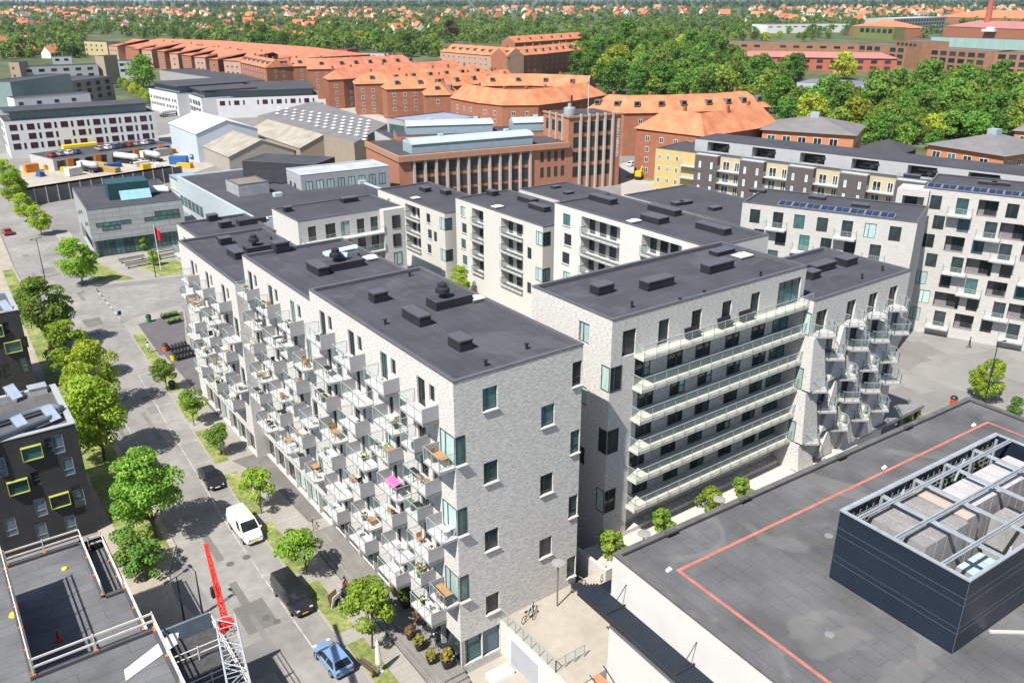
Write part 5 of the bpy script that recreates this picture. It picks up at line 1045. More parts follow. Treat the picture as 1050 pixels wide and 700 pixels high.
# parking deck with dark bays and orange doors
pk = bpx('parking_deck', 'long parking deck with dark bays and orange doors in the works yard', 'garage', (54, 163.5), (175, 147), 3.6, 16, concrete)
dk_ = M('dark_bay', (.03, .03, .032), .7, .1, 1); od = M('orange_door', (.62, .20, .03), .6, .06, 1)
for k in range(9): pk.holes['f'].append((1+pk.L/9*k, pk.L/9*(k+1)-.6, .1, 2.9, 3., True))
pk.finish(.05, cop=False)
for k in (1, 3, 6, 8): MB().box(pk.L/9*k-.2, pk.L/9*k+1.6, -.25, -.02, .1, 3.3).build('door', od, pk.t)
hd_ = bpx('mesh_hoarding', 'long dark mesh hoarding on posts behind the glass office', 'fence', (22, 196), (186, 170.5), 4., .3, M('dark_mesh', (.13, .125, .12), .8, .2, 1)); hd_.finish(.01, cop=False)
for k in range(16): MB().box(hd_.L*k/15-.1, hd_.L*k/15+.1, -.16, -.02, 0, 4.2).build('post', concrete, hd_.t); MB().box(0, hd_.L, .32, 7., 3.1, 3.3).build('catwalk', MATS['zinc_edge'], hd_.t)
# ---------------------------------------------------------------- tiled roof quarter
tile = M('orange_roof_tiles', (.44, .160, .078), .85, .16, .25, hue=(.51, .20, .10), fine=.12, detail=6); tile2 = M('red_roof_tiles', (.42, .15, .085), .85, .16, .25, hue=(.47, .18, .105), fine=.12)
rbr = M('red_house_brick', (.30, .125, .075), .9, .12, .5, fine=.1); rbp = M('rosy_house_brick', (.42, .26, .19), .9, .1, .5, fine=.1)
def tiled(label, pts, He, D, rise, wall=None, roof=None, rows=(8.2, 5.2, 2.2), pitch=4.4, hips=(1, 1), dorm=0, lim=95, group='tile-roofed apartment houses', w=1.3, name='tiled_apartment_house'):
    P = [np.array(U(*p, He)) for p in pts]; o = P[0].copy(); P = [p-o for p in P]; n = len(P)
    t = thing(name, label, 'apartment building', (o[0], o[1], 0), 0, group); nr = []
    for i in range(n):
        a = P[max(0, i-1)]; c = P[min(n-1, i+1)]; d = (c-a)/np.linalg.norm(c-a); nr.append(np.array([-d[1], d[0]]))
    Bk = [p+q*D for p, q in zip(P, nr)]; b = MB(); g = MB(); e = .5
    for i in range(n-1):
        for a, c in ((P[i], P[i+1]), (Bk[i+1], Bk[i])): b.quad([(*a, 0), (*c, 0), (*c, He), (*a, He)])
    b.quad([(*Bk[0], 0), (*P[0], 0), (*P[0], He), (*Bk[0], He)]); b.quad([(*P[-1], 0), (*Bk[-1], 0), (*Bk[-1], He), (*P[-1], He)])
    F = [p-q*e for p, q in zip(P, nr)]; K = [p+q*(D+e) for p, q in zip(P, nr)]; Rg = [p+q*D/2 for p, q in zip(P, nr)]
    d0 = (P[1]-P[0])/np.linalg.norm(P[1]-P[0]); d1 = (P[-1]-P[-2])/np.linalg.norm(P[-1]-P[-2])
    if hips[0]: Rg[0] = Rg[0]+d0*D*.42; F[0] = F[0]-d0*e; K[0] = K[0]-d0*e
    if hips[1]: Rg[-1] = Rg[-1]-d1*D*.42; F[-1] = F[-1]+d1*e; K[-1] = K[-1]+d1*e
    rise = rise*.8; zr = He+rise; ze = He-.15
    for i in range(n-1): g.quad([(*F[i], ze), (*F[i+1], ze), (*Rg[i+1], zr), (*Rg[i], zr)]); g.quad([(*K[i+1], ze), (*K[i], ze), (*Rg[i], zr), (*Rg[i+1], zr)])
    g.quad([(*K[0], ze), (*F[0], ze), (*Rg[0], zr)], 0 if hips[0] else 1); g.quad([(*F[-1], ze), (*K[-1], ze), (*Rg[-1], zr)], 0 if hips[1] else 1)
    b.build('wall', wall or rbr, t); rf = g.build('tiled_roof', [roof or tile, wall or rbr], t); c = 0
    dm = MB()
    for i in range(n-1):
        d = P[i+1]-P[i]; l = np.linalg.norm(d); ang = math.atan2(d[1], d[0]); k = int((l-1.5)/pitch)
        for z in rows:
            for j in range(k):
                if c >= lim: break
                p = P[i]+d*((j+.5)*pitch+(l-k*pitch)/2-w/2)/l; put('window', fwin(w, 1.5, 'two', frame_white, glass_dark), t, (p[0], p[1], z), ang); c += 1
        if dorm:
            for j in range(max(1, int(l/dorm))):
                q = P[i]+d*((j+.5)/max(1, int(l/dorm)))+nr[i]*D*.22; zz = He+rise*.44; r_ = np.array([math.cos(ang), math.sin(ang)])
                dm.obox((q[0], q[1], zz+.45), (*(r_*1.0), 0), (*(nr[i]*1.2), 0), (0, 0, .75), 0); qq = q-nr[i]*1.22; dm.quad([(*(qq-r_*.75), zz), (*(qq+r_*.75), zz), (*(qq+r_*.75), zz+1.0), (*(qq-r_*.75), zz+1.0)], 1)
                if j % 4 == 3: dm.obox((*(P[i]+d*((j+.9)/max(1, int(l/dorm)))+nr[i]*D*.5), zr+.4), (*(r_*.5), 0), (*(nr[i]*.5), 0), (0, 0, .9), 2)
    for i in range(n-1 if rows else 0):
        d = P[i+1]-P[i]; l = np.linalg.norm(d)
        for j in range(max(1, int(l/17))):
            q = P[i]+d*((j+.5)/max(1, int(l/17)))+nr[i]*(D/2+.6); MB().box(q[0]-.45, q[0]+.45, q[1]-.4, q[1]+.4, zr-1., zr+1.1).build('chimney', rbr, rf)
    if dm.v: setting(dm.build('dormer', [M('lead_dormer', (.16, .15, .15), .7, .1, 1), glass_dark, rbr], t), 'stuff')
    return t
# comb of gabled blocks, far left
tiled('long tiled ridge behind the comb of gabled blocks', [(112, 47), (190, 50), (300, 60)], 13, 60, 6, roof=tile2, rows=())
comb = [(111, 46.5, 120, 47.2), (134, 49.5, 142, 50.2), (145, 50.5, 155, 51), (161, 52, 168, 52.7), (173.5, 54.5, 182, 55), (186, 56, 195.5, 57), (199, 58, 210, 58.8), (214, 60.5, 223, 60.8), (229, 61.5, 246, 62.5)]
for i, c in enumerate(comb): tiled(f'brick gable block with a tiled roof, {ORD[i+1]} from the left in the comb-like row', [(c[0], c[1]), (c[2], c[3])], 13.5, 46, 5, rbr if i % 2 else rbp, tile2, (9, 5.5, 2), 4.5, (1, 1), 0, 20, w=2.2)
tiled('red brick apartment house with hipped tile roof ending the comb-like row', [(246, 63.5), (273, 69.5), (300, 68), (318, 67.5)], 13, 13, 5, rbr, tile2, (10, 7, 4, 1.5), 5., (0, 0), 9)
tiled('long tiled apartment wing stretching to the right behind the stepped tiled wings', [(314.5, 71), (345, 70.5), (430, 66)], 15, 15, 6, rbr, tile2, (11.5, 8.5, 5.5, 2.5), 5, (0, 1), 8)
tiled('tile-roofed wing with its hipped end between two dark green trees', [(336.2, 81.5), (352, 81), (475, 71)], 13.5, 13, 5.5, rbr, tile2, (9.5, 6.5, 3.5, 1), 5, (1, 0), 0)
tiled('tile-roofed wing with its hipped end and dormers, just right of the dark tree', [(364, 86), (400, 85.2), (500, 77)], 13.5, 13, 5.5, rbr, tile, (9.8, 6.8, 3.8, 1), 4.6, (1, 0), 9)
tiled('tile-roofed wing whose hipped end stands behind the left barrel-roofed hall', [(396.5, 91.5), (444, 90), (530, 82)], 13, 13, 5.5, rbr, tile, (9.8, 6.8, 3.8), 4.6, (1, 0), 9)
tiled('low-eaved tiled wing with one dormer behind the barrel-roofed halls', [(436, 97.5), (462, 97), (470, 94)], 12.5, 13, 5.5, rbr, tile, (9,), 4.6, (1, 0), 9)
tiled('sweeping curved tile-roofed house behind the columned works, front wing', [(462, 100.), (490, 105), (515, 107.7), (552, 107.4), (584, 103.5), (621, 97)], 12.5, 13, 6, rbr, tile, (8.6, 5.6), 5, (0, 1), 0)
tiled('rear tile-roofed wing closing the courtyard of the curved house', [(492, 88), (545, 87.5), (600, 90)], 13, 13, 5.5, rbr, tile, (9,), 5, (1, 0), 10)
tiled('rosy brick apartment house with a tiled roof and rows of white windows below the wood', [(451.3, 52.7), (520, 58)], 14, 14, 6, rbp, tile, (10.5, 7., 3.5), 6.0, (1, 0), 8, w=1.8)
tiled('dark brick wing with a dormered tile roof, right of the rosy brick house', [(520, 58), (556, 55.2), (596, 51.)], 14, 14, 6, rbr, tile, (10.5, 7., 3.5), 7, (0, 0), 9, w=1.6)
tiled('farther tiled wing peeking over the dormered roof below the wood', [(528, 44), (563, 41.5), (600, 39)], 14, 14, 6, rbr, tile, (), 7, (0, 0), 14)
tiled('long dormered tile-roofed house right behind the tower, rear wing', [(600, 113), (640, 115.8), (690, 115), (742, 113), (789, 109)], 14, 13, 6, rbr, tile, (10.4, 7.4, 4.4, 1.4), 5.2, (1, 1), 7)
tiled('tile-roofed house with skylights next to the yellow house, front wing', [(652.5, 131), (722, 139.5), (777, 131.), (797, 126)], 14, 13, 6.5, rbr, tile, (10.6, 7.6, 4.6, 1.6), 4.8, (1, 0), 0)
rl = MB()
# ---------------------------------------------------------------- brick complex beyond the wood, right
brc = M('brown_brick_far', (.27, .14, .085), .9, .14, .3); brr = M('red_brick_far', (.36, .11, .075), .9, .12, .3)
def slabh(name, label, fl, fr, H, D, wall, roof, rows, pitch, w, hh, cat='institution', lim=99, gl=None):
    h = bpx(name, label, cat, fl, fr, H, D, wall, roof); grid(h, 'f', rows, 2, h.L-2, pitch, w, hh, 'multi', frame_dark, gl or glass_dark, .06, limit=lim); h.finish(.1); return h
brn_roof = M('brown_flat_roof', (.17, .12, .10), .9, .15, .05); pink_roof = M('pink_red_roof', (.36, .16, .14), .85, .08, .05)
slabh('brick_institution', 'long brown brick institution with three rows of paired dark windows beyond the wood', (880, 45), (1021, 53.5), 15., 24, brc, brn_roof, (10.7, 6.2, 1.7), 7.5, 5.4, 3.)
slabh('brick_institution', 'angled end wing of the long brown brick institution at the right photo edge', (1021, 53.5), (1062, 55), 15., 30, brc, brn_roof, (10.7, 6.2, 1.7), 6.5, 4.6, 3.)
slabh('brick_institution', 'low brown brick institution with a flat roof behind the pink-roofed school', (745, 43.5), (880, 46), 12., 26, brc, brn_roof, (8.4,), 11, 5., 2.)
h = slabh('brick_school', 'red brick school with a low pink metal roof at the edge of the wood', (755, 58), (920.5, 60.5), 9., 20, brr, pink_roof, (5.5, 1.5), 9., 4., 2.2, 'school'); b = MB(); hip(b, 0, h.L, 0, 20, 9.02, 3.4); b.build('hipped_roof', pink_roof, h.t)
slabh('brick_institution', 'brown brick upper storey standing on the long institution', (919, 41), (946, 43.5), 19., 20, brc, brn_roof, (15.5,), 6, 4, 2.)
slabh('grey_flat_school', 'low grey school with a row of small round windows in the clearing', (817, 84.5), (888, 88), 5., 30, M('pale_grey_wall', (.36, .38, .42), .8, .06, .4), M('blue_grey_roof', (.17, .18, .20), .8, .12, .1), (2.,), 7, 1.8, 1.4, 'school')
slabh('white_hall_far', 'long low white hall with a flat roof beyond the brick institution', (787, 25.5), (871, 24.5), 12., 40, white_off, brn_roof, (8,), 14, 7, 1.4, 'hall')
slabh('grey_hospital', 'grey hospital block with rows of windows, far right', (917, 19.5), (971, 17.5), 22., 40, M('grey_concrete_far', (.30, .32, .34), .8, .08, .1), M('pale_grey_roof', (.45, .45, .45), .8, .08, .05), (17.5, 12.5, 7.5), 9, 5.5, 3.0, 'hospital')
slabh('green_office', 'dark green glazed office left of the grey hospital block', (876, 27), (917, 28.5), 14., 20, M('olive_panel', (.16, .17, .06), .7, .1, .1), brn_roof, (7,), 9, 6, 5., 'office')
tiled('wide orange tiled roof left of the grey hospital block', [(872, 27), (906, 29)], 12, 60, 10, roof=tile, rows=(), name='tiled_hall')
tiled('long orange tiled roof at the top right of the photo', [(958, 17.5), (1060, 19.5)], 12, 130, 16, roof=tile, rows=(), name='tiled_hall')
tiled('long dark red tiled roof in front of the chimney, right photo edge', [(968, 27), (1060, 30.5)], 14, 60, 9, roof=pink_roof, rows=(), name='tiled_hall')
slabh('green_glazed_wing', 'long pale green glazed wing above the brown institution', (955, 38), (1060, 41.5), 10., 14, M('pale_green_panel', (.25, .36, .34), .5, .1, .2, (2, 2, .3)), brn_roof, (), 7, 2, 2, 'office')
x, y = U(1009, 40); ch = thing('factory_chimney', 'tall slim red brick chimney beyond the brown institution', 'chimney', (x, y, 0)); MB().tube([(0, 0, 0), (0, 0, 46)], [4.2, 3.0], 12).build('shaft', brr, ch); MB()._lathe((0, 0, 45.5), [(3.3, 0), (3.3, 1.5), (2.6, 1.6)], 12, 0).build('cap', concrete, ch)
x, y = U(1106-84, 41); tag(MB().prism([(-26, -8), (30, -8), (30, 8), (-26, 8)], 9.9, 13).box(-20, 10, -5, 5, 13.01, 15).build('rooftop_plant', M('pale_plant', (.5, .5, .48), .8, .15, .2), None, loc=(x, y, 0)), 'pale rooftop plant boxes above the brown institution', 'plant room')
# far slabs on the skyline
for i, (x0, x1, y0, H) in enumerate(((9, 50, 7.5, 28), (58, 95, 7., 30), (104, 140, 6.5, 34), (150, 165, 7, 24), (260, 300, 6.5, 18))):
    h = bpx('apartment_slab', ['long grey apartment slab on the skyline at the far left', 'second grey apartment slab from the left on the skyline', 'taller grey apartment slab on the skyline above the tiled row', 'short grey slab right of the taller one on the skyline', 'low grey slab on the skyline near the middle'][i], 'apartment building', (x0, y0-5), (x1, y0-5), 0.01, 30, M('skyline_grey', (.30, .32, .36), .9, .1, .02), felt_far, group='grey slabs on the skyline')
    for k, hl in h.holes.items(): pass
    h.H = H; h.t.location.z = 0; h.finish(.1, cop=False)
# terrain horizon
# ---------------------------------------------------------------- foliage
def LEAF(name, c1, c2, rnd=.25, trans=.35, sc=.9):
    m = bpy.data.materials.new(name); m.use_nodes = True; nt = m.node_tree; N = nt.nodes; L = nt.links; b = N['Principled BSDF']; out = N['Material Output']
    b.inputs['Roughness'].default_value = .6; b.inputs['Specular IOR Level'].default_value = .2
    tc = N.new('ShaderNodeTexCoord'); nz = N.new('ShaderNodeTexNoise'); nz.inputs['Scale'].default_value = sc; nz.inputs['Detail'].default_value = 4; L.new(tc.outputs['Object'], nz.inputs['Vector'])
    rp = N.new('ShaderNodeValToRGB'); rp.color_ramp.elements[0].position = .35; rp.color_ramp.elements[1].position = .65; rp.color_ramp.elements[0].color = c1+(1,); rp.color_ramp.elements[1].color = c2+(1,)
    L.new(nz.outputs['Fac'], rp.inputs['Fac']); oi = N.new('ShaderNodeObjectInfo'); hs = N.new('ShaderNodeHueSaturation')
    m1 = N.new('ShaderNodeMapRange'); m1.inputs[3].default_value = 1-rnd; m1.inputs[4].default_value = 1+rnd; L.new(oi.outputs['Random'], m1.inputs[0]); L.new(m1.outputs[0], hs.inputs['Value'])
    mm = N.new('ShaderNodeMath'); mm.operation = 'MULTIPLY'; mm.inputs[1].default_value = 7.31; fr = N.new('ShaderNodeMath'); fr.operation = 'FRACT'; L.new(oi.outputs['Random'], mm.inputs[0]); L.new(mm.outputs[0], fr.inputs[0])
    m2 = N.new('ShaderNodeMapRange'); m2.inputs[3].default_value = .5-rnd*.08; m2.inputs[4].default_value = .5+rnd*.08; L.new(fr.outputs[0], m2.inputs[0]); L.new(m2.outputs[0], hs.inputs['Hue'])
    L.new(rp.outputs['Color'], hs.inputs['Color']); L.new(hs.outputs['Color'], b.inputs['Base Color'])
    t = N.new('ShaderNodeBsdfTranslucent'); L.new(hs.outputs['Color'], t.inputs['Color']); mx = N.new('ShaderNodeMixShader'); mx.inputs[0].default_value = trans
    L.new(b.outputs[0], mx.inputs[1]); L.new(t.outputs[0], mx.inputs[2]); L.new(mx.outputs[0], out.inputs['Surface']); return m
leaf_lime = LEAF('lime_leaves', (.17, .30, .035), (.35, .47, .06)); leaf_mid = LEAF('green_leaves', (.12, .24, .035), (.27, .42, .06)); leaf_deep = LEAF('deep_green_leaves', (.09, .18, .035), (.17, .30, .055))
leaf_wood = LEAF('wood_leaves', (.075, .16, .03), (.24, .37, .055), .40); leaf_copper = LEAF('copper_leaves', (.035, .016, .02), (.06, .028, .03), .2); leaf_far = LEAF('far_leaves', (.06, .118, .03), (.205, .29, .065), .3, sc=.035)
bark = M('bark', (.10, .075, .055), .95, .25, 3)
def leaf_arrays(clumps, n, size, rng, shell=.68):
    c = np.array([q[0] for q in clumps], float); r = np.array([q[1] for q in clumps], float); wt = (r.prod(1))**(2/3); k = rng.choice(len(c), n, p=wt/wt.sum())
    d = rng.normal(size=(n, 3)); d /= np.linalg.norm(d, axis=1)[:, None]; d[:, 2] = np.where(rng.random(n) < .55, np.abs(d[:, 2]), d[:, 2])
    rad = shell+(1.06-shell)*rng.random(n)**.6; p = c[k]+d*r[k]*rad[:, None]
    nr = d*.75+rng.normal(size=(n, 3))*.55; nr[:, 2] += .25; nr /= np.linalg.norm(nr, axis=1)[:, None]
    a = np.cross(nr, rng.normal(size=(n, 3))); a /= np.linalg.norm(a, axis=1)[:, None]; b = np.cross(nr, a); s = size*(.4+1.25*rng.random(n)**1.6)[:, None]
    a *= s*.5; b *= s*.36
    v = np.stack([p-a*.95-b*.15, p-a*.1-b, p+a-b*.1, p-a*.05+b], 1); return v.reshape(-1, 3)
def quads_mesh(name, v, mat):
    n = len(v)//4; me = bpy.data.meshes.new(name); me.vertices.add(len(v)); me.vertices.foreach_set('co', np.ascontiguousarray(v, dtype=np.float32).ravel()); me.loops.add(len(v)); me.loops.foreach_set('vertex_index', np.arange(len(v), dtype=np.int32))
    me.polygons.add(n); me.polygons.foreach_set('loop_start', np.arange(0, len(v), 4, dtype=np.int32)); me.polygons.foreach_set('loop_total', np.full(n, 4, dtype=np.int32)); me.materials.append(mat); me.update(calc_edges=True); return me
def crown_clumps(rng, R_, Hc, z0, n, rel=.36, cone=0.):
    out = []
    bias = rng.normal(size=2)*.18*R_
    for i in range(n):
        z = rng.random()**.85; th = rng.random()*2*PI; prof = math.sqrt(max(.02, 1-(2*z-.85)**2*.85)) if not cone else (1-z)*cone+.16
        q = (.35+.65*rng.random()**.5)*R_*prof*.82; s = R_*rel*(.5+.85*rng.random())*(1 if not cone else .45+.7*(1-z))
        zz = z0+z*Hc*.86+Hc*.06; k_ = z if not cone else 0; out.append(((q*math.cos(th)+bias[0]*k_, q*math.sin(th)+bias[1]*k_, zz), (s, s, s*.72)))
    return out
def tree_proto(name, label, cat, group, H, R_, z0, nclump, nleaf, size, leaf, seed, rel=.36, cone=0., limbs=6, trunk_r=.14):
    rng = np.random.default_rng(seed); cl = crown_clumps(rng, R_, H-z0, z0, nclump, rel, cone)
    t = thing(name, label, cat, (0, 0, -500), 0, group); b = MB(); lean = rng.normal(size=2)*.15
    top = z0+(H-z0)*.55; b.tube([(0, 0, 0), (lean[0]*.4, lean[1]*.4, z0*.8), (lean[0], lean[1], top)], [trunk_r, trunk_r*.75, trunk_r*.25], 7)
    for i in range(limbs):
        c = cl[i*len(cl)//limbs][0]; zs = z0*(.75+.4*rng.random()); b.tube([(lean[0]*.4, lean[1]*.4, zs), (c[0]*.5, c[1]*.5, (zs+c[2])/2+.2), c], [trunk_r*.5, trunk_r*.32, trunk_r*.1], 5)
    b.build('trunk', bark, t); put('crown', quads_mesh('crown', leaf_arrays(cl, nleaf, size, rng), leaf), t); return t
PROTO_USED = {}
def plant(pr, x, y, z=0., s=1., rot=None, label=None, group=None, sz=None):
    rot = random.uniform(0, 2*PI) if rot is None else rot; sc = (s, s, s*(sz or 1))
    if pr not in PROTO_USED:
        KIDS[pr] = [(c, list(c.children)) for c in pr.children]; PROTO_USED[pr] = 1; pr.location = (x, y, z); pr.rotation_euler = (0, 0, rot); pr.scale = sc
        if label: pr['label'] = label
        if group: pr['group'] = group
        return pr
    return dup(pr, (x, y, z), rot, label, group, sc)
def atz(px, py, z): return U(px, py, z)
# street trees along the apartment row (crown centre pixel, crown height)
ts = tree_proto('street_tree', 'young tree', 'tree', 'young maples in the verge along the row', 6.2, 2.2, 1.9, 24, 5200, .25, leaf_lime, 3, .35, limbs=7, trunk_r=.09)
ts2 = tree_proto('street_tree', 'young tree', 'tree', 'young maples in the verge along the row', 6.4, 2.2, 1.8, 22, 5200, .25, leaf_mid, 5, .36, limbs=7, trunk_r=.09)
for i, (bx, by, s, k, lb) in enumerate(((-4.6, 65.7, .74, 1, 'young verge tree standing beside the small black bins, farthest of the row'), (-4.6, 53.8, .76, 1, 'young verge tree with a bare lower trunk, second from the far end'), (-4.2, 44.8, .64, 1, 'narrow young verge tree halfway along the row'), (-4.8, 30.4, .80, 0, 'bright lime young tree between the black car and the white van'), (-5.0, 18.4, .86, 0, 'bright lime young tree between the white van and the black van'), (-4.5, 6.4, .98, 0, 'widest bright lime young tree by the information boards, nearest the camera'))):
    plant((ts, ts2)[k], bx, by, .12, s, None, lb)
# large trees on the west side
tw1 = tree_proto('broad_tree', 'large tree', 'tree', 'large trees on the west side of the street', 10.5, 3.9, 2.0, 44, 15000, .30, leaf_mid, 9, .30, limbs=9, trunk_r=.22)
tw2 = tree_proto('broad_tree', 'large tree', 'tree', 'large trees on the west side of the street', 9.6, 3.4, 1.8, 40, 13000, .29, LEAF('bright_lime_leaves', (.19, .32, .03), (.40, .52, .055)), 12, .31, limbs=9, trunk_r=.2)
for i, (px, py, zc, s, k, lb) in enumerate(((151, 502, 5.5, .92, 0, 'deep green broad tree across the street from the black car, nearest the crane'), (98, 428, 5.5, 1.12, 1, 'bright lime broad tree in front of the nearer dark house'), (89, 384, 5.5, 1.0, 1, 'bright lime broad tree, second in the clump before the dark houses'), (72, 357, 5.2, .95, 1, 'lime green tree touching the large deep green one on its left'), (44, 321, 6., 1.05, 0, 'largest deep green tree beside the farther dark house'))):
    x, y = atz(px, py, zc); plant((tw1, tw2)[k], x, y, .1, s, None, lb)
for i, (px, py, zc, s, k, lb) in enumerate(((80, 269, 4.5, .95, 1, 'bright round tree on the verge before the glass office'), (38, 219, 5, .72, 1, 'bright tree by the kerb up the street, right of the junction'), (24, 206, 5, .72, 1, 'second bright kerb tree up the street'), (14, 188, 6, .95, 1, 'third and densest bright kerb tree up the street'), (6, 175, 6, .95, 1, 'bright kerb tree at the left photo edge in front of the white office'), (157, 258, 3, .36, 1, 'thin sapling by the benches on the square'), (146, 243, 3, .34, 1, 'small sapling close to the glass office front'), (1014, 385, 3.6, .62, 1, 'loose light green tree in the yard at the right photo edge'), (472, 286, 3.5, .6, 1, 'light green tree in the courtyard between the houses'), (936, 425, 2, .3, 1, 'small bright bush beyond the roof edge by the canopy'))):
    x, y = atz(px, py, zc); plant((tw1, tw2)[k], x, y, .05, s, None, lb, 'smaller trees around the square and the yard')
# bushes
bp2 = tree_proto('bush', 'bush', 'bush', 'bushes at ground level', 3.2, 1.5, .2, 18, 2400, .24, leaf_deep, 23, .42, limbs=5, trunk_r=.05)
bp = tree_proto('bush', 'bush', 'bush', 'light green bushes behind the grey roof', 3.4, 1.5, .2, 20, 2200, .26, leaf_lime, 21, .42, limbs=5, trunk_r=.05)
for px, py, s, lb in ((632, 563, 1.0, 'light green bush squeezed between the terrace wall and the white hall corner'), (682, 535, .85, 'light green bush beside the left disc lamp above the roof edge'), (725, 513, .9, 'light green bush right of the disc lamps above the roof edge'), (764, 500, .75, 'smallest light green bush farthest right above the roof edge')): x, y = atz(px, py, 4.6); plant(bp, x, max(y, -.7), 3.45, s*.85, None, lb)
for i, (px, py, s, lb) in enumerate(((140, 572, 1.2, 'dense hedge bush below the new roof by the sandy corner, left one'), (150, 580, 1.1, 'dense hedge bush below the new roof by the sandy corner, right one'), (132, 560, 1.0, 'dense hedge bush by the dark house corner'), (1044, 415, .7, 'grey-green bush right of the yard lamp'))): x, y = atz(px, py, 1.4); plant(bp2, x, y, .05, s, None, lb, 'bushes at ground level')
# woods: five kinds, the nearest 290 each a tree of its own
W_ = [tree_proto('wood_tree', 'tree', 'tree', 'trees of the wood', 13., 6.2, 1.2, 38, 3000, .85, leaf_wood, 31+i, .36, limbs=4, trunk_r=.3) for i in range(3)]
W_ += [tree_proto('wood_tree', 'tree', 'tree', 'trees of the wood', 11., 5.6, 1.0, 32, 2700, .8, LEAF('bright_wood_leaves', (.23, .34, .035), (.42, .50, .07), .3), 41, .38, limbs=4, trunk_r=.3), tree_proto('wood_tree', 'tree', 'tree', 'trees of the wood', 17., 6.0, 1.0, 44, 3000, .85, leaf_deep, 43, .34, limbs=4, trunk_r=.35)]
KN = ['mid green round-crowned', 'mid green lumpy', 'fresh green spreading', 'bright yellow-green', 'tall dark green']
def inpoly(x, y, P):
    c = False; j = len(P)-1
    for i in range(len(P)):
        if (P[i][1] > y) != (P[j][1] > y) and x < (P[j][0]-P[i][0])*(y-P[i][1])/(P[j][1]-P[i][1])+P[i][0]: c = not c
        j = i
    return c
def scatter(poly, spacing, n, tries=6000):
    xs = [p[0] for p in poly]; ys = [p[1] for p in poly]; out = []
    for _ in range(tries):
        if len(out) >= n: break
        px, py = random.uniform(min(xs), max(xs)), random.uniform(min(ys), max(ys))
        if not inpoly(px, py, poly): continue
        p = np.array(U(px, py)); s = spacing
        if all((p[0]-q[0])**2+(p[1]-q[1])**2 > s*s for q in out): out.append((p[0], p[1], px, py))
    return out
ntree = 0
def wood(poly, spacing, n, where, wts=(3, 3, 2, 2, 4), s0=.8, s1=1.25):
    global ntree
    for x, y, px, py in scatter(poly, spacing, n):
        if 806 < px < 898 and 88 < py < 117: continue
        k = random.choices(range(5), wts)[0]; plant(W_[k], x, y, 0, random.uniform(s0, s1), None, f'{KN[k]} tree in the wood {where}', 'trees in the wood '+where, random.uniform(.85, 1.15)); ntree += 1
wood([(796, 128), (880, 140), (950, 150), (948, 132), (1055, 140), (1055, 96), (930, 92), (900, 104), (822, 102), (790, 108)], 8.2, 110, 'right behind the pavilion houses')
wood([(925, 155), (960, 158), (960, 140), (905, 136), (880, 150), (905, 158)], 5.5, 16, 'right behind the pavilion houses', s0=.5, s1=.8)
wood([(905, 136), (1000, 146), (1050, 140), (1050, 128), (905, 122)], 6., 34, 'right behind the pavilion houses', s0=.6, s1=.95)
wood([(700, 108), (818, 104), (815, 80), (760, 74), (690, 84), (640, 96)], 9., 50, 'between the tiled house and the red school', (3, 3, 2, 1, 4))
wood([(622, 100), (690, 104), (745, 76), (740, 50), (600, 46), (566, 62), (600, 92)], 11, 85, 'right of the rosy brick house', (3, 3, 3, 2, 3), .9, 1.45)
wood([(742, 44), (748, 74), (756, 74), (756, 46), (870, 41), (872, 33), (742, 30)], 13, 26, 'round the red school', s0=.6, s1=.95)
for px, py, k, s, lb in ((628, 78, 3, 1.75, 'big round yellow-green tree standing out of the wood'), (865, 82, 3, 1.5, 'big solitary light green tree in front of the pink-roofed school'), (147, 90, 0, 1.35, 'large round green tree behind the large white office'), (356, 104, 0, 1.05, 'dark green tree between two tiled wings, right one'), (333, 96, 0, .9, 'dark green tree between two tiled wings, left one'), (640, 62, 4, 1.9, 'tallest dark green tree above the wood')):
    x, y = U(px, py); plant(W_[k], x, y, 0, s, None, lb, 'standout large trees'); ntree += 1
cop = tree_proto('copper_beech', 'large dark purple copper beech above the tiled roofs', 'tree', None, 17., 9., 1.2, 36, 2200, 1.1, leaf_copper, 61, .36, limbs=4, trunk_r=.4); x, y = U(462, 42); plant(cop, x, y, 0, 1.3)
wood([(250, 48), (330, 52), (450, 58), (450, 44), (380, 36), (250, 38)], 13, 45, 'behind the tiled apartment rows', (3, 3, 2, 2, 3), .9, 1.35)
for i, (px, py) in enumerate(((126, 90), (131, 93), (137, 96), (143, 99), (149, 102), (154, 106))): x, y = U(px, py); plant(W_[3], x, y, 0, .5, None, f'bright bush in the green strip left of the white offices, {ORD[i+1]} from the back', 'bushes of the green strip')
# everything farther: one mass of woodland and gardens
def mass(name, polys, leaf, seed, nl=260, size=1.9, s0=.7, s1=1.3):
    rng = np.random.default_rng(seed); pr = [leaf_arrays(crown_clumps(rng, 6., 11, .3, 12, .42), nl, size, rng, .6) for _ in range(4)]; out = []
    for poly, n in polys:
        xs = [p[0] for p in poly]; ys = [p[1] for p in poly]; c = 0
        while c < n:
            px, py = rng.uniform(min(xs), max(xs)), rng.uniform(min(ys), max(ys))
            if not inpoly(px, py, poly): continue
            x, y = U(px, py); a = rng.uniform(0, 6.28); s = rng.uniform(s0, s1); v = pr[c % 4]*np.array([s, s, s*rng.uniform(.8, 1.1)]); ca_, sn_ = math.cos(a), math.sin(a)
            out.append(np.stack([v[:, 0]*ca_-v[:, 1]*sn_+x, v[:, 0]*sn_+v[:, 1]*ca_+y, v[:, 2]], 1)); c += 1
    return setting(put(name, quads_mesh(name, np.concatenate(out), leaf)), 'stuff')
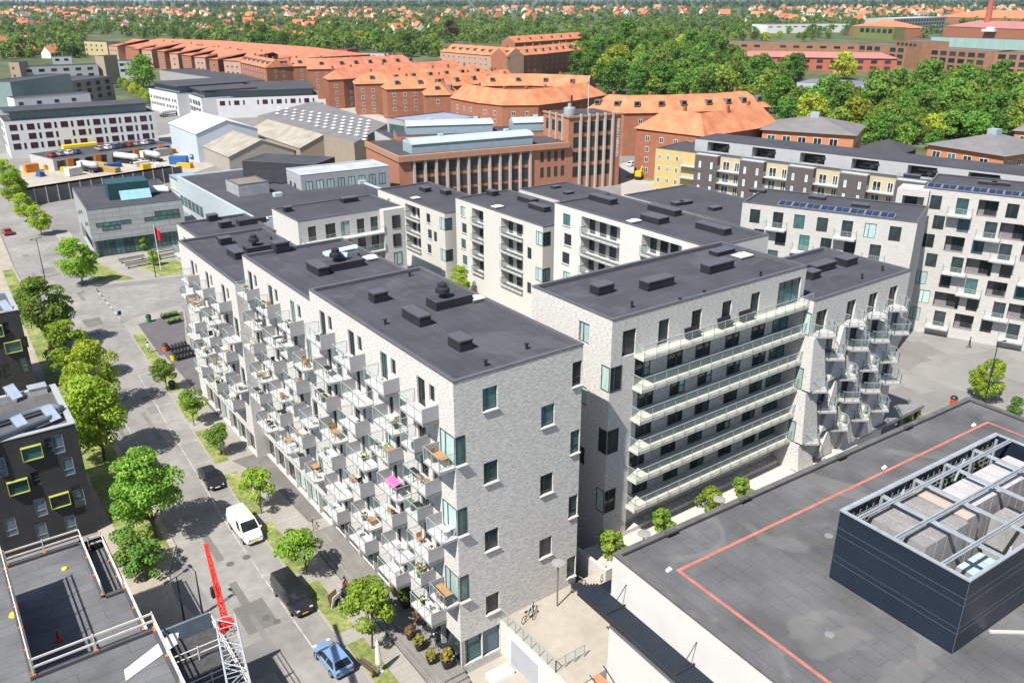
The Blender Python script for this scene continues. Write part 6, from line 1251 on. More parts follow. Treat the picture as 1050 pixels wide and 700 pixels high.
mass('distant_woodland', [([(0, 34), (110, 38), (250, 40), (455, 45), (740, 48), (740, 30), (620, 26), (300, 24), (0, 24)], 900), ([(0, 62), (86, 60), (86, 36), (0, 34)], 150), ([(86, 38), (110, 38), (300, 52), (330, 56), (450, 60), (450, 44), (250, 38)], 170), ([(740, 34), (790, 34), (930, 40), (1060, 36), (1060, 20), (960, 24), (740, 20)], 160), ([(740, 38), (1060, 36), (1060, 30), (740, 28)], 40), ([(600, 30), (790, 34), (790, 14), (600, 10)], 150)], leaf_far, 71)
mass('garden_suburb_trees', [([(0, 26), (1060, 28), (1060, 13), (0, 13)], 1100), ([(0, 14), (1060, 14), (1060, 8), (0, 8)], 1000)], leaf_far, 73, 130, 3.0, .8, 1.25)
mass('skyline_woodland', [([(-10, 8.5), (1060, 8.5), (1060, 4.5), (-10, 4.5)], 900), ([(-10, 4.8), (1060, 4.8), (1060, 1.4), (-10, 1.4)], 700)], LEAF('skyline_leaves', (.06, .10, .05), (.13, .19, .09), .2, sc=.012), 75, 60, 6.5, 1.2, 2.3)
# red-roofed suburb houses: one small body each
hm = []
for i, (wc, rc) in enumerate((((.66, .64, .60), (.50, .17, .08)), ((.45, .20, .13), (.48, .14, .07)), ((.66, .62, .5), (.56, .22, .11)), ((.6, .6, .58), (.24, .16, .14)))):
    b = MB(); L_, D_, h_, r_ = 9., 7., 3.6, 3.4
    b.wall(0, 0, 0, L_, 0, h_, []); b.wall(L_, D_, PI, L_, 0, h_, []); b.quad([(0, D_, 0), (0, 0, 0), (0, 0, h_), (0, D_/2, h_+r_), (0, D_, h_)]); b.quad([(L_, 0, 0), (L_, D_, 0), (L_, D_, h_), (L_, D_/2, h_+r_), (L_, 0, h_)])
    b.quad([(-.4, -.5, h_-.4), (L_+.4, -.5, h_-.4), (L_+.4, D_/2, h_+r_+.05), (-.4, D_/2, h_+r_+.05)], 1); b.quad([(L_+.4, D_+.5, h_-.4), (-.4, D_+.5, h_-.4), (-.4, D_/2, h_+r_+.05), (L_+.4, D_/2, h_+r_+.05)], 1)
    for u in (1., 3.8, 6.6): b.quad([(u, -.03, 1.), (u+1.4, -.03, 1.), (u+1.4, -.03, 2.4), (u, -.03, 2.4)], 2)
    b.box(L_*.6, L_*.6+.7, D_/2-.4, D_/2+.4, h_+r_-.5, h_+r_+1., 1); hm.append(b.mesh('suburb_house', [M(f'house_wall_{i}', wc, .9, .1, .5), M(f'house_tiles_{i}', rc, .85, .15, .3, rnd=.2), glass_dark]))
HN = ['white walled house with an orange roof', 'red brick house with a red roof', 'cream house with a pale orange roof', 'white house with a brown roof']
def houses(poly, spacing, n, where, s=(1., 1.5), w=(3, 3, 3, 1)):
    for x, y, px, py in scatter(poly, spacing, n):
        k = random.choices(range(4), w)[0]; q = random.uniform(*s); o = put('suburb_house', hm[k], None, (x, y, 0), random.choice((.3, .8, -.6, 1.3))+random.uniform(-.2, .2)); o.scale = (q, q, q); tag(o, HN[k]+' '+where, 'house', 'suburb houses '+where)
houses([(0, 62), (60, 60), (70, 46), (0, 38)], 16, 16, 'among trees behind the long grey terrace')
houses([(0, 30), (460, 38), (460, 14), (0, 10)], 22, 135, 'among trees beyond the tiled rows', (1.2, 2.0))
houses([(200, 36), (330, 46), (330, 38), (200, 28)], 22, 18, 'among trees just behind the comb-like row', (1.1, 1.6))
houses([(460, 22), (740, 20), (740, 6), (460, 6)], 50, 35, 'among trees near the top middle of the photo', (1.6, 3.))
houses([(770, 26), (1055, 20), (1055, 5), (770, 8)], 26, 95, 'among trees at the top right', (1.5, 2.4), (4, 3, 3, 1))

def house_mass(name, polys, seed, s0, s1):
    rng = np.random.default_rng(seed); V = []; F = []; MI = []; base = [np.array([v.co for v in m.vertices]) for m in hm[:3]]; fa = [([tuple(p.vertices) for p in m.polygons], [p.material_index for p in m.polygons]) for m in hm[:3]]; off = 0
    for poly, n in polys:
        xs = [p[0] for p in poly]; ys = [p[1] for p in poly]; c = 0
        while c < n:
            px, py = rng.uniform(min(xs), max(xs)), rng.uniform(min(ys), max(ys))
            if not inpoly(px, py, poly): continue
            k = int(rng.integers(0, 3)); x, y = U(px, py); a = rng.choice([.3, .8, -.6, 1.3])+rng.uniform(-.2, .2); s = rng.uniform(s0, s1); v = base[k]*s; V.append(np.stack([v[:, 0]*math.cos(a)-v[:, 1]*math.sin(a)+x, v[:, 0]*math.sin(a)+v[:, 1]*math.cos(a)+y, v[:, 2]], 1))
            F += [tuple(i+off for i in f) for f in fa[k][0]]; MI += [i+3*k for i in fa[k][1]]; off += len(v); c += 1
    me = bpy.data.meshes.new(name); me.from_pydata(np.concatenate(V).tolist(), [], F)
    for m in hm[:3]:
        for q in m.materials: me.materials.append(q)
    me.polygons.foreach_set('material_index', MI); me.update(); setting(put(name, me), 'stuff')
house_mass('distant_suburb', [([(0, 18), (460, 20), (460, 9), (0, 7)], 170), ([(460, 16), (740, 14), (740, 7), (460, 8)], 60), ([(770, 18), (1055, 16), (1055, 6), (770, 7)], 150)], 91, 1.2, 2.1)
# ---------------------------------------------------------------- vehicles
rubber = M('tyre_rubber', (.02, .02, .02), .85, .1, 3); rim_m = M('wheel_rim', (.35, .36, .37), .35, .05, 3, metal=.6); cglass = M('car_glass', (.012, .016, .018), .05, 0, spec=.6)
red_l = M('red_lamp', (.35, .015, .01), .3, 0); white_l = M('clear_lamp', (.6, .6, .58), .15, 0); plate_y = M('yellow_plate', (.62, .45, .03), .5, 0)
def loft(secs, m=0):
    b = MB(); n = 0
    for x, hw, z0, z1 in secs:
        b.v += [(x, -hw*.94, z0), (x, -hw, z0+(z1-z0)*.45), (x, -hw*.93, z1-.04), (x, -hw*.8, z1), (x, hw*.8, z1), (x, hw*.93, z1-.04), (x, hw, z0+(z1-z0)*.45), (x, hw*.94, z0)]
    for i in range(len(secs)-1):
        for k in range(8): j = (k+1) % 8; o = i*8; b.f.append((o+k, o+j, o+8+j, o+8+k)); b.m.append(m)
    b.f.append(tuple(range(8))); b.m.append(m); o = (len(secs)-1)*8; b.f.append(tuple(range(o+7, o-1, -1))); b.m.append(m); return b
def bevel(o, w=.04, s=2): md_ = o.modifiers.new('bevel', 'BEVEL'); md_.width = w; md_.segments = s; md_.limit_method = 'ANGLE'; md_.angle_limit = R(25); return o
def wheel(t, x, y, r=.33):
    w_ = MB().tube([(x, y-.1, r), (x, y+.1, r)], r, 16).build('wheel', rubber, t); MB().tube([(x, y-.105, r), (x, y+.105, r)], r*.62, 12).build('rim', rim_m, w_)
def car(label, cat, col, x, y, rot, kind='sedan', name='parked_car', group=None, z=.012):
    t = thing(name, label, cat, (x, y, z), rot, group); p = M('paint_'+'_'.join(f'{int(c*100)}' for c in col), col, .28, 0, spec=.5, coat=.6)
    if kind == 'van':
        secs = [(-2.6, .86, .42, 1.02), (-2.5, .95, .3, 1.1), (-1, .97, .28, 1.12), (1.2, .97, .28, 1.12), (1.9, .94, .3, 1.06), (2.45, .86, .36, .92), (2.62, .7, .42, .78)]
        bot = (-2.54, 1.72, .94, 1.08); top = (-2.42, .78, .80, 1.93)
    elif kind == 'hatch':
        secs = [(-2.05, .74, .4, .82), (-1.95, .84, .28, .92), (-1., .88, .22, .94), (.9, .87, .22, .92), (1.6, .82, .26, .8), (1.98, .68, .36, .66)]; bot = (-1.95, 1.05, .82, .9); top = (-1.45, .2, .62, 1.45)
    else:
        secs = [(-2.32, .70, .40, .78), (-2.2, .82, .28, .88), (-1.2, .89, .22, .94), (1.0, .88, .22, .92), (1.8, .83, .26, .80), (2.2, .70, .34, .68), (2.3, .6, .4, .6)]; bot = (-1.9, 1.05, .82, .9); top = (-1.0, .22, .62, 1.42)
    bevel(loft(secs).build('body', p, t, True), .03)
    x0, x1, hw, zb = bot; a0, a1, ht, zt = top; g = MB()
    B4 = [(x0, -hw, zb), (x1, -hw, zb), (x1, hw, zb), (x0, hw, zb)]; T4 = [(a0, -ht, zt), (a1, -ht, zt), (a1, ht, zt), (a0, ht, zt)]
    gl = MB(); pan = MB(); V = lambda i: np.array(B4[i], float); W_ = lambda i: np.array(T4[i], float)
    names = ('side_window', 'windscreen', 'side_window', 'rear_window')
    for i in range(4):
        j = (i+1) % 4; q = [V(i), V(j), W_(j), W_(i)]; pan.quad(q); n_ = np.cross(q[1]-q[0], q[3]-q[0]); n_ /= np.linalg.norm(n_); c = sum(q)/4
        def lerp(u, v): return (q[0]*(1-u)+q[1]*u)*(1-v)+(q[3]*(1-u)+q[2]*u)*v+n_*.012
        u0, u1 = (.05, .95) if i % 2 == 0 else (.06, .94)
        if kind == 'van' and i % 2 == 0: rng_ = [(.72, .95)] if i == 0 else [(.05, .28)]
        elif i % 2 == 0: rng_ = [(.06, .48), (.52, .94)]
        else: rng_ = [(u0, u1)]
        if kind == 'van' and i == 3 and 'white' in label: rng_ = []
        for a_, b_ in rng_: MB().quad([lerp(a_, .12), lerp(b_, .12), lerp(b_, .9), lerp(a_, .9)]).build(names[i], cglass, t)
    pan.quad(T4); bevel(pan.build('roof', p, t), .03)
    L_ = secs[-1][0]; Rr = secs[0][0]; zf = secs[-2][3]
    for s in (-1, 1):
        MB().box(L_-.28, L_-.02, min(s*.45, s*.72), max(s*.45, s*.72), zf-.2, zf-.04).build('headlight', white_l, t); MB().box(Rr-.02, Rr+.1, min(s*.5, s*.74), max(s*.5, s*.74), .62 if kind != 'van' else .85, .8 if kind != 'van' else 1.25).build('tail_light', red_l, t)
        MB().box(x1-.32, x1-.15, min(s*(hw+.02), s*(hw+.2)), max(s*(hw+.02), s*(hw+.2)), zb, zb+.14).build('mirror', p, t)
        for wx in (Rr*.6, L_*.62): wheel(t, wx, s*(secs[2][1]-.1))
    MB().box(L_-.02, L_+.03, -.26, .26, .42, .53).build('number_plate', plate_y if kind == 'van' else white_paint, t)
    return t
FWD = -PI/2
car('black saloon car parked at the kerb behind the white van', 'car', (.012, .013, .016), -6.95, 39.7, FWD)
car('white delivery van parked at the kerb between two young trees', 'van', (.80, .80, .78), -7.2, 28.2, FWD+R(2), 'van', 'parked_van')
car('black passenger van parked at the kerb nearest the information boards', 'van', (.010, .010, .012), -7.4, 15.8, FWD+R(2), 'van', 'parked_van')
car('light blue hatchback parked at the kerb, seen from behind at the bottom of the photo', 'car', (.16, .27, .46), -7.7, 6.9, PI/2+R(3), 'hatch')
cl = [((.3, .02, .02), 'dark red'), ((.75, .75, .75), 'white'), ((.02, .02, .025), 'black'), ((.3, .31, .32), 'silver grey'), ((.05, .07, .15), 'dark blue')]
pkr = pk.t.rotation_euler.z; pl_ = pk.t.location
for k in range(14):
    u = 2+k*(pk.L-4)/14; c, n_ = cl[(k*3) % 5]; x, y = pl_.x+math.cos(pkr)*u-math.sin(pkr)*5, pl_.y+math.sin(pkr)*u+math.cos(pkr)*5
    if k in (4, 5): continue
    car(f'{n_} car parked on the deck, {nth(k+1)} bay from the left', 'car', c, x, y, pkr+PI/2, 'hatch', group='cars on the parking deck', z=3.62)
for (px, py, rt, k) in ((40, 166, .3, 2), (33, 158, .2, 1), (50, 157, .2, 3), (120, 82+8, 1.2, 4), (268, 101, .4, 2), (648, 170, .3, 1), (658, 168, .3, 2), (8, 240, 1.6, 0), (303, 97, .3, 2)):
    c, n_ = cl[k]; x, y = U(px, py); car(f'{n_} car parked ' + {40: 'in the yard below the white office', 33: 'at the left foot of the white office', 50: 'in front of the white office', 120: 'by the green strip', 268: 'on the road by the tiled wings', 648: 'on the forecourt left of the yellow house', 658: 'right beside the yellow house', 8: 'at the left photo edge up the street', 303: 'at the end of the white office behind the sheds'}[px], 'car', c, x, y, rt, 'hatch')
def lorry(label, px, py, rot, body_col, cab_col, L_=8., kind='box'):
    x, y = U(px, py); t = thing('lorry', label, 'lorry', (x, y, .03), rot); bm_ = M('lorry_'+kind+str(px), body_col, .5, .05, 1)
    if kind == 'box': MB().box(-L_/2, L_/2-2.2, -1.25, 1.25, .9, 3.5).build('box_body', bm_, t)
    else: MB().tube([(-L_/2, 0, 2.), (-L_/2+.5, 0, 2.2), (L_/2-2.6, 0, 2.3), (L_/2-2.3, 0, 2.1)], [.4, .95, .95, .5], 14).build('tank', bm_, t)
    MB().box(-L_/2, L_/2, -1.1, 1.1, .6, .88).build('chassis', darkmetal, t)
    cb = MB().prism([(L_/2-2., -1.2), (L_/2, -1.15), (L_/2, 1.15), (L_/2-2., 1.2)], .889, 2.9); cb.build('cab', M('cab_'+str(px), cab_col, .4, .03, 1), t); MB().quad([(L_/2+.01, -1., 1.8), (L_/2+.01, 1., 1.8), (L_/2+.01, 1., 2.7), (L_/2+.01, -1., 2.7)]).build('windscreen', cglass, t)
    for wx in (-L_/2+1., -L_/2+2.3, L_/2-1.):
        for s in (-1, 1): wheel(t, wx, s*1.05, .5)
lorry('yellow box lorry with a red cab in front of the white office', 87, 158, .12, (.75, .52, .02), (.45, .03, .02), 13)
lorry('white silo lorry in the works yard, left one', 92, 176, R(115), (.45, .45, .44), (.6, .6, .58), 8, 'tank'); lorry('long white silo trailer in the middle of the works yard', 127, 167, R(120), (.5, .5, .49), (.55, .55, .55), 13, 'tank'); lorry('white silo lorry near the white-roofed shed', 156, 165, R(110), (.46, .46, .45), (.6, .6, .58), 9, 'tank')
lorry('white tanker lorry between the white offices', 176, 119, R(20), (.66, .66, .64), (.66, .66, .64), 11, 'tank')
for i, (px, py, c, n_) in enumerate(((112, 176, (.36, .23, .08), 'ochre timber stack beside the long silo trailer'), (101, 171, (.4, .28, .1), 'ochre timber stack between the two silo lorries'), (60, 172, (.45, .25, .06), 'orange skip at the left end of the works yard'), (84, 170, (.42, .26, .09), 'brown timber stack at the end of the parking deck'))):
    x, y = U(px, py); b = MB()
    for k in range(4): b.box(-4, 4, -1.1+.06*k, 1.1-.06*k, .02+.36*k, .34+.36*k)
    tag(b.build('timber_stack', M(f'stack_{i}', c, .85, .2, 1), None, loc=(x, y, 0), rot=R(118 if i != 2 else 10)), n_, 'timber stack' if i != 2 else 'skip')
x, y = U(201, 163); t = thing('scissor_lift', 'blue scissor lift at the foot of the white-roofed shed', 'lift', (x, y, 0), .3); MB().box(-1.8, 1.8, -.9, .9, .3, .8).build('chassis', M('lift_blue', (.02, .12, .42), .4, .05, 1), t); MB().box(-1.8, 1.8, -.9, .9, 1.4, 1.6).build('platform', MATS['lift_blue'], t)
for s in (-1.2, 1.2):
    for q in (-.7, .7): wheel(t, s, q, .35)
x, y = U(655, 184); t = thing('digger', 'small yellow digger on the grass bank right of the tower', 'digger', (x, y, .1), .5); MB().box(-1.4, 1.4, -1, 1, .2, .9).build('tracks', rubber, t); MB().box(-1.2, .9, -.9, .9, .9, 2.4).build('cab', M('digger_yellow', (.68, .40, .02), .5, .06, 1), t); MB().tube([(.9, 0, 1.4), (2.6, 0, 3.2), (4.2, 0, 1.2)], .2, 6).build('arm', MATS['digger_yellow'], t)
random.seed(77); cc = [((.55, .36, .03), 'yellow'), ((.5, .2, .03), 'orange'), ((.55, .55, .53), 'white'), ((.03, .12, .32), 'blue'), ((.3, .3, .3), 'grey')]
for i, (px, py) in enumerate(((68, 176), (76, 180), (100, 164), (108, 160), (117, 172), (138, 160), (146, 170), (166, 160), (178, 157), (184, 168), (190, 172), (196, 158), (70, 168), (33, 176), (42, 181), (150, 176), (162, 172))):
    c, n_ = cc[(i*2) % 5]; x, y = U(px, py); rt = random.uniform(0, 3); l_ = random.uniform(2.2, 5.5)
    t = thing('site_container' if i % 2 else 'pallet_stack', f'{n_} {"site container" if i % 2 else "stack of goods"} in the works yard, {nth(i+1)} of the scattered pieces', 'container' if i % 2 else 'goods', (x, y, .03), rt, 'scattered pieces in the works yard'); m_ = M('yard_'+n_, c, .6, .12, .6)
    if i % 2:
        MB().box(-l_/2, l_/2, -1.2, 1.2, .1, 2.4).build('box', m_, t); q = MB()
        for k in range(int(l_/.5)): q.box(-l_/2+.2+k*.5, -l_/2+.35+k*.5, -1.24, -1.2, .15, 2.35)
        q.build('rib', m_, t)
    else:
        q = MB()
        for k in range(3): q.box(-l_/2+random.uniform(0, .4), l_/2-random.uniform(0, .4), -.9+.1*k, .9-.1*k, .45*k+.1, .45*k+.5)
        q.build('load', m_, t); MB().box(-l_/2, l_/2, -1., 1., 0, .09).build('pallet', M('pallet_wood', (.32, .22, .12), .85, .2, 2), t)
# ---------------------------------------------------------------- people
def person(label, x, y, z, rot, shirt, legs, walk=.25, hair=(.05, .03, .02), child=1., bag=None):
    V = [(0, 0, .95), (0, 0, 1.15), (0, 0, 1.42), (0, 0, 1.52), (.02, 0, 1.63), (.03, 0, 1.74), (0, .20, 1.40), (.06, .26, 1.14), (.16, .25, .92), (0, -.20, 1.40), (-.06, -.26, 1.14), (.06, -.25, .90),
         (0, .10, .90), (walk*.5, .11, .50), (walk*.7, .11, .08), (walk*.7+.16, .12, .04), (0, -.10, .90), (-walk*.2, -.11, .50), (-walk*.9, -.11, .10), (-walk*.9+.15, -.12, .04)]
    E_ = [(0, 1), (1, 2), (2, 3), (3, 4), (4, 5), (2, 6), (6, 7), (7, 8), (2, 9), (9, 10), (10, 11), (0, 12), (12, 13), (13, 14), (14, 15), (0, 16), (16, 17), (17, 18), (18, 19)]
    Rr = [.14, .13, .14, .055, .095, .085, .065, .05, .04, .065, .05, .04, .095, .065, .045, .04, .095, .065, .045, .04]
    me = bpy.data.meshes.new('person'); me.from_pydata(V, E_, []); o = put('person', me, None, (x, y, z), rot); o.scale = (child,)*3
    sk_ = o.modifiers.new('skin', 'SKIN'); me.skin_vertices.new() if not me.skin_vertices else None
    for i, r in enumerate(Rr): me.skin_vertices[0].data[i].radius = (r*.8, r) if i < 3 else (r, r)
    me.skin_vertices[0].data[0].use_root = True; ss = o.modifiers.new('subsurf', 'SUBSURF'); ss.levels = 1; ss.render_levels = 2
    m = bpy.data.materials.new('clothes'); m.use_nodes = True; nt = m.node_tree; N = nt.nodes; L = nt.links; tc = N.new('ShaderNodeTexCoord'); sp = N.new('ShaderNodeSeparateXYZ'); L.new(tc.outputs['Object'], sp.inputs[0]); dv = N.new('ShaderNodeMath'); dv.operation = 'DIVIDE'; dv.inputs[1].default_value = 2; L.new(sp.outputs[2], dv.inputs[0])
    rp_ = N.new('ShaderNodeValToRGB'); rp_.color_ramp.interpolation = 'CONSTANT'; e = rp_.color_ramp.elements; e[0].color = (.03, .03, .03, 1); e[0].position = 0; e[1].position = .05; e[1].color = legs+(1,)
    for p_, c_ in ((.47, shirt), (.76, (.45, .26, .18)), (.855, hair)): q = e.new(p_); q.color = c_+(1,)
    L.new(dv.outputs[0], rp_.inputs['Fac']); L.new(rp_.outputs['Color'], N['Principled BSDF'].inputs['Base Color']); N['Principled BSDF'].inputs['Roughness'].default_value = .8; me.materials.append(m)
    h = MB()._lathe((.01, 0, 1.66), [(.11, 0), (.12, .06), (.09, .14), (.02, .17)], 10, 0).build('hair', M('hair_brown', hair, .7, .1, 5), o)
    return tag(o, label, 'person')
x, y = U(354, 608, .12); person('person in a red and pale top and dark trousers standing by the information boards', x, y, .13, R(-60), (.42, .16, .13), (.05, .06, .06))
x, y = U(153, 362, .12); person('person in a white top walking along the pavement near the bins', x, y, .13, R(70), (.62, .6, .58), (.25, .24, .24), .35)
x, y = U(993, 357); person('person in dark clothes walking along the brick housing in the yard', x, y, .03, R(-70), (.03, .03, .035), (.04, .04, .045), .35)
# ---------------------------------------------------------------- street furniture
x, y = U(344, 620, .12); t = thing('notice_board', 'white A-shaped notice board on the verge by the widest young tree', 'notice board', (x, y, .13), R(205)); MB().obox((0, .15, .65), (.55, 0, 0), (0, .14, .62), (0, -.02, .01)).build('panel', white_paint, t); MB().obox((0, -.2, .62), (.55, 0, 0), (0, -.14, .6), (0, .02, .01)).build('panel', M('brown_board', (.25, .14, .08), .7, .1, 2), t)
x, y = U(359, 624, .12); t = thing('notice_board', 'small blue notice board with white marks beside the white one', 'notice board', (x, y, .13), R(20)); MB().box(-.4, .4, -.03, .03, .3, 1.1).build('panel', M('sign_blue', (.02, .09, .26), .4, .05, 2), t); MB().box(-.22, .22, -.036, -.031, .5, .62).box(-.2, .1, -.036, -.031, .75, .9).build('mark', white_paint, t); MB().box(-.35, -.3, -.02, .02, 0, .3).box(.3, .35, -.02, .02, 0, .3).build('leg', darkmetal, t)
x, y = U(351, 617, .12); t = thing('cargo_bike', 'dark cargo bicycle parked behind the notice boards', 'bicycle', (x+.3, y+.3, .13), R(30)); MB().box(-.2, .9, -.35, .35, .35, .85).build('box', darkmetal, t)
for wx in (-.9, .6): MB().tube([(wx, -.03, .33), (wx, .03, .33)], .33, 14).build('wheel', rubber, t)
MB().tube([(-.9, 0, .33), (-.5, 0, .75), (.2, 0, .5)], .03, 6).tube([(-.5, 0, .75), (-.55, 0, .95)], .03, 6).build('frame', darkmetal, t)
x, y = U(389, 689, .12); t = thing('parasol', 'closed cream parasol standing on the pavement by the deck', 'parasol', (x, y, .13)); MB().tube([(0, 0, 0), (0, 0, 3.)], .04, 6).build('pole', darkmetal, t); MB()._lathe((0, 0, .7), [(.16, 0), (.26, .3), (.2, 1.3), (.14, 2.1), (.02, 2.5)], 10, 0).build('canopy', M('cream_canvas', (.66, .63, .56), .9, .06, 3), t); MB()._lathe((0, 0, 0), [(.35, 0), (.35, .1), (.05, .14)], 12, 0).build('base', concrete, t)
def bench(x, y, z, rot, label, L_=2.2, col=None):
    t = thing('bench', label, 'bench', (x, y, z), rot, 'benches outdoors'); m = col or M('bench_wood', (.13, .095, .07), .8, .2, 3); MB().box(-L_/2, L_/2, -.25, .25, .40, .47).build('seat', m, t)
    MB().obox((0, .30, .72), (L_/2, 0, 0), (0, .05, .22), (0, -.02, .005)).build('backrest', m, t)
    for s in (-1, 1): MB().box(s*L_*.4-.04, s*L_*.4+.04, -.22, .28, 0, .4).build('leg', darkmetal, t)
x, y = U(378, 687, .12); bench(x, y, .13, R(100), 'brown bench beside the closed parasol')
for i, (px, py) in enumerate(((136, 268), (143, 273), (175, 264), (168, 258))): x, y = U(px, py, .12); bench(x, y, .13, R(5), ['long grey bench on the square, front left', 'long grey bench on the square, second from the left', 'long grey bench on the square, far right', 'long grey bench on the square behind the flagpole'][i], 5., M('bench_grey', (.2, .19, .17), .8, .15, 2))
def bin_(px, py, c, n_, label):
    x, y = U(px, py, .12); t = thing('litter_bin', label, 'bin', (x, y, .13)); MB()._lathe((0, 0, 0), [(.36, 0), (.42, .9), (.44, .95)], 12, 0).build('barrel', M('bin_'+n_, c, .5, .05, 2), t); MB()._lathe((0, 0, .951), [(.46, 0), (.46, .12), (.3, .3), (.05, .33)], 12, 0).build('lid', darkmetal, t)
bin_(153, 330, (.02, .22, .08), 'green', 'green bin at the edge of the paved square'); bin_(170, 360, (.6, .13, .04), 'orange', 'orange-red bin beside the yellow one on the pavement'); bin_(178, 369, (.65, .5, .03), 'yellow', 'yellow bin beside the orange-red one on the pavement'); bin_(177, 399, (.02, .02, .022), 'black', 'black bin at the foot of the farthest young verge tree'); bin_(977, 415, (.6, .04, .02), 'red', 'bright red bin beyond the far edge of the grey roof')
x, y = U(125, 335, .1); t = thing('traffic_sign', 'blue and white parking sign at the junction corner', 'road sign', (x, y, .12), R(20)); MB().tube([(0, 0, 0), (0, 0, 2.6)], .03, 6).build('post', steel, t); MB().box(-.3, .3, -.03, -.01, 2., 2.7).build('panel', MATS['sign_blue'], t)
x, y = U(165, 277, .1); t = thing('flagpole', 'white flagpole with a red flag on the lawn of the square', 'flagpole', (x, y, .15)); MB().tube([(0, 0, 0), (0, 0, 9.)], [.07, .04], 8).build('pole', white_paint, t)
fl = MB(); n = 8
for k in range(n): a, b_ = k/n, (k+1)/n; f = lambda q, zz: (1.5*q*.75, .22*math.sin(q*7)+.1*q, zz-q*1.5); fl.quad([f(a, 6.6), f(b_, 6.6), f(b_, 8.7), f(a, 8.7)])
fl.build('flag', M('red_flag', (.60, .02, .03), .8, .08, 2), t)
for i, (px, py, l_) in enumerate(((174, 325, 2.6), (179, 331, 2.), (183, 357, 2.6), (187, 362, 2.6), (190, 367, 2.6))):
    x, y = U(px, py, .12); t = thing('planter_box' if i < 2 else 'bicycle_rack', ['long dark planter box with green plants on the paved square', 'shorter dark planter box with yellow-green plants on the paved square', 'dark slatted rack beside the bins, farthest of three', 'dark slatted rack beside the bins, middle one of three', 'dark slatted rack beside the bins, nearest of three'][i], 'planter' if i < 2 else 'rack', (x, y, .13), R(8))
    if i < 2: MB().box(-l_/2, l_/2, -.45, .45, 0, .5).build('box', darkmetal, t); rng_ = np.random.default_rng(i); put('plants', quads_mesh('plants', leaf_arrays([((q, 0, .6), (.5, .4, .3)) for q in np.linspace(-l_/2+.3, l_/2-.3, 4)], 300, .22, rng_), leaf_mid if i == 0 else leaf_lime), t)
    else:
        b = MB()
        for k in range(6): b.box(-l_/2+k*.5-.03, -l_/2+k*.5+.03, -.5, .5, 0, .75)
        b.box(-l_/2, l_/2, -.04, .04, .751, .81).box(-l_/2, l_/2, -.5, -.42, 0, .1).build('frame', darkmetal, t)
def bicycle(x, y, z, rot, label):
    t = thing('bicycle', label, 'bicycle', (x, y, z), rot, 'bicycles parked outdoors'); 
    for wx in (-.52, .52):
        b = MB(); n = 16
        for k in range(n): a0, a1 = 2*PI*k/n, 2*PI*(k+1)/n; b.beam((wx+.33*math.cos(a0), 0, .34+.33*math.sin(a0)), (wx+.33*math.cos(a1), 0, .34+.33*math.sin(a1)), .04)
        b.build('wheel', rubber, t)
    MB().tube([(-.52, 0, .34), (-.1, 0, .34), (.4, 0, .8), (-.2, 0, .8), (-.1, 0, .34)], .025, 6).tube([(.52, 0, .34), (.4, 0, .95)], .025, 6).build('frame', darkmetal, t); MB().box(-.36, -.1, -.08, .08, .88, .95).build('saddle', darkmetal, t); MB().tube([(.34, -.26, .98), (.42, 0, .95), (.34, .26, .98)], .02, 6).build('handlebar', steel, t)
x, y = U(541, 635, 3.4); bicycle(x, y, 3.41, R(20), 'bicycle leaning behind the glass balustrade on the plaza'); x, y = U(545, 632, 3.4); bicycle(x+.3, y+.2, 3.41, R(50), 'second bicycle tangled with another behind the glass balustrade')
x, y = U(611, 595, 3.4); bicycle(min(x, 11), y, 3.41, R(5), 'bicycle parked by the gable beside the dark slatted canopy'); x, y = U(619, 592, 3.4); bicycle(x, y, 3.41, R(30), 'reddish parked bicycle nearest the white hall corner')
x, y = U(321, 541, .12); bicycle(x, y, .13, R(70), 'bicycle at the kerb of the deck under the lowest balconies'); x, y = U(1041, 354); bicycle(x, y, .03, R(-60), 'bicycle in the yard in front of the brick housing')
# pots and tables on the timber deck
def pot(x, y, z, s, c, flower, label, grp='potted plants on the timber deck'):
    t = thing('potted_plant', label, 'potted plant', (x, y, z), 0, grp); MB()._lathe((0, 0, 0), [(.2*s, 0), (.34*s, .5*s), (.36*s, .55*s), (.05, .5*s)], 12, 0).build('pot', c, t)
    rng_ = np.random.default_rng(int(x*100+y*10) % 9999); put('foliage', quads_mesh('foliage', leaf_arrays([((0, 0, .75*s), (.38*s, .38*s, .3*s)), ((.15*s, .1*s, .95*s), (.25*s, .25*s, .22*s))], 160, .16*s+.06, rng_), flower), t)
dark_pot = M('dark_pot', (.03, .03, .032), .6, .1, 2); red_fl = LEAF('red_flowers', (.24, .07, .06), (.12, .17, .05), .1); yel_fl = LEAF('yellow_flowers', (.36, .27, .05), (.13, .2, .04), .1); brown_pl = LEAF('dry_leaves', (.22, .12, .06), (.30, .2, .1), .1)
zz4 = lambda a, b: (340+a/5.8333, 580+b/5.8333)
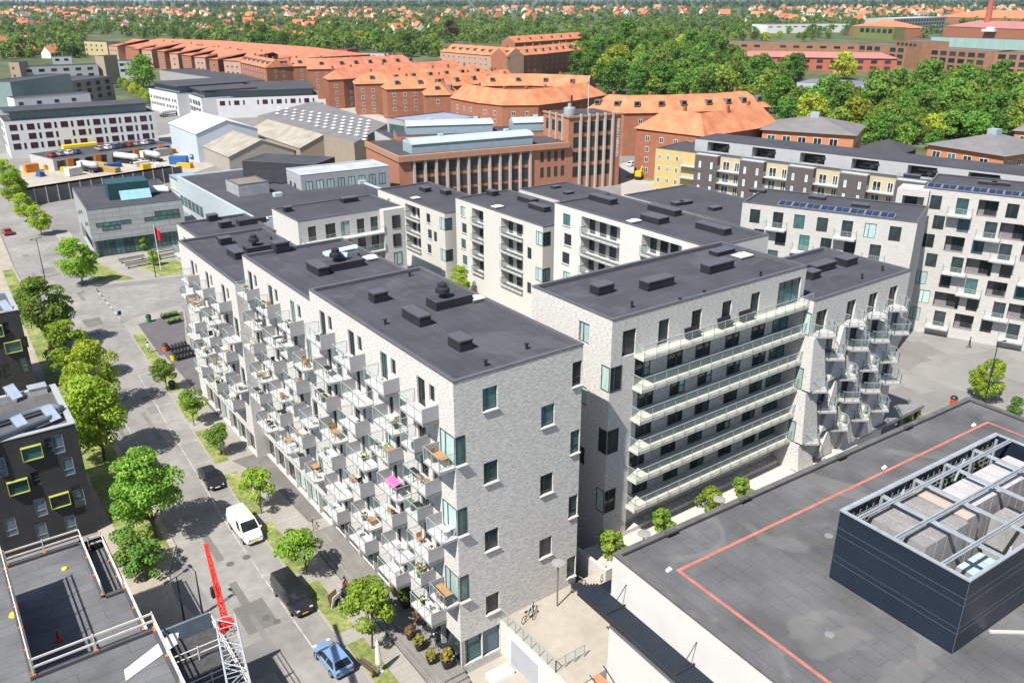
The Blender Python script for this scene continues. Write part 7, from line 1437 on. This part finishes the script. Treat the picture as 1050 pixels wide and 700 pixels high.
for (a, b, s, f, lb) in ((300, 245, 1.1, leaf_lime, 'yellowish potted plant at the deck edge, front one of two'), (275, 205, 1.1, brown_pl, 'reddish potted plant at the deck edge, rear one of two'), (420, 190, 2.0, brown_pl, 'tall dry bush in a pot below the lowest balcony'), (445, 240, 1.8, leaf_mid, 'wide dark tub with a green plant on the deck'), (385, 175, 1.3, yel_fl, 'potted plant with pale flowers left of the tall dry bush'), (470, 435, 1.1, red_fl, 'potted plant with red flowers on the deck'), (525, 500, 1.2, yel_fl, 'potted plant with yellow flowers in the middle of the deck edge'), (595, 580, 1.1, yel_fl, 'potted plant with orange-yellow flowers on the deck'), (690, 605, 1.4, yel_fl, 'widest potted plant with yellow flowers at the deck end'), (525, 345, 1.3, red_fl, 'potted shrub against the shop window'), (510, 300, 1.2, leaf_lime, 'lime green potted plant against the shop window')):
    x, y = U(*zz4(a, b), .62); pot(x, min(max(y, -.6), 30), .62 if x > -1.9 else .3, s, dark_pot, f, lb)
def table_set(x, y, z, label, c=None):
    t = thing('cafe_table', label, 'table', (x, y, z), random.uniform(0, 3), 'tables on the deck'); c = c or darkmetal
    MB()._lathe((0, 0, .70), [(.05, 0), (.36, .01), (.36, .04), (.05, .045)], 14, 0).build('tabletop', c, t); MB().tube([(0, 0, 0), (0, 0, .7)], .03, 6).build('post', c, t); MB()._lathe((0, 0, 0), [(.22, 0), (.2, .03), (.03, .06)], 10, 0).build('foot', c, t)
CH = {}
def chair_mesh(c):
    if c not in CH:
        b = MB().box(-.22, .22, -.22, .22, .42, .47).box(-.22, .22, .18, .22, .47, .9)
        for sx_ in (-1, 1):
            for sy_ in (-1, 1): b.box(sx_*.2-.02, sx_*.2+.02, sy_*.2-.02, sy_*.2+.02, 0, .42)
        CH[c] = b.mesh('chair', c)
    return CH[c]
for i, (a, b) in enumerate(((600, 420), (680, 520))):
    x, y = U(*zz4(a, b), .65); table_set(x, y, .62, ['small black round table on the deck, farther one', 'small black round table on the deck, nearer one'][i])
    for k, (dx_, dy_, r_) in enumerate(((-.1, .75, 0), (.1, -.75, PI))): tag(put('chair', chair_mesh(darkmetal), None, (x+dx_, y+dy_, .62), r_), f'black chair at the {["farther", "nearer"][i]} deck table, {["far", "near"][k]} side', 'chair', 'chairs on the deck')
# ---------------------------------------------------------------- what stands on the balconies
wood = M('teak', (.36, .20, .09), .7, .15, 3); white_pl = M('white_plastic', (.72, .72, .70), .5, .04, 2); pink = M('pink_cloth', (.55, .12, .32), .8, .08, 2)
tb = {}
def table_mesh(c, w=.9, d=.6):
    if (c, w) not in tb:
        b = MB().box(-w/2, w/2, -d/2, d/2, .68, .73)
        for sx_ in (-1, 1):
            for sy_ in (-1, 1): b.box(sx_*(w/2-.05)-.025, sx_*(w/2-.05)+.025, sy_*(d/2-.05)-.025, sy_*(d/2-.05)+.025, 0, .68)
        tb[(c, w)] = b.mesh('balcony_table', c)
    return tb[(c, w)]
rng_ = np.random.default_rng(5); pm_ = []
for f in (leaf_mid, leaf_lime, red_fl, yel_fl):
    v = leaf_arrays([((0, 0, .55), (.3, .3, .28))], 70, .16, rng_); me = quads_mesh('balcony_plant', v, f); pm_.append(me)
bx = {}
def box_mesh(c):
    if c not in bx: bx[c] = MB().box(-.35, .35, -.22, .22, 0, .45).box(-.37, .37, -.24, .24, .451, .5).mesh('storage_box', c)
    return bx[c]
HN_ = {id(A1): 'gable house', id(A2): 'middle house', id(A3): 'third house'}
random.seed(31)
for (h, fi, si, a, b, z) in BAL_SPOTS:
    where = f'on {HN_[id(h)]}, balcony {si+1} from near end, floor {fi+1} from top'
    n = random.choices((0, 1, 2, 3), (1, 4, 4, 2))[0]; slots = random.sample([.25, .5, .78], min(n, 3))
    for q in slots:
        Y = a+(b-a)*q; X = h.x-random.uniform(.45, .9); kd = random.choices(('c', 't', 'p', 'b'), (5, 3, 4, 1))[0]
        if kd == 'c': c, n_ = random.choice(((white_pl, 'white'), (darkmetal, 'dark'), (wood, 'wooden'), (white_pl, 'white'))); o = put('chair', chair_mesh(c), None, (X, Y, z+.005), random.choice((0, PI, PI/2))+random.uniform(-.3, .3)); tag(o, f'{n_} chair, {["near", "middle", "far"][[.25, .5, .78].index(q)]}, '+where, 'chair', 'balcony chairs')
        if kd == 't': c, n_ = random.choice(((wood, 'wooden'), (white_pl, 'white'), (darkmetal, 'dark'))); tag(put('balcony_table', table_mesh(c), None, (X, Y, z+.005), random.choice((0, PI/2))), f'small {n_} table, {["near", "middle", "far"][[.25, .5, .78].index(q)]}, '+where, 'table', 'balcony tables')
        if kd == 'p':
            k = random.randrange(4); o = thing('potted_plant', f'{["green", "lime green", "red flowering", "yellow flowering"][k]} plant, {["near", "middle", "far"][[.25, .5, .78].index(q)]}, '+where, 'potted plant', (X, Y, z+.005), 0, 'balcony plants')
            if 'balcony_pot' not in CH: CH['balcony_pot'] = MB()._lathe((0, 0, 0), [(.16, 0), (.22, .34), (.05, .32)], 10, 0).mesh('pot', dark_pot)
            put('pot', CH['balcony_pot'], o); put('foliage', pm_[k], o)
        if kd == 'b': c, n_ = random.choice(((darkmetal, 'dark'), (wood, 'brown'), (white_pl, 'white'))); tag(put('storage_box', box_mesh(c), None, (X, Y, z+.005), random.choice((0, PI/2))), f'{n_} box, {["near", "middle", "far"][[.25, .5, .78].index(q)]}, '+where, 'box', 'balcony boxes')
x, y = UP(402, 497, 0, -.9)[1:]; y = max(f for f in FL if f < y-.3); tag(MB().obox((0, 0, .9), (.4, 0, .1), (0, .75, 0), (0, 0, .02)).box(-.03, .03, -.6, -.54, 0, .85).box(-.03, .03, .54, .6, 0, .85).build('drying_rack', pink, None, loc=(-.85, x, y+.005)), 'bright pink cloth over a rack on a corner house balcony', 'drying rack')
tag(MB().box(-.3, .3, -.8, .8, .75, .95, 0, 1).box(-.28, .28, -.78, .78, 0, .749).build('outdoor_bar', [darkmetal, wood], None, loc=(-.75, 1.0, 6.765)), 'black outdoor bar with an orange-brown top on the lowest corner balcony', 'bar')
tag(put('balcony_table', table_mesh(wood, 1.2, .8), None, (-.7, .9, 18.505), PI/2), 'wooden table on the topmost corner balcony of the gabled house', 'table'); tag(put('chair', chair_mesh(wood), None, (-.7, 1.75, 18.505), 0), 'wooden chair on the topmost corner balcony of the gabled house', 'chair')
for i, (u, w_) in enumerate(((9.3, 1.7), (13.5, 1.7), (16.4, 1.7))): bench(Bx+u, By-.35, 21.425, 0, f'{ORD[i+1]} dark bench from the left on the top gallery', w_, darkmetal)
# ---------------------------------------------------------------- air
hz_m = bpy.data.materials.new('haze_air'); hz_m.use_nodes = True; nt = hz_m.node_tree; nt.nodes.remove(nt.nodes['Principled BSDF']); vv = nt.nodes.new('ShaderNodeVolumePrincipled'); vv.inputs['Color'].default_value = (.74, .85, 1., 1); vv.inputs['Density'].default_value = .000032; vv.inputs['Anisotropy'].default_value = .2; nt.links.new(vv.outputs[0], nt.nodes['Material Output'].inputs['Volume'])
setting(MB().box(-8800, 15800, -2800, 15800, -1, 62).build('haze', hz_m), 'stuff')
# ---------------------------------------------------------------- light, sky, output
SUN_DIR = Vector((2.92, .95, -4.2)).normalized()
sl = bpy.data.lights.new('sun', 'SUN'); sl.energy = 4.9; sl.angle = R(.55); sl.color = (1., .955, .89)
so = bpy.data.objects.new('sun', sl); COL.objects.link(so); so.location = (-60, -40, 120); so.rotation_euler = SUN_DIR.to_track_quat('-Z', 'Y').to_euler()
w = bpy.data.worlds.new('World'); S.world = w; w.use_nodes = True; nt = w.node_tree; bg = nt.nodes['Background']
sk = nt.nodes.new('ShaderNodeTexSky'); sk.sky_type = 'NISHITA'; sk.sun_disc = False
el = math.asin(-SUN_DIR.z); sk.sun_elevation = el; sk.sun_rotation = math.atan2(-SUN_DIR.x, -SUN_DIR.y); sk.air_density = 1.; sk.dust_density = .8; sk.ozone_density = 1.
nt.links.new(sk.outputs['Color'], bg.inputs['Color']); bg.inputs['Strength'].default_value = .086
S.view_settings.view_transform = 'Standard'; S.view_settings.look = 'None'; S.view_settings.gamma = 1; S.view_settings.use_curve_mapping = False
S.view_settings.exposure = .70
S.cycles.max_bounces = 5; S.cycles.diffuse_bounces = 2; S.cycles.glossy_bounces = 2; S.cycles.transparent_max_bounces = 10; S.cycles.transmission_bounces = 2
S.cycles.use_denoising = True; S.cycles.sample_clamp_indirect = 6
